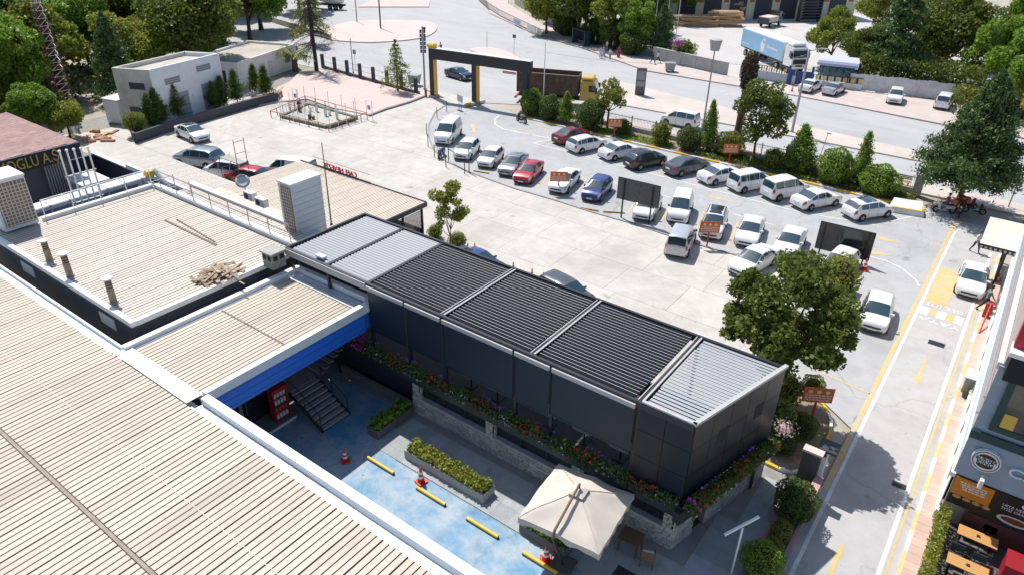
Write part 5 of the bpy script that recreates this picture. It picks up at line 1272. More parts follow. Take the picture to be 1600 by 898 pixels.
# ------------------------------------------------------------------ gate
gx = Vector((-61.2,66.3,0)); gy = Vector((-47.4,68.2,0)); gd = (gy-gx).normalized(); ga = math.atan2(gd.y,gd.x); GL = (gy-gx).length
gate = thing('entrance_gate', 'black entrance gantry with yellow sided posts over the yard entry', 'gate', gx, ga)
gblack = mat('gate_black', (.025,.027,.033), .55, var=.1, scale=1.5); gyel = mat('gate_yellow', (.75,.40,.04), .5)
b = MB(); b.box(0,GL,-.35,.35,4.75,6.0); b.build('beam', gblack, gate)
b = MB(); b.box(-.02,GL+.02,-.37,.37,6.0,6.06); b.build('beam_cap', white_dirty, gate)
for k,x in enumerate((.0,6.1,GL-1.0)):
    b = MB(); b.box(x,x+.62,-.33,.33,0,4.75); o = b.build('post', gblack, gate)
    b = MB(); b.box(x+.62,x+.75,-.30,.30,.35,4.70); 
    if k < 2: b.build('yellow_side', gyel, o)
    b = MB(); b.box(x-.15,x+.85,-.5,.5,0,.33); b.build('plinth', MATS['kerb_concrete'], o)
b = MB(); b.box(10.2,11.9,-.05,.05,4.25,4.5); hs = b.build('hanging_sign', mat('sign_red', (.45,.03,.04), .5), gate)
b = MB()
for k in range(9): b.box(10.3+k*.17,10.4+k*.17,-.06,-.05,4.32,4.43)
b.build('lettering_marks', white_paint, hs)
b = MB(); b.cbox(-.3,.9,-.4,.4,6.06,6.55,.15); b.build('warning_lamp', yellow_paint, gate)
b = MB(); b.lathe((-.6,-.4,0),[(.16,0),(.16,.9),(.1,1.0)],12); ex = b.build('fire_extinguisher', red_paint, gate)
# striped concrete barrier and sign stand at the middle post
b = MB(); p = G(744,166); q = G(762,160)
br = thing('striped_barrier', 'yellow and white striped round barrier at the middle gate post', 'barrier', G(727,168)); A_ = Vector(G(727,168)); B_ = Vector(G(757,161))
for k in range(4):
    b = MB(); b.tube(A_.lerp(B_,k/4)+Vector((0,0,.22)),A_.lerp(B_,(k+1)/4)+Vector((0,0,.22)),.22,n=12); b.build('segment', yellow_paint if k % 2 == 0 else white_dirty, br, world=True)
p = G(719,174); t = thing('sign_stand', 'grey notice board on a stand below the gate', 'sign', p, R(-20)); b = MB(); b.box(-.6,.6,-.03,.03,1.1,1.9); b.build('board', mat('notice_grey', (.5,.5,.52), .5), t)
for x in (-.25,.25):
    b = MB(); b.tube((x,0,0),(x,0,1.1),.03); b.build('leg', dark_metal, t)
b = MB(); b.box(-.5,.5,-.2,.2,0,.05); b.build('foot', dark_metal, t)
# ------------------------------------------------------------------ fence along the road
fen = thing('road_fence', 'low rendered wall with black iron railings between verge and road', 'fence', (-27,69.8,0))
fw_m = mat('fence_wall', (.42,.40,.37), .85, var=.15, scale=2)
for k in range(14):
    x = -46.5+k*2.9
    b = MB(); b.box(x,x+2.9,69.65,69.9,0,.55); b.build('wall_panel', fw_m, fen, world=True)
    b = MB(); b.box(x-.04,x+.04,69.73,69.82,.55,1.75); b.build('post', black_metal, fen, world=True)
    m = MB()
    for q in range(16): m.box(x+.12+q*.175,x+.14+q*.175,69.765,69.785,.62,1.65)
    m.box(x,x+2.9,69.755,69.795,.62,.66); m.box(x,x+2.9,69.755,69.795,1.5,1.54); m.build('railing_panel', black_metal, fen, world=True)
for x in (-6.1,-17.6):
    t = thing('fence_pillar', ['stone gate pillar beside the scooters','grey fence pillar at the broad conical bush'][0 if x > -10 else 1], 'pillar', (x,69.6,0)); b = MB(); b.cbox(-.35,.35,-.35,.35,0,1.9,.03); b.build('shaft', mat('pillar_stone', (.40,.36,.32), .85, var=.15, scale=3), t); b = MB(); b.cbox(-.42,.42,-.42,.42,1.9,2.02,.03); b.build('cap', cap, t)
t = thing('bench', 'brown slatted bench behind the railings right of the round bushes', 'bench', (-7.9,71.0,.1), R(3))
for k in range(4):
    b = MB(); b.box(-1,1,-.25+k*.14,-.14+k*.14,.42,.46); b.build('seat_slat', wood, t)
for k in range(3):
    b = MB(); b.box(-1,1,.32,.36,.55+k*.14,.65+k*.14); b.build('back_slat', wood, t)
for x in (-.8,.8):
    b = MB(); b.box(x-.04,x+.04,-.25,.36,0,.42); b.build('leg', black_metal, t)
t = thing('concrete_ramp_block', 'white and yellow sloped concrete block beside the last far row car', 'barrier', G(1416,330), R(12)); b = MB(); b.add([(-1.3,-.9,0),(1.3,-.9,0),(1.3,.9,0),(-1.3,.9,0),(-1.2,-.85,.45),(1.2,-.85,.45),(1.1,.8,.75),(-1.1,.8,.75)],[(3,2,1,0),(4,5,6,7),(0,1,5,4),(1,2,6,5),(2,3,7,6),(3,0,4,7)]); b.build('block', white_dirty, t); b = MB(); b.box(-1.2,1.2,-.86,-.7,.455,.52); b.box(1.02,1.18,-.7,.7,.5,.6); b.build('yellow_edge', yellow_paint, t)
# ------------------------------------------------------------------ boards
def orange_sign(px, label, ang, h=1.25, w=1.5, bh=.85):
    p = G(*px) if len(px) == 2 else px; t = thing('car_park_sign', label, 'sign', (p[0],p[1],.01), R(ang), 'orange car park signs')
    b = MB(); b.box(-.05,.05,-.04,.04,0,h); b.build('post', red_paint, t)
    b = MB(); b.cbox(-w/2,w/2,-.05,-.01,h-.05,h+bh,.012); o = b.build('board', orange_board, t)
    b = MB()
    for k in range(3): b.lathe((-w*.28+k*w*.28,-.062,h+bh*.72),[(w*.075,0),(w*.07,.01)],10,axis='y')
    b.build('icons', mat('sign_icon', (.75,.60,.35), .5), o)
    b = MB()
    for k in range(3):
        x = -w*.42
        rs = random.Random(k+int(w*10)); 
        while x < w*.4:
            l = rs.uniform(.08,.2); b.box(x,min(w*.43,x+l),-.058,-.051,h+.08+k*.14,h+.145+k*.14); x += l+.04
    b.build('text_lines', mat('sign_text', (.75,.62,.52), .5), o)
orange_sign((872,304),'orange information board before the white saloon in the near row',36)
orange_sign((1104,386),'orange information board before the black roofed white car',33)
orange_sign((959,216),'orange information board on the verge near the black hatchback',36)
orange_sign((1138,258),'orange information board on the verge above the white saloon',36)
orange_sign((-4.3,32.4,.1),'brown orange information board in the bed under the maple',30)
def dark_board(label, a, c, z0, z1, over, m, name='advert_board'):
    A = Vector((*a,0)); B = Vector((*c,0)); d = (B-A).normalized(); ang = math.atan2(d.y,d.x); L = (B-A).length
    t = thing(name, label, 'billboard', A, ang); 
    for x in (0,L):
        b = MB(); b.box(x-.05,x+.05,-.05,.05,0,z1-.1); b.build('post', black_metal, t)
    b = MB(); b.box(-over,L+over,.051,.11,z0,z1); o = b.build('panel', m, t)
    b = MB(); b.box(-over-.03,L+over+.03,.04,.12,z1,z1+.05); b.box(-over-.04,-over,.04,.12,z0,z1); b.box(L+over,L+over+.04,.04,.12,z0,z1); b.build('frame', black_metal, o); return t
dark_board('speckled dark grey back of a billboard on two black posts', (-24.45,48.7), (-22.0,48.85), 1.55, 3.35, .55, mat('speckled_board', (.10,.10,.10), .7, var=.6, scale=9))
gb = dark_board('glossy black framed billboard right of the maple', (-9.6,52.2), (-6.6,52.4), .35, 2.5, .35, mat('glossy_board', (.02,.022,.02), .15, var=.3, scale=1.5, coat=.3))
t = thing('low_retaining_wall', 'low grey wall behind the lane side hatchback', 'wall', (-6.1,46,0)); b = MB(); b.box(-6.3,-5.95,42.6,48.0,0,.75); b.build('wall', mat('retaining', (.35,.33,.31), .85, var=.15, scale=2), t, world=True); b = MB(); b.box(-6.35,-5.9,42.55,48.05,.75,.83); b.build('coping', kerb_grey, t, world=True)
# wire panel and short posts along the near kerb
wp = thing('wire_panel', 'black framed wire panel standing on the kerb before the white hatchback', 'fence', G(701,251)); A_ = Vector(G(701,253)); B_ = Vector(G(733,270))
for p in (A_,B_):
    b = MB(); b.tube(p,p+Vector((0,0,2.3)),.045); b.build('post', black_metal, wp, world=True)
for h in (2.25,1.25):
    b = MB(); b.tube(A_+Vector((0,0,h)),B_+Vector((0,0,h)),.03); b.build('rail', black_metal, wp, world=True)
b = MB()
for k in range(12): b.tube(A_.lerp(B_,k/12)+Vector((0,0,1.25)),A_.lerp(B_,k/12)+Vector((0,0,2.25)),.006,n=3)
for k in range(6): b.tube(A_+Vector((0,0,1.3+k*.16)),B_+Vector((0,0,1.3+k*.16)),.006,n=3)
b.build('wire_mesh', grey_metal, wp, world=True)
for k,px in enumerate(((667,212),(669,230),(679,246),(697,262),(726,272),(698,175),(683,186))):
    p = G(*px); t = thing('kerb_post', 'short black post on the kerb by the white panel van', 'post', (p[0],p[1],0), group='short black kerb posts'); b = MB(); b.tube((0,0,0),(0,0,1.25),.04); b.build('shaft', black_metal, t); b = MB(); b.lathe((0,0,1.25),[(.05,0),(.03,.05)],8); b.build('cap', black_metal, t)
for k,px in enumerate((((908,326),(935,331)),((942,332),(976,334)),((740,268),(764,272)))):
    a = Vector(G(*px[0])); c = Vector(G(*px[1])); b = MB(); b.tube(a+Vector((0,0,.08)),c+Vector((0,0,.08)),.07,n=8); tag(b.build('wheel_stop', mat('worn_wheel_stop', (.50,.36,.12), .8, var=.3, scale=5)), ['worn yellow wheel stop before the blue hatchback','worn yellow wheel stop left of the speckled board','worn yellow wheel stop before the small hatchback'][k], 'wheel stop')
# cones
cone_red = mat('cone_red', (.60,.05,.03), .5); cone_w = mat('cone_white', (.8,.8,.78), .5)
def cone(loc, label, s=1.0):
    t = thing('traffic_cone', label, 'cone', loc, rng.uniform(0,1.5), 'traffic cones', s)
    b = MB(); b.cbox(-.21,.21,-.21,.21,0,.05,.02); b.build('base', cone_red, t)
    b = MB(); b.lathe((0,0,.05),[(.15,0),(.035,.68),(.03,.70)],14); c = b.build('cone', cone_red, t, True)
    for z in (.25,.45):
        b = MB(); b.lathe((0,0,z),[(.15-.115*(z-.05)/.68+.004,0),(.15-.115*(z+.05)/.68+.004,.10)],14); b.build('band', cone_w, c)
for px,lab,s in (((540,720),'thin traffic cone on the shaded blue floor',1.0),((658,752),'traffic cone beside the long concrete planter',1.15),((853,874),'traffic cone beside the parasol foot',1.15),((1350,422),'red and white cone at the glossy board',1.25),((1185,136),'left cone at the blue depot gate',1.2),((1237,144),'right cone by the parked saloon at the depot gate',1.2)):
    cone(G(*px,.02), lab, s)
for k,px in enumerate(((731,392),(742,392),(802,422),(831,432),(849,438))): cone(G(*px,.0)[:2]+(.0,), ['first','second','third','fourth','fifth'][k]+' cone from the left peeping over the pergola', .85)
# yellow wheel stops in the courtyard
for k,u in enumerate((-20.33,-17.18,-14.25,-11.27)):
    t = thing('wheel_stop', ['yellow wheel stop on the edge of the shade','second yellow wheel stop from the stair','third yellow wheel stop from the stair','yellow wheel stop beside the parasol cone'][k], 'wheel stop', (u+.9,16.55,.0), group='courtyard wheel stops'); b = MB(); b.tube((-.85,0,.1),(.85,0,.1),.075,n=10); b.build('bar', yellow_paint, t)
    for x in (-.8,.8):
        b = MB(); b.box(x-.06,x+.06,-.06,.06,.0,.1); b.build('foot', dark_metal, t)
# ------------------------------------------------------------------ parasol and table
canvas = mat('parasol_canvas', (.58,.52,.45), .85, var=.08, scale=1.5, bump=.3, bump_scale=3)
t = thing('parasol', 'large beige square parasol with offset arm over the courtyard', 'parasol', (-9.7,18.05,0), R(6))
hw = 1.72; ze, zt = 2.55, 3.35; n = 20
def pz(x, y):
    r = max(abs(x),abs(y)); lo = min(abs(x),abs(y)); hip = lo/r if r > 1e-6 else 0
    return zt-(zt-ze)*r**.9-.10*r*math.sin(math.pi*min(1,hip))**1.0*(1-hip*.3)+.035*math.sin(5*x+2*y)*r+.02*math.sin(11*y-4*x)*r-.10*(hip*r)**6
b = MB(); P = [(x*hw,y*hw,pz(x,y)) for x in (-1+2*i/n for i in range(n+1)) for y in (-1+2*j/n for j in range(n+1))]
F = [(i*(n+1)+j,(i+1)*(n+1)+j,(i+1)*(n+1)+j+1,i*(n+1)+j+1) for i in range(n) for j in range(n)]
b.add(P,F); o = b.build('canopy', canvas, t, True)
b = MB(); edge_ = [(-1,-1),(1,-1),(1,1),(-1,1)]
for i in range(4):
    a, c = edge_[i], edge_[(i+1) % 4]
    for k in range(n):
        p0 = (a[0]+(c[0]-a[0])*k/n,a[1]+(c[1]-a[1])*k/n); p1 = (a[0]+(c[0]-a[0])*(k+1)/n,a[1]+(c[1]-a[1])*(k+1)/n)
        h0 = .27+.04*math.sin(k*1.1+i); h1 = .27+.04*math.sin((k+1)*1.1+i); o0 = 1+.015*math.sin(k*1.6); o1 = 1+.015*math.sin((k+1)*1.6)
        b.add([(p0[0]*hw,p0[1]*hw,pz(*p0)),(p1[0]*hw,p1[1]*hw,pz(*p1)),(p1[0]*hw*o1,p1[1]*hw*o1,pz(*p1)-h1),(p0[0]*hw*o0,p0[1]*hw*o0,pz(*p0)-h0)],[(0,1,2,3)])
b.build('valance', canvas, o, True)
for sx,sy in edge_:
    b = MB(); b.path([(sx*hw*q/8,sy*hw*q/8,pz(sx*q/8,sy*q/8)+.006) for q in range(1,9)],.014,5); b.build('seam', mat('seam_canvas',(.50,.44,.38),.85), o)
b = MB(); b.add([(-.32,-.32,3.27),(.32,-.32,3.27),(.32,.32,3.27),(-.32,.32,3.27),(0,0,3.43)],[(0,1,4),(1,2,4),(2,3,4),(3,0,4)]); b.build('vent_cap', canvas, o)
arm = mat('parasol_arm', (.20,.13,.08), .6, var=.2, scale=4)
b = MB(); b.path([(0,-1.0,0.1),(-.12,-1.85,2.35)],[.06,.055],8); b.build('mast', mat('parasol_mast',(.05,.045,.04),.5), t)
b = MB(); b.path([(-.12,-1.85,2.35),(-.1,-1.78,2.75),(0,.05,3.62)],[.055,.06,.05],8); b.build('arm', arm, t)
b = MB(); b.tube((0,.05,3.62),(0,.03,3.40),.04); b.build('hanger', arm, t)
b = MB(); b.box(-.45,.45,-1.4,-.55,0.03,.14); b.build('base_slab', mat('base_slab', (.09,.085,.08), .8, var=.2, scale=3), t)
wt = mat('wicker', (.16,.09,.05), .7, var=.3, scale=12)
t = thing('garden_table', 'brown wooden table beside the parasol against the stone wall', 'table', (-7.85,19.45,.02), R(4)); b = MB(); b.box(-.45,.45,-.4,.4,.70,.75); b.build('table_top', wt, t)
for x in (-.38,.38):
    for y in (-.33,.33):
        b = MB(); b.box(x-.04,x+.04,y-.04,y+.04,0,.70); b.build('leg', wt, t)
t = thing('wicker_chair', 'brown wicker chair with white cushion right of the garden table', 'chair', (-6.95,19.2,.02), R(200))
b = MB(); b.cbox(-.28,.28,-.28,.28,.38,.44,.02); b.build('seat', wt, t); b = MB(); b.cbox(-.24,.24,-.24,.24,.44,.52,.03); b.build('cushion', white_dirty, t)
b = MB(); b.cbox(-.28,.28,.24,.30,.44,.95,.03); b.build('backrest', wt, t)
for x in (-.25,.25):
    for y in (-.25,.25):
        b = MB(); b.tube((x,y,0),(x,y,.4),.025); b.build('leg', wt, t)
b = MB(); b.box(-.3,-.24,-.25,.28,.62,.66); b.box(.24,.3,-.25,.28,.62,.66); b.build('armrests', wt, t)
t = thing('drain_grate', 'dark square drain grate in the courtyard paving', 'grate', (-7.2,18.0,.0)); b = MB(); b.box(-.6,.6,-.45,.45,.026,.034); b.build('frame', black_metal, t)
for k in range(9):
    b = MB(); b.box(-.55,.55,-.40+k*.095,-.35+k*.095,.034,.045); b.build('bar', dark_metal, t)
# white T pole
p = (-4.0,20.8,.03); t = thing('white_pole_light', 'slim white post with slanted white bar at the bottom of the courtyard', 'lamp', p); b = MB(); b.tube((0,0,0),(.0,0,2.6),.04); b.build('post', white_paint, t); b = MB(); b.beam((-.5,-.45,2.3),(.35,.65,2.9),.08,.10); b.build('bar', white_paint, t)
# sign pillar between courtyard and lane
t = thing('entrance_pillar', 'dark slab pillar with pink brick wing wall between courtyard and lane', 'pillar', (-3.1,27.4,0)); b = MB(); b.box(-3.5,-2.75,26.9,27.25,0,2.4); b.build('slab', mat('pillar_dark', (.07,.075,.08), .6, var=.15, scale=2), t, world=True); b = MB(); b.box(-3.55,-2.7,26.86,27.29,2.4,2.5); b.build('cap', mat('pillar_cap',(.6,.52,.45),.7), t, world=True)
b = MB(); b.box(-2.75,-2.45,25.6,27.2,0,1.15); b.build('wing_wall', mat('pink_kerb',(.42,.24,.24)), t, world=True); b = MB(); b.box(-2.78,-2.42,25.55,27.0,1.15,1.22); b.build('wing_cap', mat('wing_pink',(.50,.30,.29),.7), t, world=True)
t = thing('overhead_lamp', 'grey flat lamp head on a white post beside the painted bed', 'lamp', (-2.75,28.3,0)); b = MB(); b.box(-.1,.1,-.35,.35,0,1.6); b.build('white_post', white_paint, t); b = MB(); b.cbox(-.35,.5,-.75,.1,2.2,2.35,.03); b.build('head', dark_metal, t); b = MB(); b.tube((0,-.2,1.6),(0,-.2,2.2),.06); b.build('neck', dark_metal, t)
# vending rack and wet floor sign at the shop
t = thing('display_rack', 'red shelf rack with packets beside the stair', 'rack', (-25.75,15.85,.165), R(0))
b = MB(); b.box(-.2,-.16,-.42,.42,0,1.75); b.box(-.16,.22,-.42,-.38,0,1.75); b.box(-.16,.22,.38,.42,0,1.75); b.box(-.2,.25,-.44,.44,1.75,2.0); b.build('frame', red_paint, t)
for k in range(4):
    b = MB(); b.box(-.16,.22,-.38,.38,.15+k*.42,.18+k*.42); s = b.build('shelf', red_paint, t)
    for q in range(4):
        b = MB(); b.cbox(-.05,.16,-.33+q*.18,-.21+q*.18,.18+k*.42,.42+k*.42,.01); b.build('packet', mat('packet_pale',(.65,.66,.7),.5) if k != 1 else mat('packet_red',(.55,.1,.08),.5), s)
t = thing('floor_stand', 'dark stand with yellow panel on the entrance step', 'stand', (-25.8,13.7,.165)); b = MB(); b.box(-.25,.25,-.3,.3,0,.75); b.build('box', navy, t); b = MB(); b.box(.25,.27,-.28,.28,.12,.45); b.build('yellow_panel', mat('panel_yellow',(.8,.5,.02),.5), t)
# ------------------------------------------------------------------ poles
def pole(name, label, base, h, r0, r1, m, cat='pole', lean=(0,0)):
    t = thing(name, label, cat, base); b = MB(); b.tube((0,0,0),(lean[0],lean[1],h),r0,r1,10); b.build('shaft', m, t); b = MB(); b.lathe((0,0,0),[(r0*1.8,0),(r0*1.6,.12)],10); b.build('base_flange', dark_metal, t); return t
t = pole('street_lamp','tall grey lamp post with bucket shaped head beside the slender cypress',(-26.2,68.3,.1),10.0,.10,.06,grey_metal,'lamp'); b = MB(); b.lathe((0,0,9.95),[(.42,0),(.55,.75),(.6,1.0),(.2,1.08)],14); b.build('lamp_head', mat('lamp_bucket',(.42,.40,.38),.5), t)
t = pole('utility_pole','stout concrete pole with arms at the far roadside right',G(1237,208),9.0,.16,.10,mat('pole_concrete',(.42,.41,.40),.8),'pole'); b = MB(); b.tube((0,0,8.8),(1.3,-.4,9.3),.05); b.build('arm', grey_metal, t); b = MB(); b.cbox(1.2,1.9,-.6,-.3,9.22,9.36,.03); b.build('lamp_head', grey_metal, t)
pole('flag_pole','white pole rising from the bushes before the dump truck',(-45.6,68.2,.1),8.3,.06,.045,white_paint)
t = pole('solar_mast','grey mast with columns of blue solar panels beside the gate',G(664,140),7.8,.13,.10,grey_metal,'mast')
sol = mat('solar_cell',(.015,.03,.11),.15,coat=.5)
for s in (-1,1):
    for k in range(6):
        b = MB(); b.box(-.38 if s < 0 else .12,-.12 if s < 0 else .38,-.09,-.05,4.6+k*.48,5.02+k*.48); o = b.build('solar_panel', sol, t); o.rotation_euler = (0,0,R(38))
b = MB(); b.lathe((.3,0,7.6),[(.18,0),(.18,.12)],12,axis='y'); b.build('camera_head', dark_metal, t)
pole('utility_pole','dark wooden pole standing in the roundabout island',G(595,46),9.5,.14,.10,mat('pole_wood',(.10,.085,.075),.9))
pole('utility_pole','shorter dark pole left in the roundabout island',G(558,36),6.5,.09,.07,MATS['pole_wood'])
pole('sign_post','thin dark post behind the plaza pillars',G(552,114),4.6,.06,.05,MATS['pole_wood'])
t = pole('road_sign','thin post with small green sign at the road bend',G(803,88),3.2,.035,.03,grey_metal,'sign'); b = MB(); b.box(-.3,.3,-.03,.03,2.7,3.2); b.build('panel', mat('sign_green',(.03,.15,.08),.5), t)
t = pole('road_sign','thin post with pale sign by the pillars',G(556,110),2.8,.03,.03,grey_metal,'sign'); b = MB(); b.box(-.3,.3,-.03,.03,2.2,2.8); b.build('panel', mat('sign_pale',(.4,.45,.42),.5), t)
pole('road_sign','thin marker post on the splitter island',G(761,76),2.6,.035,.03,dark_metal)
pole('antenna_mast','thin dark antenna mast beside the tall cooling unit',G(518,352,4.0),5.6,.05,.025,dark_metal,'antenna')
t = pole('lamp_post','leaning thin lamp post on the near pavement above the round bush',G(1281,245),2.4,.04,.03,grey_metal,'lamp',(.2,.3)); b = MB(); b.box(.1,.5,.2,.35,2.35,2.43); b.build('lamp_head', grey_metal, t)
pole('barrier_post','dark thin post on the pavement right of the pine',G(1575,325),2.6,.045,.045,dark_metal)
for k,px in enumerate(((1020,72),(1037,80),(1053,83))): 
    t = pole('flag_pole',['left flagpole before the dark cedar','middle flagpole before the dark cedar','right flagpole before the dark cedar'][k],G(*px),9.5,.07,.05,white_paint); b = MB(); b.lathe((0,0,9.5),[(.1,0),(.1,.12),(.02,.16)],8); b.build('finial', white_paint, t)
t = thing('info_pylon','dark grey advertising slab on the median strip','pylon',G(999,150),R(28)); b = MB(); b.cbox(-.62,.62,-.16,.16,0,3.5,.04); b.build('slab', mat('pylon_grey',(.10,.105,.115),.5), t)
for z0,z1 in ((1.2,1.9),(2.05,3.2)):
    b = MB(); b.box(-.5,.5,-.18,-.165,z0,z1); b.build('print_panel', mat('print_grey',(.28,.29,.31),.5,var=.3,scale=6), t)
# skip bins
def skip(px, ang, label, col=(.30,.33,.33)):
    p = G(*px); t = thing('waste_container', label, 'container', (p[0],p[1],.1), R(ang)); m_ = mat('skip_grey',col,.5,metal=.4,var=.2,scale=3)
    b = MB(); b.add([(-.6,-.42,.2),(.6,-.42,.2),(.6,.42,.2),(-.6,.42,.2),(-.75,-.55,1.15),(.75,-.55,1.15),(.75,.55,1.15),(-.75,.55,1.15)],[(3,2,1,0),(4,5,6,7),(0,1,5,4),(1,2,6,5),(2,3,7,6),(3,0,4,7)]); b.build('tub', m_, t)
    b = MB(); b.cbox(-.8,.8,-.6,.6,1.15,1.28,.05); b.build('lid', m_, t)
    for x in (-.5,.5):
        for y in (-.35,.35):
            b = MB(); b.lathe((x,y-.04,.1),[(.1,0),(.1,.08)],10,axis='y'); b.build('caster', rubber, t)
skip((1046,113),30,'grey steel waste container on the pavement by the walkers'); skip((648,133),15,'grey waste container behind the young cedar')
# ------------------------------------------------------------------ plaza pillars
pf = thing('plaza_fence','row of dark square pillars on a low wall along the plaza','fence',G(575,125)); A_ = Vector(G(505,106)); B_ = Vector(G(655,147))
b = MB(); b.beam(A_+Vector((0,0,.15)),B_+Vector((0,0,.15)),.3,.3); b.build('low_wall', mat('plaza_wall',(.22,.15,.13),.85,var=.2,scale=2), pf, world=True)
for k in range(8):
    p = A_.lerp(B_,k/7.2); b = MB(); b.cbox(p.x-.19,p.x+.19,p.y-.19,p.y+.19,0,1.9,.02); b.build('pillar', mat('pillar_slate',(.06,.062,.07),.7), pf, world=True)
for h in (.9,1.6):
    b = MB(); b.tube(A_+Vector((0,0,h)),B_+Vector((0,0,h)),.015,n=5); b.build('wire', dark_metal, pf, world=True)
# ------------------------------------------------------------------ railed enclosure
en = thing('railed_enclosure','bed with tank fittings inside low red rails and thin white poles','enclosure',G(497,183)); C4 = [Vector(G(*p)) for p in ((424,184),(514,206),(574,187),(478,160))]
for i in range(4):
    a, c = C4[i], C4[(i+1) % 4]
    b = MB(); b.tube(a+Vector((0,0,.75)),c+Vector((0,0,.75)),.04,n=6); b.build('red_rail', mat('rail_red',(.38,.06,.04),.5), en, world=True)
    for k in range(6):
        p = a.lerp(c,k/6); b = MB(); b.tube(p,p+Vector((0,0,.78)),.045,n=6); b.build('red_post', MATS['rail_red'], en, world=True)
    for k in range(4):
        p = a.lerp(c,(k+.3)/4)*1.0; ctr = (C4[0]+C4[2])/2; p = p.lerp(ctr,.14); b = MB(); b.tube(p,p+Vector((0,0,2.3)),.035,n=6); b.build('white_pole', white_paint, en, world=True)
b = MB(); q4 = [p.lerp((C4[0]+C4[2])/2,.22) for p in C4]; b.prism([p.xy[:] for p in q4],0,.16); b.build('bed', mat('gravel_bed',(.45,.43,.38),.9,var=.2,scale=4), en, world=True)
for i in range(4):
    a, c = q4[i], q4[(i+1) % 4]; b = MB(); b.beam(a+Vector((0,0,.15)),c+Vector((0,0,.15)),.35,.3); b.build('green_edge', mat('edge_green',(.14,.16,.12),.9), en, world=True)
ct = (C4[0]+C4[2])/2; r = random.Random(5)
for k in range(9):
    x, y = ct.x+r.uniform(-3.6,2.5), ct.y+r.uniform(-1.3,1.5); h = r.uniform(.4,1.3); b = MB(); b.lathe((x,y,.16),[(.16,0),(.16,h*.7),(.22,h*.72),(.22,h*.8),(.08,h)],10); b.build('tank_fitting', [steel,white_dirty,dark_metal][k % 3], en, world=True)
for k in range(5):
    y = ct.y-1.2+k*.55; b = MB(); b.path([(ct.x-4.2,y,.3),(ct.x-4.2,y,1.0),(ct.x-2.2,y,1.0),(ct.x-2.2,y,.3)],.04); b.build('pipe', [steel,red_paint][k % 2], en, world=True)
for px in (C4[3].lerp(C4[0],.35),C4[2]):
    b = MB(); d_ = Vector((.8,.1,0)); b.path([px,px+Vector((0,0,2.2)),px+d_+Vector((0,0,2.2)),px+d_],.035); b.build('sign_frame', white_paint, en, world=True); b = MB(); b.box(px.x+.2,px.x+.6,px.y-.02,px.y+.06,1.2,1.7); b.build('small_sign', mat('sign_grey2',(.4,.42,.42),.5), en, world=True)
# ------------------------------------------------------------------ white outbuildings
def lerp2(a,c,t): return (a[0]+(c[0]-a[0])*t, a[1]+(c[1]-a[1])*t)
def flat_building(name, label, C, H, wallm, roofm, par=.35, walls=None):
    """C: 4 ground corners; walls are separate panels"""
    cx = sum(c[0] for c in C)/4; cy = sum(c[1] for c in C)/4; t = thing(name, label, 'building', (cx,cy,0))
    ws = []
    for i in range(4):
        a, c = C[i], C[(i+1) % 4]; d = Vector((c[0]-a[0],c[1]-a[1],0)).normalized(); n = Vector((-d.y,d.x,0)); s = .25*(1 if (Vector((cx-a[0],cy-a[1],0)).dot(n) > 0) else -1)
        b = MB(); a2 = (a[0]+d.x*.0,a[1]+d.y*.0); b.prism([a,c,(c[0]+n.x*s-d.x*.25,c[1]+n.y*s-d.y*.25),(a[0]+n.x*s+d.x*.25,a[1]+n.y*s+d.y*.25)],0,H+par*(1-.02*i))
        ws.append(b.build('wall', (walls or {}).get(i,wallm), t, world=True))
    b = MB(); b.prism([lerp2(p,(cx,cy),.03) for p in C],H-.15,H); b.build('roof', roofm, t, world=True)
    return t, ws
def wall_rect(t, a, c, u0, u1, z0, z1, name, m, out=.03, par=None):
    d = Vector((c[0]-a[0],c[1]-a[1],0)); L = d.length; d.normalize(); n = Vector((d.y,-d.x,0)); p = Vector((*a,0))+d*u0; q = Vector((*a,0))+d*u1
    b = MB(); b.prism([(p-n*.05).xy[:],(q-n*.05).xy[:],(q+n*out).xy[:],(p+n*out).xy[:]],z0,z1); return b.build(name, m, par or t, world=True)
wgrey = mat('painted_wall_white', (.74,.75,.77), .7, var=.06, scale=.8, dirt=(.50,.48,.45), dirt_amt=.5, dirt_scale=.5)
wbeige = mat('stained_wall', (.58,.57,.50), .8, var=.15, scale=.8, dirt=(.26,.24,.19), dirt_amt=.7, dirt_scale=.4)
roof_old = mat('old_flat_roof', (.46,.42,.36), .9, var=.2, scale=.6, dirt=(.30,.27,.23), dirt_amt=.7, dirt_scale=.3)
A0,A1,A3 = (-75.3,38.5),(-77.0,47.9),(-79.2,36.6); A2 = (A1[0]+A3[0]-A0[0],A1[1]+A3[1]-A0[1])
tA, wA = flat_building('outbuilding','two storey white flat roofed outbuilding behind the navy planter',[A0,A1,A2,A3],5.6,wgrey,roof_old,.45,{3:wbeige,2:wbeige})
shut = mat('shutter_grey', (.32,.33,.36), .6, var=.1, scale=4)
for u0,u1,z0,z1,nm in ((1.6,3.6,4.1,4.75,'louvre_window'),(6.0,8.0,4.6,5.25,'louvre_window'),(6.2,8.3,.1,3.2,'steel_door'),(2.3,4.3,.1,3.0,'steel_door')):
    o = wall_rect(tA,A0,A1,u0,u1,z0,z1,nm,shut)
    for k in range(3):
        zz = z0+(z1-z0)*(k+.5)/3; wall_rect(tA,A0,A1,u0+.06,u1-.06,zz-.02,zz+.02,'slat',dark_metal,.045,o)
wall_rect(tA,A3,A0,1.6,3.4,3.9,4.6,'louvre_window',dark_metal); wall_rect(tA,A3,A0,1.0,4.3,.0,2.0,'dark_dado',mat('dado_slate',(.10,.105,.12),.8),.02)
for u in (4.8,5.6): wall_rect(tA,A0,A1,u,u+.3,2.1,2.45,'meter_box',white_paint,.12)
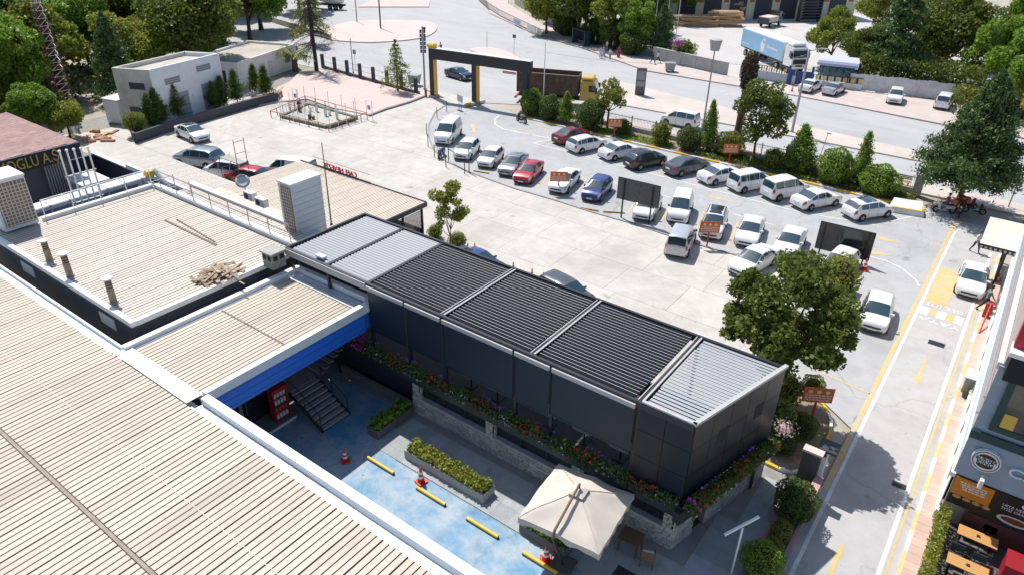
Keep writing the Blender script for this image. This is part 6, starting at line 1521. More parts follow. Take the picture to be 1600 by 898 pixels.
B0,B1,B2,B3 = (-82.6,53.6),(-86.7,66.0),(-93.6,63.2),(-89.6,50.8)
tB, wB = flat_building('outbuilding','single storey pale outbuilding beside the bare conifer',[B0,B1,B2,B3],2.9,mat('pale_wall',(.76,.74,.71),.8,var=.08,scale=.8,dirt=(.48,.40,.34),dirt_amt=.6,dirt_scale=.4),roof_old,.3)
wall_rect(tB,B0,B1,10.2,11.4,1.1,2.2,'window',dark_metal,.04); wall_rect(tB,B3,B0,4.6,5.7,0,2.1,'door',mat('door_brown',(.06,.04,.035),.6),.04); wall_rect(tB,B0,B1,3.2,5.6,.05,2.1,'garage_door',mat('garage_door',(.58,.55,.52),.7,var=.05,scale=2),.03)
wall_rect(tB,B0,B1,6.2,7.2,.05,2.1,'garage_door',MATS['garage_door'],.03)
# white cabin
t = thing('site_cabin','small white ribbed cabin leaning toward the outbuilding corner','cabin',G(192,190),R(14)); b = MB(); b.cbox(-1.1,1.1,-1.0,1.0,.05,2.6,.04); b.build('shell', white_paint, t)
for k in range(6):
    b = MB(); b.box(-1.0+k*.36,-.9+k*.36,-1.03,-1.0,.2,2.45); b.build('rib', white_paint, t)
b = MB(); b.box(1.1,1.13,-.5,.35,.1,2.1); dr_ = b.build('door', white_dirty, t); b = MB(); b.box(1.13,1.15,-.3,.15,1.35,1.85); b.build('pane', glass, dr_)
b = MB(); b.cbox(-1.2,1.2,-1.1,1.1,2.6,2.7,.03); b.build('roof', mat('cabin_roof',(.5,.5,.5),.6), t)
# navy planter wall
pw = thing('navy_planter','long navy planter wall under the row of cypresses','planter',G(300,195))
P0,P1,P2,P3 = G(212,222),G(262,207),G(405,165),G(404,152)
pts = [Vector(G(*p)) for p in ((207,212),(213,224),(262,207),(330,187),(402,166),(435,158))]
for i in range(len(pts)-1):
    b = MB(); a = pts[i]; c = pts[i+1]; b.beam(a+Vector((0,0,.5)),c+Vector((0,0,.5)),.25,1.0); b.build('wall', mat('planter_navy',(.06,.065,.08),.75,var=.1,scale=2), pw, world=True)
n0 = [p.xy[:] for p in pts[1:]]; 
b = MB(); b.prism([(p[0],p[1]) for p in n0]+[(p[0]-1.2,p[1]+1.6) for p in n0[::-1]],0,.75); b.build('soil', mat('red_soil',(.30,.17,.11),.95,var=.25,scale=2), pw, world=True)
gs = MB(); gs.sheet([G(*p)[:2] for p in ((60,215),(150,205),(205,190),(330,180),(470,120),(420,150),(300,200),(210,226),(140,240))],-.03); struct(gs.build('dirt_patch', mat('sandy_dirt',(.55,.46,.36),.95,var=.2,scale=.7,dirt=(.34,.24,.17),dirt_amt=.6,dirt_scale=.4)))
r = random.Random(8)
for k in range(12):
    p = G(r.uniform(130,185),r.uniform(205,222)); b = MB(); L = r.uniform(.5,1.6); b.cbox(-L/2,L/2,-.2,.2,0,r.uniform(.12,.3),.03); o = tag(b.build('rubble_block', mat('rubble',(.42,.25,.17),.9,var=.3,scale=3,rand=.3)),'broken masonry block on the dirt beside the cabin','rubble','rubble blocks'); o.location = (p[0],p[1],-.02); o.rotation_euler = (0,0,r.uniform(0,3))
# ------------------------------------------------------------------ lattice mast
lm = thing('lattice_mast','tall rusty lattice mast wrapped in climber at the left','mast',G(105,172))
red_lat = mat('rusty_lattice',(.22,.10,.07),.8,var=.3,scale=3)
H_ = 17.0
for s in ((-1,-1),(1,-1),(1,1),(-1,1)):
    b = MB(); b.tube((s[0]*.75,s[1]*.75,0),(s[0]*.3,s[1]*.3,H_),.07,.05,6); b.build('leg', red_lat, lm)
b = MB()
for k in range(22):
    z0 = k*H_/22; z1 = (k+1)*H_/22; w0 = .75-.45*k/22; w1 = .75-.45*(k+1)/22
    for s in range(4):
        c0 = [(-1,-1),(1,-1),(1,1),(-1,1)][s]; c1 = [(-1,-1),(1,-1),(1,1),(-1,1)][(s+1) % 4]
        b.tube((c0[0]*w0,c0[1]*w0,z0),(c1[0]*w1,c1[1]*w1,z1),.03,n=4); b.tube((c0[0]*w0,c0[1]*w0,z0),(c1[0]*w0,c1[1]*w0,z0),.03,n=4)
b.build('bracing', steel, lm)
cl = np.random.RandomState(3); z = cl.uniform(.2,11,1500); a = cl.uniform(0,6.28,1500); rr_ = cl.uniform(.2,.62,1500)*(1-.03*z); put('dry_climber', leaf_mesh('dry_climber', np.stack([np.cos(a)*rr_,np.sin(a)*rr_,z],1), .3, leafmat('climber_rust',(.10,.04,.025),(.28,.13,.08),.1), 3), lm)
for z in (12.5,14.5):
    b = MB()
    for k in range(3):
        a = k*2.1; b.tube((.3*math.cos(a),.3*math.sin(a),z),(1.2*math.cos(a),1.2*math.sin(a),z),.03,n=5); b.cbox(1.2*math.cos(a)-.12,1.2*math.cos(a)+.12,1.2*math.sin(a)-.1,1.2*math.sin(a)+.1,z-.7,z+.7,.03)
    b.build('antenna_arm', grey_metal, lm)
pole('utility_pole','grey leaning trunk-like pole at the far left edge',G(12,180),7.5,.25,.2,mat('pole_grey',(.28,.26,.23),.85))
# ------------------------------------------------------------------ cafe behind the pergola
cf = thing('cafe_pavilion','low cafe pavilion with beige corrugated roof and red roof letters','cafe',(-41,32,0))
b = MB(); b.box(-48.2,-39,27.2,35.6,0,2.7); b.build('wall', navy, cf, world=True)
sh7 = ribbed(1.0, 8.9, .2, depth=.04, tw=.05, m=mat('cafe_sheet',(.62,.53,.43),.65,var=.1,scale=1.5,dirt=(.45,.36,.28),dirt_amt=.5,dirt_scale=.8,rand=.05))
for i in range(14): put('roof_sheet', sh7, cf, True, loc=(-48.5+i*1.02,27.0,2.98))
b = MB(); b.box(-48.5,-34.2,35.9,36.0,2.75,3.05); b.box(-34.25,-34.1,27,36,2.65,3.0); b.build('fascia', dk, cf, world=True)
for y in (27.4,29.5,31.6,33.7,35.7):
    b = MB(); b.box(-34.5,-34.36,y-.07,y+.07,0,2.9); b.build('post', dk, cf, world=True)
for y in (27.5,29.6,31.7,33.8):
    b = MB(); b.box(-34.44,-34.42,y+.08,y+1.9,.1,2.4); b.build('pane', mat('clear_pane',(.12,.13,.13),.05,alpha=.45,spec=.8), cf, world=True)
b = MB(); b.box(-39,-34.3,35.5,35.6,0,.9); b.build('front_parapet', dk, cf, world=True)
b = MB(); b.box(-48.2,-36.4,26.75,27.0,2.2,3.0); b.build('back_gutter', navy, cf, world=True)
red_letter = mat('letter_red',(.55,.02,.03),.4)
o = textmesh('roof_lettering','CAFE NEVEZİC',.6,red_letter,cf,.05,'CENTER'); o.rotation_euler = (R(90),0,R(180)); o.location = Vector((-43.6,35.95,3.08))-cf.location
b = MB(); b.tube((-46.8,35.9,3.12),(-40,35.9,3.12),.03); b.tube((-46.8,35.9,3.75),(-40,35.9,3.75),.02); b.build('letter_rail', dark_metal, cf, world=True)
# tables seen under the cafe roof
for k,(x,y) in enumerate(((-36.2,29.5),(-36,33.2))):
    t = thing('cafe_table',['cafe table inside the glazing nearest the pergola','cafe table inside the glazing by the young tree'][k],'table',(x,y,.02)); b = MB(); b.cbox(-.4,.4,-.4,.4,.72,.76,.02); b.build('table_top', wood, t); b = MB(); b.tube((0,0,0),(0,0,.72),.04); b.build('leg', black_metal, t)
# dish, scaffold, AC boxes near cafe
t = thing('satellite_dish','grey satellite dish on the low roof before the cafe','dish',G(382,300,3.0)); b = MB(); b.lathe((0,0,0),[(.02,0),(.3,.05),(.52,.15),(.54,.16),(.3,.07),(.02,.03)],18); o = b.build('reflector', mat('dish_grey',(.5,.52,.55),.5), t, True); o.rotation_euler = (R(50),0,R(55)); o.location = (0,0,.8); b = MB(); b.tube((0,.1,0),(0,.1,.8),.04); b.build('mast', dark_metal, t)
t = thing('scaffold_tower','rusty tube scaffold tower beside the red car','scaffold',G(372,292)); rusty = mat('scaffold_tube',(.12,.10,.09),.6)
for x,y in ((-1.3,-.5),(1.3,-.5),(1.3,.5),(-1.3,.5)):
    b = MB(); b.tube((x,y,0),(x,y,4.6 if x > 0 else 2.6),.03,n=6); b.build('standard', rusty, t)
for z in (.6,1.6,2.4,3.4,4.4):
    b = MB()
    if z < 2.6: b.path([(-1.3,-.5,z),(1.3,-.5,z)],.022); b.path([(-1.3,.5,z),(1.3,.5,z)],.022); b.tube((-1.3,-.5,z),(-1.3,.5,z),.022)
    b.tube((1.3,-.5,z),(1.3,.5,z),.022); b.build('ledger', rusty, t)
b = MB(); b.box(-1.4,1.4,-.4,.4,2.45,2.52); b.build('platform', mat('scaffold_board',(.35,.33,.30),.8), t)
b = MB(); b.tube((-1.3,-.5,.2),(1.3,-.5,2.2),.02); b.tube((1.3,.5,.2),(-1.3,.5,2.2),.02); b.build('brace', rusty, t)
for k,px in enumerate(((392,312),(410,322))):
    t = thing('ac_box',['left white air conditioner box near the dish','right white air conditioner box near the dish'][k],'air conditioner',G(*px,3.98)); b = MB(); b.cbox(-.5,.5,-.22,.22,0,.6,.03); b.build('casing', white_dirty, t); b = MB(); b.lathe((-.15,-.235,.3),[(.22,0),(.2,.015)],14,axis='y'); b.build('fan_guard', dark_metal, t)
# ------------------------------------------------------------------ signed building at the left edge
mo = thing('tiled_roof_building','building at the left edge with red tile roof and navy lettered sign','building',(-66,18,0))
tile_m = mat('roof_tile_red',(.30,.18,.16),.8,var=.2,scale=3,dirt=(.42,.33,.30),dirt_amt=.6,dirt_scale=1.0,rand=.12)
b = MB(); b.box(-74,-62.2,8,23.6,0,4.2); b.build('wall', mat('dim_wall',(.14,.14,.14),.8), mo, world=True)
b = MB(); b.prism([(-74.5,7.5),(-61.2,7.5),(-61.2,24.2),(-74.5,24.2)],4.75,4.85); b.build('roof_deck', tile_m, mo, world=True)
tl = MB().add([(-.24,-.2,0),(.24,-.2,.0),(.24,.2,.05),(-.24,.2,.05),(-.24,-.2,.05),(.24,-.2,.05),(.24,.2,.10),(-.24,.2,.10)],[(4,5,6,7),(0,1,5,4),(1,2,6,5),(3,0,4,7)]).mesh('roof_tile',tile_m)
for i in range(24):
    for j in range(12): put('roof_tile', tl, mo, True, loc=(-74.1+i*.54+(.1 if j % 2 else 0),14.6+j*.81+.3,4.86)).scale = (1.08,2.0,1)
b = MB(); b.box(-61.2,-61.0,7.5,24.2,3.75,4.95); sg = b.build('sign_fascia', mat('sign_navy',(.022,.026,.04),.6), mo, world=True)
gold = mat('gold_letter',(.62,.40,.06),.45)
o = textmesh('sign_lettering','MOGLU A.Ş',1.2,gold,mo,.03,'RIGHT'); o.rotation_euler = (R(90),0,R(90)); o.location = Vector((-60.95,22.45,3.98))-mo.location; o.scale = (.70,1,1)
b = MB(); b.box(-62.2,-61.5,8,23.4,0,.1); b.build('step', kerb_grey, mo, world=True)
for k in range(8):
    b = MB(); b.box(-61.9,-61.75,21.4+k*.2,21.5+k*.2,0,3.75); b.build('slat_screen', mat('screen_grey',(.36,.35,.34),.7), mo, world=True)
b = MB(); b.box(-61.4,-58.6,22.6,24.6,0,2.2); b.build('side_block', mat('block_grey',(.34,.33,.32),.8,var=.1,scale=2), mo, world=True)
b = MB(); b.box(-61.5,-58.5,22.5,24.7,2.2,2.32); b.build('side_block_roof', white_dirty, mo, world=True)
# navy yard wall with white coping
t = thing('yard_wall','navy yard wall with thin white coping beyond the pipes','wall',(-60,26.8,0)); b = MB(); b.box(-65.2,-55.6,26.65,26.9,0,2.4); b.build('wall', navy, t, world=True); b = MB(); b.box(-65.3,-55.5,26.55,27.0,2.4,2.52); b.build('coping', coping, t, world=True); b = MB(); b.box(-65.2,-64.95,24,26.65,0,2.38); b.build('return_wall', navy, t, world=True)
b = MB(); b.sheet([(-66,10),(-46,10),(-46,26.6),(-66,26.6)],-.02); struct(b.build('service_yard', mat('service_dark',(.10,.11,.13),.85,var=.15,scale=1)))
# white duct and riser pipes
t = thing('roof_duct','long white rectangular duct with labels crossing behind the pipes','duct',(-51,20,0)); b = MB(); b.cbox(-52.6,-51.4,13,24.6,3.6,4.3,.06); b.build('duct', white_dirty, t, world=True)
for k in range(9):
    b = MB(); b.box(-52.7,-51.3,13.5+k*1.3,13.6+k*1.3,3.58,4.34); b.build('flange', mat('duct_flange',(.5,.5,.52),.5), t, world=True)
b = MB(); b.box(-51.39,-51.36,15,23.5,3.7,4.0); b.build('lettered_band', mat('label_dark',(.25,.22,.28),.6,var=.6,scale=6), t, world=True)
b = MB(); b.path([(-52,24.4,4.3),(-51.5,25,4.6),(-50.6,25.2,3.6),(-50,25.2,2.0)],.22,10); b.build('elbow', white_paint, t, world=True)
b = MB(); b.cbox(-51.8,-51.2,24.3,24.8,4.2,4.7,.05); b.build('yellow_joint', yellow_paint, t, world=True)
b = MB(); b.box(-53,-51,13,25,2.2,3.5); b.build('plinth', navy, t, world=True)
t = thing('riser_pipes','five slim white riser pipes standing together left of the raised roof','pipes',(-47.5,18.7,0))
for k in range(5):
    y = 17.6+k*.42; b = MB(); b.tube((-47.6,y,4.0),(-47.6,y,8.9-.05*k),.055,n=10); pp = b.build('pipe', white_paint, t, world=True); b = MB(); b.lathe((-47.6,y,8.85-.05*k),[(.09,0),(.09,.08),(.03,.12)],10); b.build('cowl', white_paint, pp, world=True)
for z in (5.4,7.2):
    b = MB(); b.box(-47.66,-47.5,17.5,19.4,z,z+.06); b.build('bracket', grey_metal, t, world=True)
t = thing('left_low_roof','low beige roof beyond the white railing at the left','roof',(-48,18,0)); b = MB(); b.box(-50.6,-46.1,13,24.0,0,4.0); b.build('wall', navy, t, world=True)
sh8 = ribbed(1.0,10.8,.25,m=sheet_w)
for i in range(4): put('roof_sheet', sh8, t, True, loc=(-50.5+i*1.06,13.1,4.06))
t = thing('roof_ladder_frame','white tubular frame at the far corner of the raised roof','frame',(-46,23.4,0)); b = MB()
for z in (4.2,4.8,5.4): b.path([(-47.4,22.4,z),(-45.4,22.4,z),(-45.4,24.2,z),(-47.4,24.2,z),(-47.4,22.4,z)],.022,5)
for x,y in ((-47.4,22.4),(-45.4,22.4),(-45.4,24.2),(-47.4,24.2)): b.tube((x,y,4.0),(x,y,5.5),.035,n=6)
b.build('tubes', white_paint, t, world=True)
b = MB(); b.box(-47.5,-45.3,22.3,24.3,3.95,4.02); b.build('deck', steel, t, world=True)
# ------------------------------------------------------------------ depot across the road
fm = mat('factory_cream',(.60,.57,.42),.8,var=.08,scale=.3); fd = mat('factory_dark',(.03,.035,.05),.6)
FA = Vector((-68,135.5,0)); FB_ = Vector((-36,168,0)); fdv = (FB_-FA).normalized(); fl = (FB_-FA).length; fa_ = math.atan2(fdv.y,fdv.x)
ft = thing('factory_building','cream factory front with dark loading doors at the top','building',FA,fa_)
b = MB(); b.box(0,fl,0,14,0,8.5); b.build('wall', fm, ft)
for k in range(8):
    x = 2.2+k*5.4; b = MB(); b.box(x,x+3.4,-.06,.0,0,6.6 if k % 2 else 4.8); d_ = b.build('loading_door', fd, ft); b = MB(); b.box(x-.25,x,-.1,-.0,0,7); b.build('pilaster', MATS['planter_navy'], d_)
    b = MB(); b.box(x+3.9,x+4.9,-.07,0,3.2,4.2); b.build('red_panel', mat('panel_red',(.35,.1,.07),.6), ft)
b = MB(); b.box(-.2,fl+.2,-.3,14.2,8.5,8.8); b.build('roof_edge', grey_metal, ft)
st2 = thing('metal_stair_rack','dark slatted steel rack beside the factory front','rack',G(1262,34),fa_)
for k in range(9):
    b = MB(); b.box(-2.2,2.2,-.6,.6,.4+k*.55,.55+k*.55); b.build('shelf', navy, st2)
for x in (-2.2,2.2):
    b = MB(); b.box(x-.08,x+.08,-.6,.6,0,5.2); b.build('upright', dark_metal, st2)
# timber stacks
for k,(px,L,n,lab) in enumerate((((1085,40),7.5,5,'low left stack of cut timber in the depot'),((1130,40),6.0,7,'tall right stack of cut timber in the depot'),((1128,28),8.0,9,'rear heap of timber against the factory'))):
    p = G(*px); t = thing('timber_stack', lab, 'timber', p, fa_-.2, 'timber stacks'); r = random.Random(k)
    for z in range(n):
        for y in range(4):
            b = MB(); l = L*r.uniform(.75,1); b.cbox(-l/2,l/2,-.22,.22,0,.36,.05); o = b.build('beam', mat('timber_tan',(.48,.31,.18),.85,var=.2,scale=2,rand=.25), t); o.location = (r.uniform(-1.2,1.2),-1.0+y*.55+r.uniform(-.2,.2),z*.38+r.uniform(0,.05)); o.rotation_euler = (0,r.uniform(-.03,.03),r.uniform(-.22,.22))
    
def long_wall(name, label, a, c, h, th, m, capm=None, z0=0, panels=1):
    A = Vector(G(*a)) if len(a) == 2 else Vector(a); C = Vector(G(*c)) if len(c) == 2 else Vector(c); t = thing(name, label, 'wall', (A+C)/2)
    for k in range(panels):
        p = A.lerp(C,k/panels); q = A.lerp(C,(k+1)/panels-.004); b = MB(); b.beam(p+Vector((0,0,h/2+z0)),q+Vector((0,0,h/2+z0)),th,h); b.build('wall_panel', m, t, world=True)
    if capm:
        b = MB(); b.beam(A+Vector((0,0,h+.05)),C+Vector((0,0,h+.05)),th+.1,.1); b.build('coping', capm, t, world=True)
    return t, A, C
dw = mat('depot_wall_grey',(.40,.39,.37),.85,var=.15,scale=.8)
long_wall('depot_wall','grey concrete depot wall behind the two walkers',(1020,92),(1136,118),1.7,.3,dw,cap,panels=5)
t, A, C = long_wall('railed_depot_wall','pale blue grey wall topped with black and yellow railings by the lorry',(1155,120),(1241,134),1.3,.3,mat('depot_wall_blue',(.42,.46,.52),.8,var=.08,scale=1),None,panels=4)
def stripe_rail(t, A, C, z0, n):
    for k in range(n):
        p = A.lerp(C,(k+.1)/n); q = A.lerp(C,(k+.6)/n); b = MB(); b.beam(p+Vector((0,0,z0+.35)),q+Vector((0,0,z0+.35)),.06,.62); b.build('striped_bar', [black_metal,yellow_paint][k % 2], t, world=True)
    b = MB(); b.beam(A+Vector((0,0,z0+.72)),C+Vector((0,0,z0+.72)),.08,.06); b.build('top_rail', black_metal, t, world=True)
stripe_rail(t, A, C, 1.3, 22)
t = thing('depot_gate','dark blue sliding depot gate beside the parked saloons','gate',G(1246,134),R(25)); b = MB(); b.box(-1.3,1.5,-.06,.06,.15,1.9); b.build('leaf', mat('gate_blue',(.02,.05,.20),.5), t)
for x in (-1.4,1.6):
    b = MB(); b.box(x-.14,x+.14,-.14,.14,0,2.6); b.build('post', MATS['gate_blue'], t)
t, A, C = long_wall('low_white_wall','low white wall with striped railing under the guard booth',(1265,135),(1345,143),.9,.25,white_dirty,None,panels=3); stripe_rail(t, A, C, .9, 14)
gbth = thing('guard_booth','guard booth with blue framed glazing and pale curved roof','booth',(-23.6,108.3,0),R(12))
b = MB(); b.box(-2.3,2.3,-1.3,1.3,0,.95); b.build('base_wall', white_paint, gbth)
gfr = mat('booth_frame_blue',(.03,.09,.25),.5)
for x in (-2.2,-.75,.75,2.2):
    for y in (-1.25,1.25):
        b = MB(); b.box(x-.08,x+.08,y-.08,y+.08,.95,2.7); b.build('mullion', gfr, gbth)
for k in range(3):
    b = MB(); b.box(-2.1+k*1.45,-.85+k*1.45,-1.27,-1.24,1.0,2.6); b.build('pane', mat('booth_glass',(.03,.12,.13),.05,spec=.8), gbth)
b = MB(); b.box(-2.2,2.2,1.24,1.27,.95,2.7); b.build('rear_wall', white_dirty, gbth)
b = MB(); n=7
for k in range(n):
    a0 = math.pi*k/n; a1 = math.pi*(k+1)/n; y0 = -1.8*math.cos(a0); y1 = -1.8*math.cos(a1); z0 = 2.75+.7*math.sin(a0); z1 = 2.75+.7*math.sin(a1)
    b.add([(-2.6,y0,z0),(2.6,y0,z0),(2.6,y1,z1),(-2.6,y1,z1)],[(0,1,2,3)])
b.add([(-2.6,-1.8,2.70),(2.6,-1.8,2.70),(2.6,1.8,2.70),(-2.6,1.8,2.70)],[(3,2,1,0)]); b.build('curved_roof', mat('booth_roof',(.55,.57,.70),.5), gbth)
b = MB(); b.box(-2.65,2.65,-1.9,-1.78,2.45,2.8); b.build('roof_band', mat('booth_band',(.45,.48,.68),.5), gbth)
# white corrugated fence
wf = thing('white_fence','white corrugated sheet fence behind the parked estate','fence',(-15,106.5,0)); A = Vector((-21.0,105.0,.1)); C = Vector((-7.5,108.0,.1)); pnl = 12
d = (C-A).normalized(); an = math.atan2(d.y,d.x); Lp = (C-A).length/pnl
m = MB()
for k in range(6):
    x = k*Lp/6; m.add([(x,0,0),(x+Lp/12,0,0),(x+Lp/12,0,2.1),(x,0,2.1)],[(0,1,2,3)]); m.add([(x+Lp/12,0,0),(x+Lp/6,-.06,0),(x+Lp/6,-.06,2.1),(x+Lp/12,0,2.1)],[(0,1,2,3)]); m.add([(x+Lp/6,-.06,0),(x+Lp/6,0,0),(x+Lp/6,0,2.1),(x+Lp/6,-.06,2.1)],[(0,1,2,3)])
m.box(.01,Lp-.01,.02,.05,.0,2.1)
pm_ = m.mesh('sheet_panel', mat('fence_sheet_white',(.66,.66,.67),.6,var=.1,scale=1.2,dirt=(.42,.36,.30),dirt_amt=.6,dirt_scale=.8))
for k in range(pnl):
    o = put('sheet_panel', pm_, wf, True, loc=A.lerp(C,k/pnl), rotz=an); o.location.z += .12*((k % 3)-1)*.5
b = MB(); b.box(-.2,.2,-.2,.2,0,2.3); o = b.build('dark_end_post', dark_metal, wf); o.location = A-wf.location+Vector((-.4,0,-.1))
for k,(px,z,lab) in enumerate((((1457,118),3.0,'round white satellite dish in the hedge behind the fence'),((1532,88),5.0,'tilted satellite dish on a mast among the right trees'))):
    p = (-9.6,110.6,0) if k == 0 else (-2.0,107.5,0); t = thing('satellite_dish', lab, 'dish', p); b = MB(); b.lathe((0,0,0),[(.03,0),(.6,.08),(1.0,.26),(1.02,.28),(.6,.11),(.03,.04)],20); o = b.build('reflector', mat('dish_cream',(.55,.50,.42),.6), t, True); o.location = (0,0,z); o.rotation_euler = (R(35),0,R(20)) if k == 0 else (R(-30),R(25),0); b = MB(); b.tube((0,0,0),(0,0,z),.06); b.build('mast', dark_metal, t); b = MB(); b.tube((0,0,z+.1),(.1,-.5,z+.8),.03); b.build('feed_arm', dark_metal, t)
t = thing('shed_roof','pale corrugated shed roof inside the right hedge','shed',(-6.5,110,0)); b = MB(); b.box(-2,2,-1.6,1.6,0,2.3); b.build('wall', white_dirty, t); shp = ribbed(4.2,3.4,.3,m=white_dirty); put('roof_sheet', shp, t, loc=(-2.1,-1.7,2.45))
# bus shelter, road bend wall and guard rail
t = thing('bus_shelter','dark bus shelter in the tree shade beside waiting people','shelter',(-64.2,106.6,.1),R(-24)); b = MB(); b.box(-1.8,1.8,-.7,.7,2.3,2.42); b.build('roof', black_metal, t)
for x in (-1.75,1.75):
    b = MB(); b.box(x-.05,x+.05,-.6,.6,0,2.3); b.build('side_panel', mat('shelter_panel',(.04,.06,.07),.2), t)
b = MB(); b.box(-1.7,1.7,.6,.64,.3,2.2); b.build('rear_pane', glass, t); b = MB(); b.box(-1.4,1.4,.2,.55,.42,.48); b.build('seat', wood, t)
gr = thing('pedestrian_railing','dark pedestrian railing with banners round the road bend','railing',G(800,40)); R5 = [Vector(G(*p)) for p in ((748,2),(762,14),(780,26),(800,36),(820,46),(845,58),(868,63))]
for i in range(len(R5)-1):
    a, c = R5[i], R5[i+1]
    for h in (1.15,.15):
        b = MB(); b.tube(a+Vector((0,0,h+.1)),c+Vector((0,0,h+.1)),.05,n=5); b.build('rail', dark_metal, gr, world=True)
    m = MB(); nn = max(3,int((c-a).length/.55))
    for k in range(nn): p = a.lerp(c,k/nn); m.tube(p+Vector((0,0,.1)),p+Vector((0,0,1.25)),.03,n=4)
    m.build('balusters', dark_metal, gr, world=True)
for a,c,col in (((803,39),(813,44),(.35,.35,.5)),((824,49),(838,55),(.55,.57,.6)),((839,56),(846,59),(.6,.55,.5))):
    p = Vector(G(*a)); q = Vector(G(*c)); b = MB(); b.beam(p+Vector((0,-.08,.75)),q+Vector((0,-.08,.75)),.03,1.0); b.build('banner', mat('banner_%d' % a[0],col,.7,var=.4,scale=2), gr, world=True)
long_wall('bend_wall','low stone retaining wall behind the road bend trees',(-99,135.5,0),(-70,113,0),1.6,.4,mat('bend_stone',(.36,.32,.27),.9,var=.2,scale=1),cap,panels=8)
long_wall('roadside_barrier','pale concrete barrier at the far left road edge',(-128,88,0),(-98,82,0),.9,.3,mat('barrier_pale',(.5,.47,.42),.85,var=.15,scale=1),None,panels=7)
cab_ = thing('overhead_cable','thin overhead cable strung between roadside poles','cable',(-45.6,68.2,0))
CP = [(-62,100,6.5),(-45.6,68.2,7.3),(-26.2,68.3,8.9),(-20.6,80.2,8.6)]
for i in range(1,3):
    a, c = Vector(CP[i]), Vector(CP[i+1]); pts = [a.lerp(c,k/10)-Vector((0,0,.5*4*(k/10)*(1-k/10))) for k in range(11)]; b = MB(); b.path(pts,.018,4); b.build('span', mat('cable_grey',(.4,.38,.37),.6), cab_, world=True)
# ------------------------------------------------------------------ right-hand restaurant
bk = thing('burger_restaurant','blue grey boarded restaurant front at the right edge with round sign','restaurant',(5,33,0))
side = mat('siding_blue',(.33,.39,.47),.6,var=.06,scale=2,rand=.04); teal = mat('teal_trim',(.012,.06,.06),.5)
b = MB(); b.box(2.1,12,29.2,57,0,10.2); b.build('core', mat('bk_core',(.46,.38,.35),.8,var=.08,scale=1.5), bk, world=True)
for k in range(18):
    z = 2.7+k*.42
    if z > 8.0: break
    b = MB(); b.add([(1.98,29.2,z),(1.98,29.06,z),(1.98,29.13,z+.41),(1.98,29.2,z+.41),(12,29.2,z),(12,29.06,z),(12,29.13,z+.41),(12,29.2,z+.41)],[(0,1,2,3),(7,6,5,4),(1,0,4,5),(2,1,5,6),(3,2,6,7),(0,3,7,4)]); b.build('siding_board', side, bk, world=True)
b = MB(); b.box(1.96,12,28.95,29.05,4.72,5.1); b.build('teal_band', teal, bk, world=True)
b = MB(); b.box(1.9,2.06,28.9,57,.0,.55); b.box(1.9,2.08,28.95,57,2.55,2.75); b.box(1.9,2.08,29.3,57,7.9,8.2); b.build('side_band', white_dirty, bk, world=True)
b = MB(); b.box(2.0,2.09,29.3,56.9,2.76,3.6); b.build('side_band_blue', mat('band_paleblue',(.55,.66,.72),.5), bk, world=True)
b = MB(); b.box(2.02,2.09,29.4,56.8,.9,2.5); b.build('side_glazing', glass, bk, world=True)
for k in range(14):
    b = MB(); b.box(1.99,2.085,29.4+k*1.95,29.5+k*1.95,.56,2.54); b.build('side_mullion', white_paint, bk, world=True)
b = MB(); b.path([(1.95,29.5,5.6),(1.95,56,5.6)],.06); b.path([(1.95,29.5,6.4),(1.95,56,6.4)],.04); b.build('side_pipe', steel, bk, world=True)
fr = MB(); fr.box(2.45,2.7,28.95,29.06,5.35,8.0); fr.box(2.7,8,28.95,29.06,5.35,5.6); fr.box(2.7,8,28.95,29.06,7.75,8.0); f_ = fr.build('window_frame', teal, bk, world=True)
b = MB(); b.box(2.7,8,29.0,29.03,5.6,7.75); b.build('pane', mat('shop_pane',(.10,.10,.09),.05,var=.5,scale=1.2,spec=.8), f_, world=True)
b = MB(); b.cbox(3.3,4.4,28.93,28.99,6.6,6.95,.05); b.cbox(3.4,4.3,28.93,28.99,6.15,6.3,.03); b.build('red_window_sign', mat('neon_red',(.6,.06,.02),.5), f_, world=True)
b = MB(); b.box(2.75,3.2,28.95,28.99,5.65,6.3); b.build('yellow_window_sticker', mat('sticker_yellow',(.7,.45,.08),.6), f_, world=True)
b = MB(); b.box(2.15,9,28.3,29.1,8.05,9.1); b.build('black_awning', rubber, bk, world=True)
b = MB(); b.box(2.1,9,28.7,29.2,9.3,10.6); rs_ = b.build('red_sign', mat('bk_red',(.40,.01,.03),.5), bk, world=True); b = MB(); b.box(2.05,9.05,28.25,29.2,9.1,9.28); b.build('sign_shelf', white_paint, bk, world=True); b = MB(); b.lathe((3.1,28.64,9.9),[(.45,0),(.43,.05)],24,axis='y'); b.build('sign_disc', white_paint, rs_, world=True)
# round sign
def ell(cx, cz, rx, rz, y, dy, n=32):
    m = MB(); v = [(cx+rx*math.cos(2*math.pi*k/n), y, cz+rz*math.sin(2*math.pi*k/n)) for k in range(n)]; w = [(a[0],y+dy,a[2]) for a in v]
    m.add(v+w,[tuple(range(n)),tuple(range(2*n-1,n-1,-1))]+[(k,n+k,n+(k+1) % n,(k+1) % n) for k in range(n)]); return m
LX, LZ = 2.83, 3.92
brown = mat('logo_brown',(.05,.015,.015),.5)
sg_ = ell(LX,LZ,.52,.52,28.86,.2).build('round_sign', white_paint, bk, world=True)
m = MB(); n = 28; y = 28.852
for k in range(n):
    a0 = 2*math.pi*k/n; a1 = 2*math.pi*(k+1)/n
    m.add([(LX+.47*math.cos(a0),y,LZ+.47*math.sin(a0)),(LX+.47*math.cos(a1),y,LZ+.47*math.sin(a1)),(LX+.435*math.cos(a1),y,LZ+.435*math.sin(a1)),(LX+.435*math.cos(a0),y,LZ+.435*math.sin(a0))],[(0,1,2,3)])
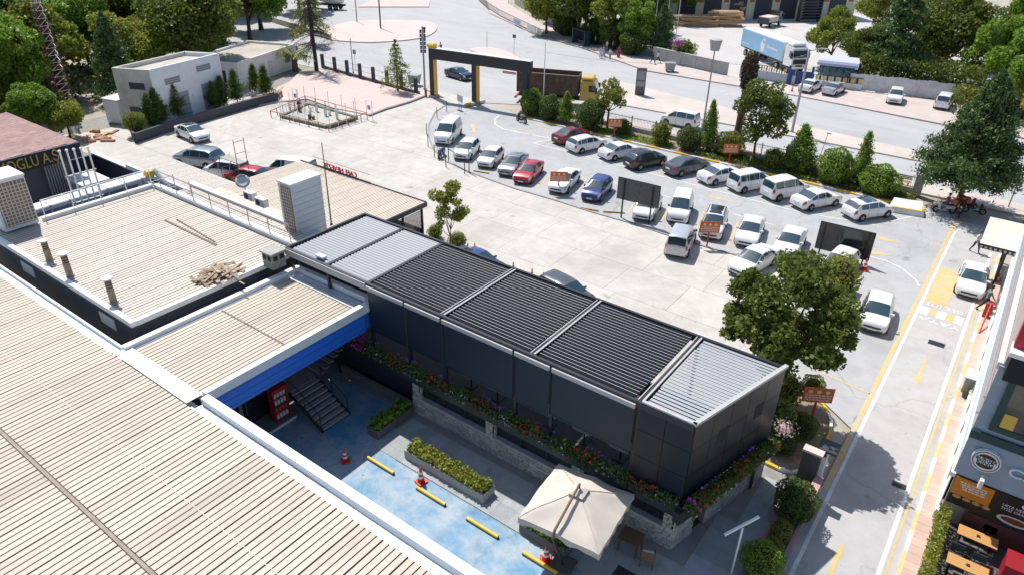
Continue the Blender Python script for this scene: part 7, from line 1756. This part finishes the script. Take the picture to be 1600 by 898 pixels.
for s in (1,-1):
    seg = [(LX+.30*math.cos(R(a)),y,LZ+s*(.17+.17*math.sin(R(a)))) for a in range(0,181,15)]; m.add(seg,[tuple(range(len(seg))) if s < 0 else tuple(range(len(seg)-1,-1,-1))])
m.build('logo_ring', brown, sg_, world=True)
for txt,z,s in (('BURGER',LZ+.02,.20),('KING',LZ-.17,.25)):
    o = textmesh('sign_lettering',txt,s,brown,sg_,.01,'CENTER'); o.rotation_euler = (R(90),0,0); o.location = Vector((LX,28.845,z)); o.scale = (1.02,1,1)
o = textmesh('cafe_lettering','CAFÉ',.62,white_paint,bk,.05,'LEFT'); o.rotation_euler = (R(90),0,0); o.location = Vector((3.62,28.98,3.62))-bk.location; o.scale = (1.25,1,1)
# posters
b = MB(); b.box(2.12,7.5,28.98,29.05,1.2,2.68); po = b.build('menu_poster', mat('poster_black',(.018,.013,.012),.5), bk, world=True)
b = MB(); b.box(2.13,3.55,28.965,28.979,1.75,2.66); b.build('orange_print', mat('poster_orange',(.65,.22,.02),.5), po, world=True)
m = MB(); rs = random.Random(4)
for r_ in range(4):
    x = 2.35+.05*r_
    while x < 3.3: l = rs.uniform(.07,.2); m.box(x,x+l,28.957,28.964,2.42-r_*.11,2.49-r_*.11); x += l+.03
m.build('print_lines', mat('print_cream',(.75,.65,.5),.5), po, world=True)
for k in range(4):
    m = ell(2.42+k*.36,1.66,.16,.08,28.955,.01,16); o = m.build('print_food', mat('print_food',(.55,.30,.12),.5,var=.4,scale=9), po, world=True)
m = ell(4.55,1.52,.62,.22,28.955,.012,24).build('print_plate', mat('print_plate',(.65,.62,.58),.5), po, world=True); ell(4.55,1.54,.48,.14,28.945,.006,24).build('print_stew', mat('print_stew',(.18,.05,.02),.5,var=.4,scale=8), m and po, world=True)
for i,txt in enumerate(('USTA NEREDE,','İYİSİ ORADA!')):
    o = textmesh('poster_lettering',txt,.17,white_paint,po,.004,'LEFT'); o.rotation_euler = (R(90),0,0); o.location = Vector((3.95,28.965,2.12-i*.18))
b = MB(); b.lathe((4.65,28.955,2.42),[(.1,0),(.1,.01)],12,axis='y'); b.build('print_badge', white_paint, po, world=True)
b = MB(); b.tube((2.95,28.95,3.2),(2.95,28.75,3.2),.03); b.cbox(2.87,3.03,28.4,28.8,2.85,3.3,.03); b.build('wall_light', white_paint, bk, world=True)
# patio
b = MB(); b.sheet([(2.3,18),(9,18),(9,29.2),(2.3,29.2)],.03); struct(b.build('patio_floor', mat('patio_dark',(.10,.09,.085),.8,var=.15,scale=2)))
pt = MB().box(-.29,.29,-.29,.29,0,.012).mesh('patio_tile', mat('patio_tile',(.13,.115,.105),.7,var=.2,scale=3,rand=.3))
pf_ = bpy.data.objects['patio_floor']
for i in range(6):
    for j in range(10): put('patio_tile', pt, pf_, loc=(2.65+i*.6,23.4+j*.6,.031))
b = MB(); b.box(2.9,7,28.9,28.94,.04,1.15); b.build('dark_plinth', mat('plinth_maroon',(.10,.03,.03),.6), bk, world=True)
tt = mat('table_oak',(.55,.29,.10),.5,var=.12,scale=5,stretch=(1,8,1))
def patio_table(x, y, label):
    t = thing('patio_table', label, 'table', (x,y,.043), 0, 'patio tables'); 
    for k in range(5):
        b = MB(); b.box(-.72,.72,-.31+k*.125,-.31+k*.125+.118,.72,.76); b.build('top_plank', tt, t)
    for sx in (-.55,.55):
        b = MB(); b.box(sx-.04,sx+.04,-.25,.25,.0,.04); b.box(sx-.035,sx+.035,-.035,.035,.04,.715); b.build('pedestal', black_metal, t)
    b = MB(); b.cbox(-.06,.06,-.05,.05,.762,.83,.01); b.build('napkin_holder', dark_metal, t)
patio_table(3.58,28.1,'orange wooden patio table nearest the poster wall'); patio_table(3.45,26.2,'orange wooden patio table at the bottom right edge')
mesh_m = mat('chair_mesh',(.05,.055,.06),.6)
def patio_chair(x, y, rz, label):
    t = thing('patio_chair', label, 'chair', (x,y,.043), R(rz), 'patio chairs')
    b = MB(); b.cbox(-.25,.25,-.24,.24,.43,.46,.015); b.build('seat', mesh_m, t); b = MB(); b.cbox(-.25,.25,.22,.26,.5,.9,.015); b.build('backrest', mesh_m, t)
    for sx in (-.25,.25):
        b = MB(); b.path([(sx,-.24,0),(sx,-.22,.64),(sx,.24,.66),(sx,.28,0)],.014,6); b.build('leg_frame', black_metal, t)
for k,(x,y,rz,lab) in enumerate(((3.2,28.72,0,'left black chair between poster wall and first table'),(3.95,28.68,0,'right black chair between poster wall and first table'),(3.15,27.45,180,'left black chair on the near side of the first table'),(3.95,27.4,180,'right black chair on the near side of the first table'),(3.0,26.8,0,'left black chair beyond the second table'),(3.8,26.75,0,'right black chair beyond the second table'))): patio_chair(x,y,rz,lab)
t = thing('red_canopy_box','dark red box at the right edge beyond the patio tables','box',(5.2,27.3,.04)); b = MB(); b.cbox(-.6,.6,-.5,.5,0,1.0,.03); b.build('box', MATS['bk_red'], t); b = MB(); b.box(-.62,.62,-.52,.52,1.0,1.05); b.build('lid', mat('lid_red',(.3,.01,.02),.5), t)
# patio hedge
hd = thing('patio_hedge','bright clipped hedge between footpath and patio','hedge',(2.22,25.6,0)); b = MB(); b.box(2.08,2.34,20,29.0,.0,.35); b.build('planter_box', white_dirty, hd, world=True)
hc = np.random.RandomState(15).uniform(size=(4200,3))*np.array([.52,8.9,.85])+np.array([1.97,20.1,.3]); put('foliage', leaf_mesh('foliage', hc, .12, LEAF['yellow'], 15), hd, True)
# things along the footpath
t = thing('white_planter_box','white topped grey box with dark plant on the footpath','box',(1.78,40.2,.13)); b = MB(); b.cbox(-.25,.25,-.5,.5,0,.95,.02); b.build('box', mat('box_grey',(.4,.38,.36),.7), t); b = MB(); b.box(-.3,.3,-.55,.55,.95,1.02); b.build('lid', white_paint, t)
t = thing('dracaena','dark spiky plant beside the white topped box','plant',(1.8,39.3,.13)); m = MB(); r = random.Random(1)
for k in range(40):
    a = r.uniform(0,6.28); e = r.uniform(.1,1.2); l = r.uniform(.4,.8); q = (math.cos(a)*l*math.cos(e),math.sin(a)*l*math.cos(e),.3+l*math.sin(e)); m.add([(-.02*math.sin(a),.02*math.cos(a),.2),(.02*math.sin(a),-.02*math.cos(a),.2),q],[(0,1,2)])
m.build('leaves', LEAF['dark'], t); b = MB(); b.lathe((0,0,0),[(.15,0),(.2,.3)],10); b.build('pot', dark_metal, t)
# kerbside canopy
cn = thing('entry_canopy','flat pale canopy roof over the footpath at the right edge','canopy',(2,57,0)); b = MB(); b.box(-.1,6,54.0,59.6,2.95,3.08); b.build('roof', mat('canopy_cream',(.62,.56,.48),.6,var=.05,scale=1), cn, world=True); b = MB(); b.box(-.15,6,53.9,53.98,2.8,3.1); b.build('edge_beam', black_metal, cn, world=True)
for k in range(16):
    b = MB(); b.box(-.05+k*.28,.1+k*.28,53.87,53.9,2.86,3.0); b.build('edge_light', mat('edge_light',(.5,.48,.45),.5), cn, world=True)
for x,y in ((1.5,54.2),(1.5,59.4)):
    b = MB(); b.box(x-.08,x+.08,y-.08,y+.08,0,2.95); b.build('post', dark_metal, cn, world=True)
b = MB(); b.box(1.5,1.9,50,53.8,.1,.75); b.build('brick_kerb_wall', brick_pave, cn, world=True)
t = thing('stop_sign','round red no entry sign at the right picture edge','sign',(2.35,62.5,0)); b = MB(); b.tube((0,0,0),(0,0,2.5),.035); b.build('post', grey_metal, t); b = MB(); b.lathe((0,-.05,2.3),[(.4,0),(.4,.02)],24,axis='y'); o = b.build('disc', mat('sign_red2',(.55,.02,.02),.4), t); b = MB(); b.box(-.28,.28,-.06,-.052,2.24,2.36); b.build('bar', white_paint, o)
t = thing('lean_barrier','red pole barrier leaning on the footpath kerb beside the striding man','barrier',(1.55,48.6,.1)); b = MB(); b.tube((0,-1.6,.05),(.1,.9,1.0),.05); b.build('pole', red_paint, t); b = MB(); b.box(-.15,.25,.8,1.1,0,1.0); b.build('pivot_box', red_paint, t)
for k in range(9):
    b = MB(); b.box(-.1,.1,0,.5,0,.35); o = tag(b.build('kerb_block', red_paint if k % 2 else white_dirty),'painted kerb block along the footpath below the canopy','kerb block','painted kerb blocks'); o.location = (1.62,51.2+k*.62,.1)
t = thing('manhole_drain','dark drain grid in the lane before the crossing','drain',(-.35,44.3,.0)); b = MB(); b.box(-.45,.45,-.28,.28,.018,.026); b.build('frame', dark_metal, t)
for k in range(5):
    b = MB(); b.box(-.4,.4,-.24+k*.1,-.19+k*.1,.026,.034); b.build('bar', black_metal, t)
t = thing('manhole_drain','small drain grid beside the maple shadow in the lane','drain',(.35,30.2,.0)); b = MB(); b.box(-.3,.3,-.2,.2,.018,.026); b.build('frame', dark_metal, t); 
for k in range(4):
    b = MB(); b.box(-.26,.26,-.16+k*.1,-.11+k*.1,.026,.034); b.build('bar', black_metal, t)

# ------------------------------------------------------------------ people
skin_m = mat('skin',(.45,.27,.19),.6); hair_m = mat('hair',(.02,.015,.012),.7)
def person(loc, ang, label, shirt, trousers, pose='walk', hat=None, s=1.0, sit=False, skirt=False, name='person'):
    J = dict(pel=(0,0,.95),che=(.02,0,1.28),nek=(.03,0,1.48),hed=(.05,0,1.66))
    step = {'walk':.32,'stand':.06,'stride':.45,'ride':0}[pose]
    def leg(sy, f):
        if pose == 'ride': return [(0,sy*.10,.92),(.42,sy*.17,.78),(.28,sy*.17,.35),(.42,sy*.17,.30)]
        return [(0,sy*.10,.90),(f*.5+.05,sy*.10,.50),(f,sy*.10,.09),(f+.17,sy*.11,.04)]
    def arm(sy, f):
        if pose == 'ride': return [(.03,sy*.20,1.40),(.18,sy*.27,1.15),(.42,sy*.27,1.08)]
        return [(.02,sy*.20,1.40),(.02-f*.35,sy*.25,1.12),(.10-f*.6,sy*.26,.88)]
    V = [J['pel'],J['che'],J['nek'],J['hed'],(.06,0,1.76)]; E = [(0,1),(1,2),(2,3),(3,4)]; Rr = [(.15,.13),(.17,.12),(.055,.055),(.095,.105),(.06,.06)]
    for sy,f in ((1,step),(-1,-step)):
        b0 = len(V); L_ = leg(sy,f); V += L_; E += [(0,b0)]+[(b0+i,b0+i+1) for i in range(3)]; Rr += [(.095,.09),(.065,.065),(.045,.045),(.04,.035)]
        b0 = len(V); A_ = arm(sy,f); V += A_; E += [(1,b0),(b0,b0+1),(b0+1,b0+2)]; Rr += [(.06,.06),(.045,.045),(.032,.032)]
        h = Vector(A_[2])
        for k in range(5):
            i0 = len(V); V += [(h.x+.03+.004*k,h.y+(k-2)*.016*1.2,h.z-.06),(h.x+.05,h.y+(k-2)*.018,h.z-.11-.01*(2-abs(k-2)))]; E += [(b0+2,i0),(i0,i0+1)]; Rr += [(.010,.010),(.008,.008)]
    me = bpy.data.meshes.new('body'); me.from_pydata(V,E,[]); o = bpy.data.objects.new('body',me); COL.objects.link(o)
    md = o.modifiers.new('skin','SKIN'); sv_ = me.skin_vertices[0].data
    for i,rv in enumerate(Rr): sv_[i].radius = rv
    sv_[0].use_root = True
    o.modifiers.new('sub','SUBSURF').levels = 1
    dg = bpy.context.evaluated_depsgraph_get(); bm_ = bpy.data.meshes.new_from_object(o.evaluated_get(dg)); bpy.data.objects.remove(o); bm_.name = 'body'
    bm_.materials.clear()
    for m in (trousers,shirt,skin_m,rubber): bm_.materials.append(m)
    for p in bm_.polygons:
        c = p.center; mi = 1
        if pose == 'ride': mi = 0 if c.z < .95 and abs(c.y) < .26 and c.z < 1.0 else 1
        elif c.z < .93 and abs(c.y) < .22: mi = 0
        if c.z < .10: mi = 3
        if c.z > 1.50: mi = 2
        if abs(c.y) > .215 and c.z < 1.12: mi = 2
        p.material_index = mi; p.use_smooth = True
    t = thing(name, label, 'person', loc, R(ang), scale=s); put('body', bm_, t)
    b = MB(); b.lathe((.035,0,1.64),[(.10,-.02),(.118,.06),(.11,.12),(.06,.165),(.01,.175)],14); b.build('hair', hair_m if not hat else hat, t, True)
    if hat:
        b = MB(); b.lathe((.05,0,1.70),[(.17,0),(.17,.015)],14); b.build('hat_brim', hat, t)
    for sy in (-1,1):
        b = MB(); b.lathe((.145,sy*.035,1.665),[(.010,0),(.004,.008)],6); b.build('eye', rubber, t)
    b = MB(); b.tube((.14,0,1.66),(.175,0,1.63),.012,.016,6); b.build('nose', skin_m, t)
    if skirt:
        b = MB(); b.lathe((0,0,.12),[(.30,0),(.24,.45),(.17,.9)],12); b.build('skirt', trousers, t)
    return t
cw = mat('cloth_white',(.66,.64,.62),.85); cb = mat('cloth_black',(.025,.025,.03),.85); cg = mat('cloth_greyblue',(.18,.23,.25),.85); cr = mat('cloth_red',(.42,.04,.05),.85); cbl = mat('cloth_lightblue',(.35,.5,.62),.85); cp = mat('cloth_pink',(.55,.3,.35),.85); cn_ = mat('cloth_navy',(.03,.04,.09),.85)
person(G(1521,394), -35, 'person in white shirt and dark hat standing behind the lane car', cw, cb, 'walk', mat('hat_brown',(.12,.06,.04),.8))
person(G(1536,484), 15, 'person in grey shirt and dark trousers striding onto the footpath', cg, cb, 'stride', None, 1.04)
person(G(1019,101), 5, 'left of two people walking by the depot wall, dressed in dark', cb, cb, 'stride'); person(G(1027,99), 5, 'right of two people walking by the depot wall, in white top', cw, cb, 'stride')
for k,(px,sh_,tr_,sk,lab) in enumerate((((930,72),cw,cb,False,'waiting person in white top nearest the bus shelter'),((943,88),cp,cbl,True,'waiting person in long pale blue skirt'),((948,80),cw,cp,False,'waiting person in white behind the blue skirt'),((953,94),cw,cb,False,'waiting person in white top standing at the kerb'),((966,90),cr,cr,True,'waiting person in red at the right of the bus stop'),((938,90),cbl,cw,True,'waiting person in pale blue at the left kerb'),((957,80),cp,cb,False,'waiting person in pink back row'))): person(G(*px,.1), 200+25*k, lab, sh_, tr_, 'stand', skirt=sk, s=.98)
person(G(1257,107), 100, 'person in white walking beside the lorry cab', cw, cb, 'walk')
p = G(689,85); person((p[0],p[1],-.02), 150, 'motorbike rider in red jacket passing the plaza', cr, cb, 'ride')
person(G(1476,333)[:2]+(.012,), -160, 'person in jeans sitting on the white delivery scooter', cr, mat('jeans',(.10,.17,.26),.85), 'ride'); person(G(1496,337)[:2]+(.012,), -70, 'courier in dark clothes on the middle delivery scooter', cb, cb, 'ride')
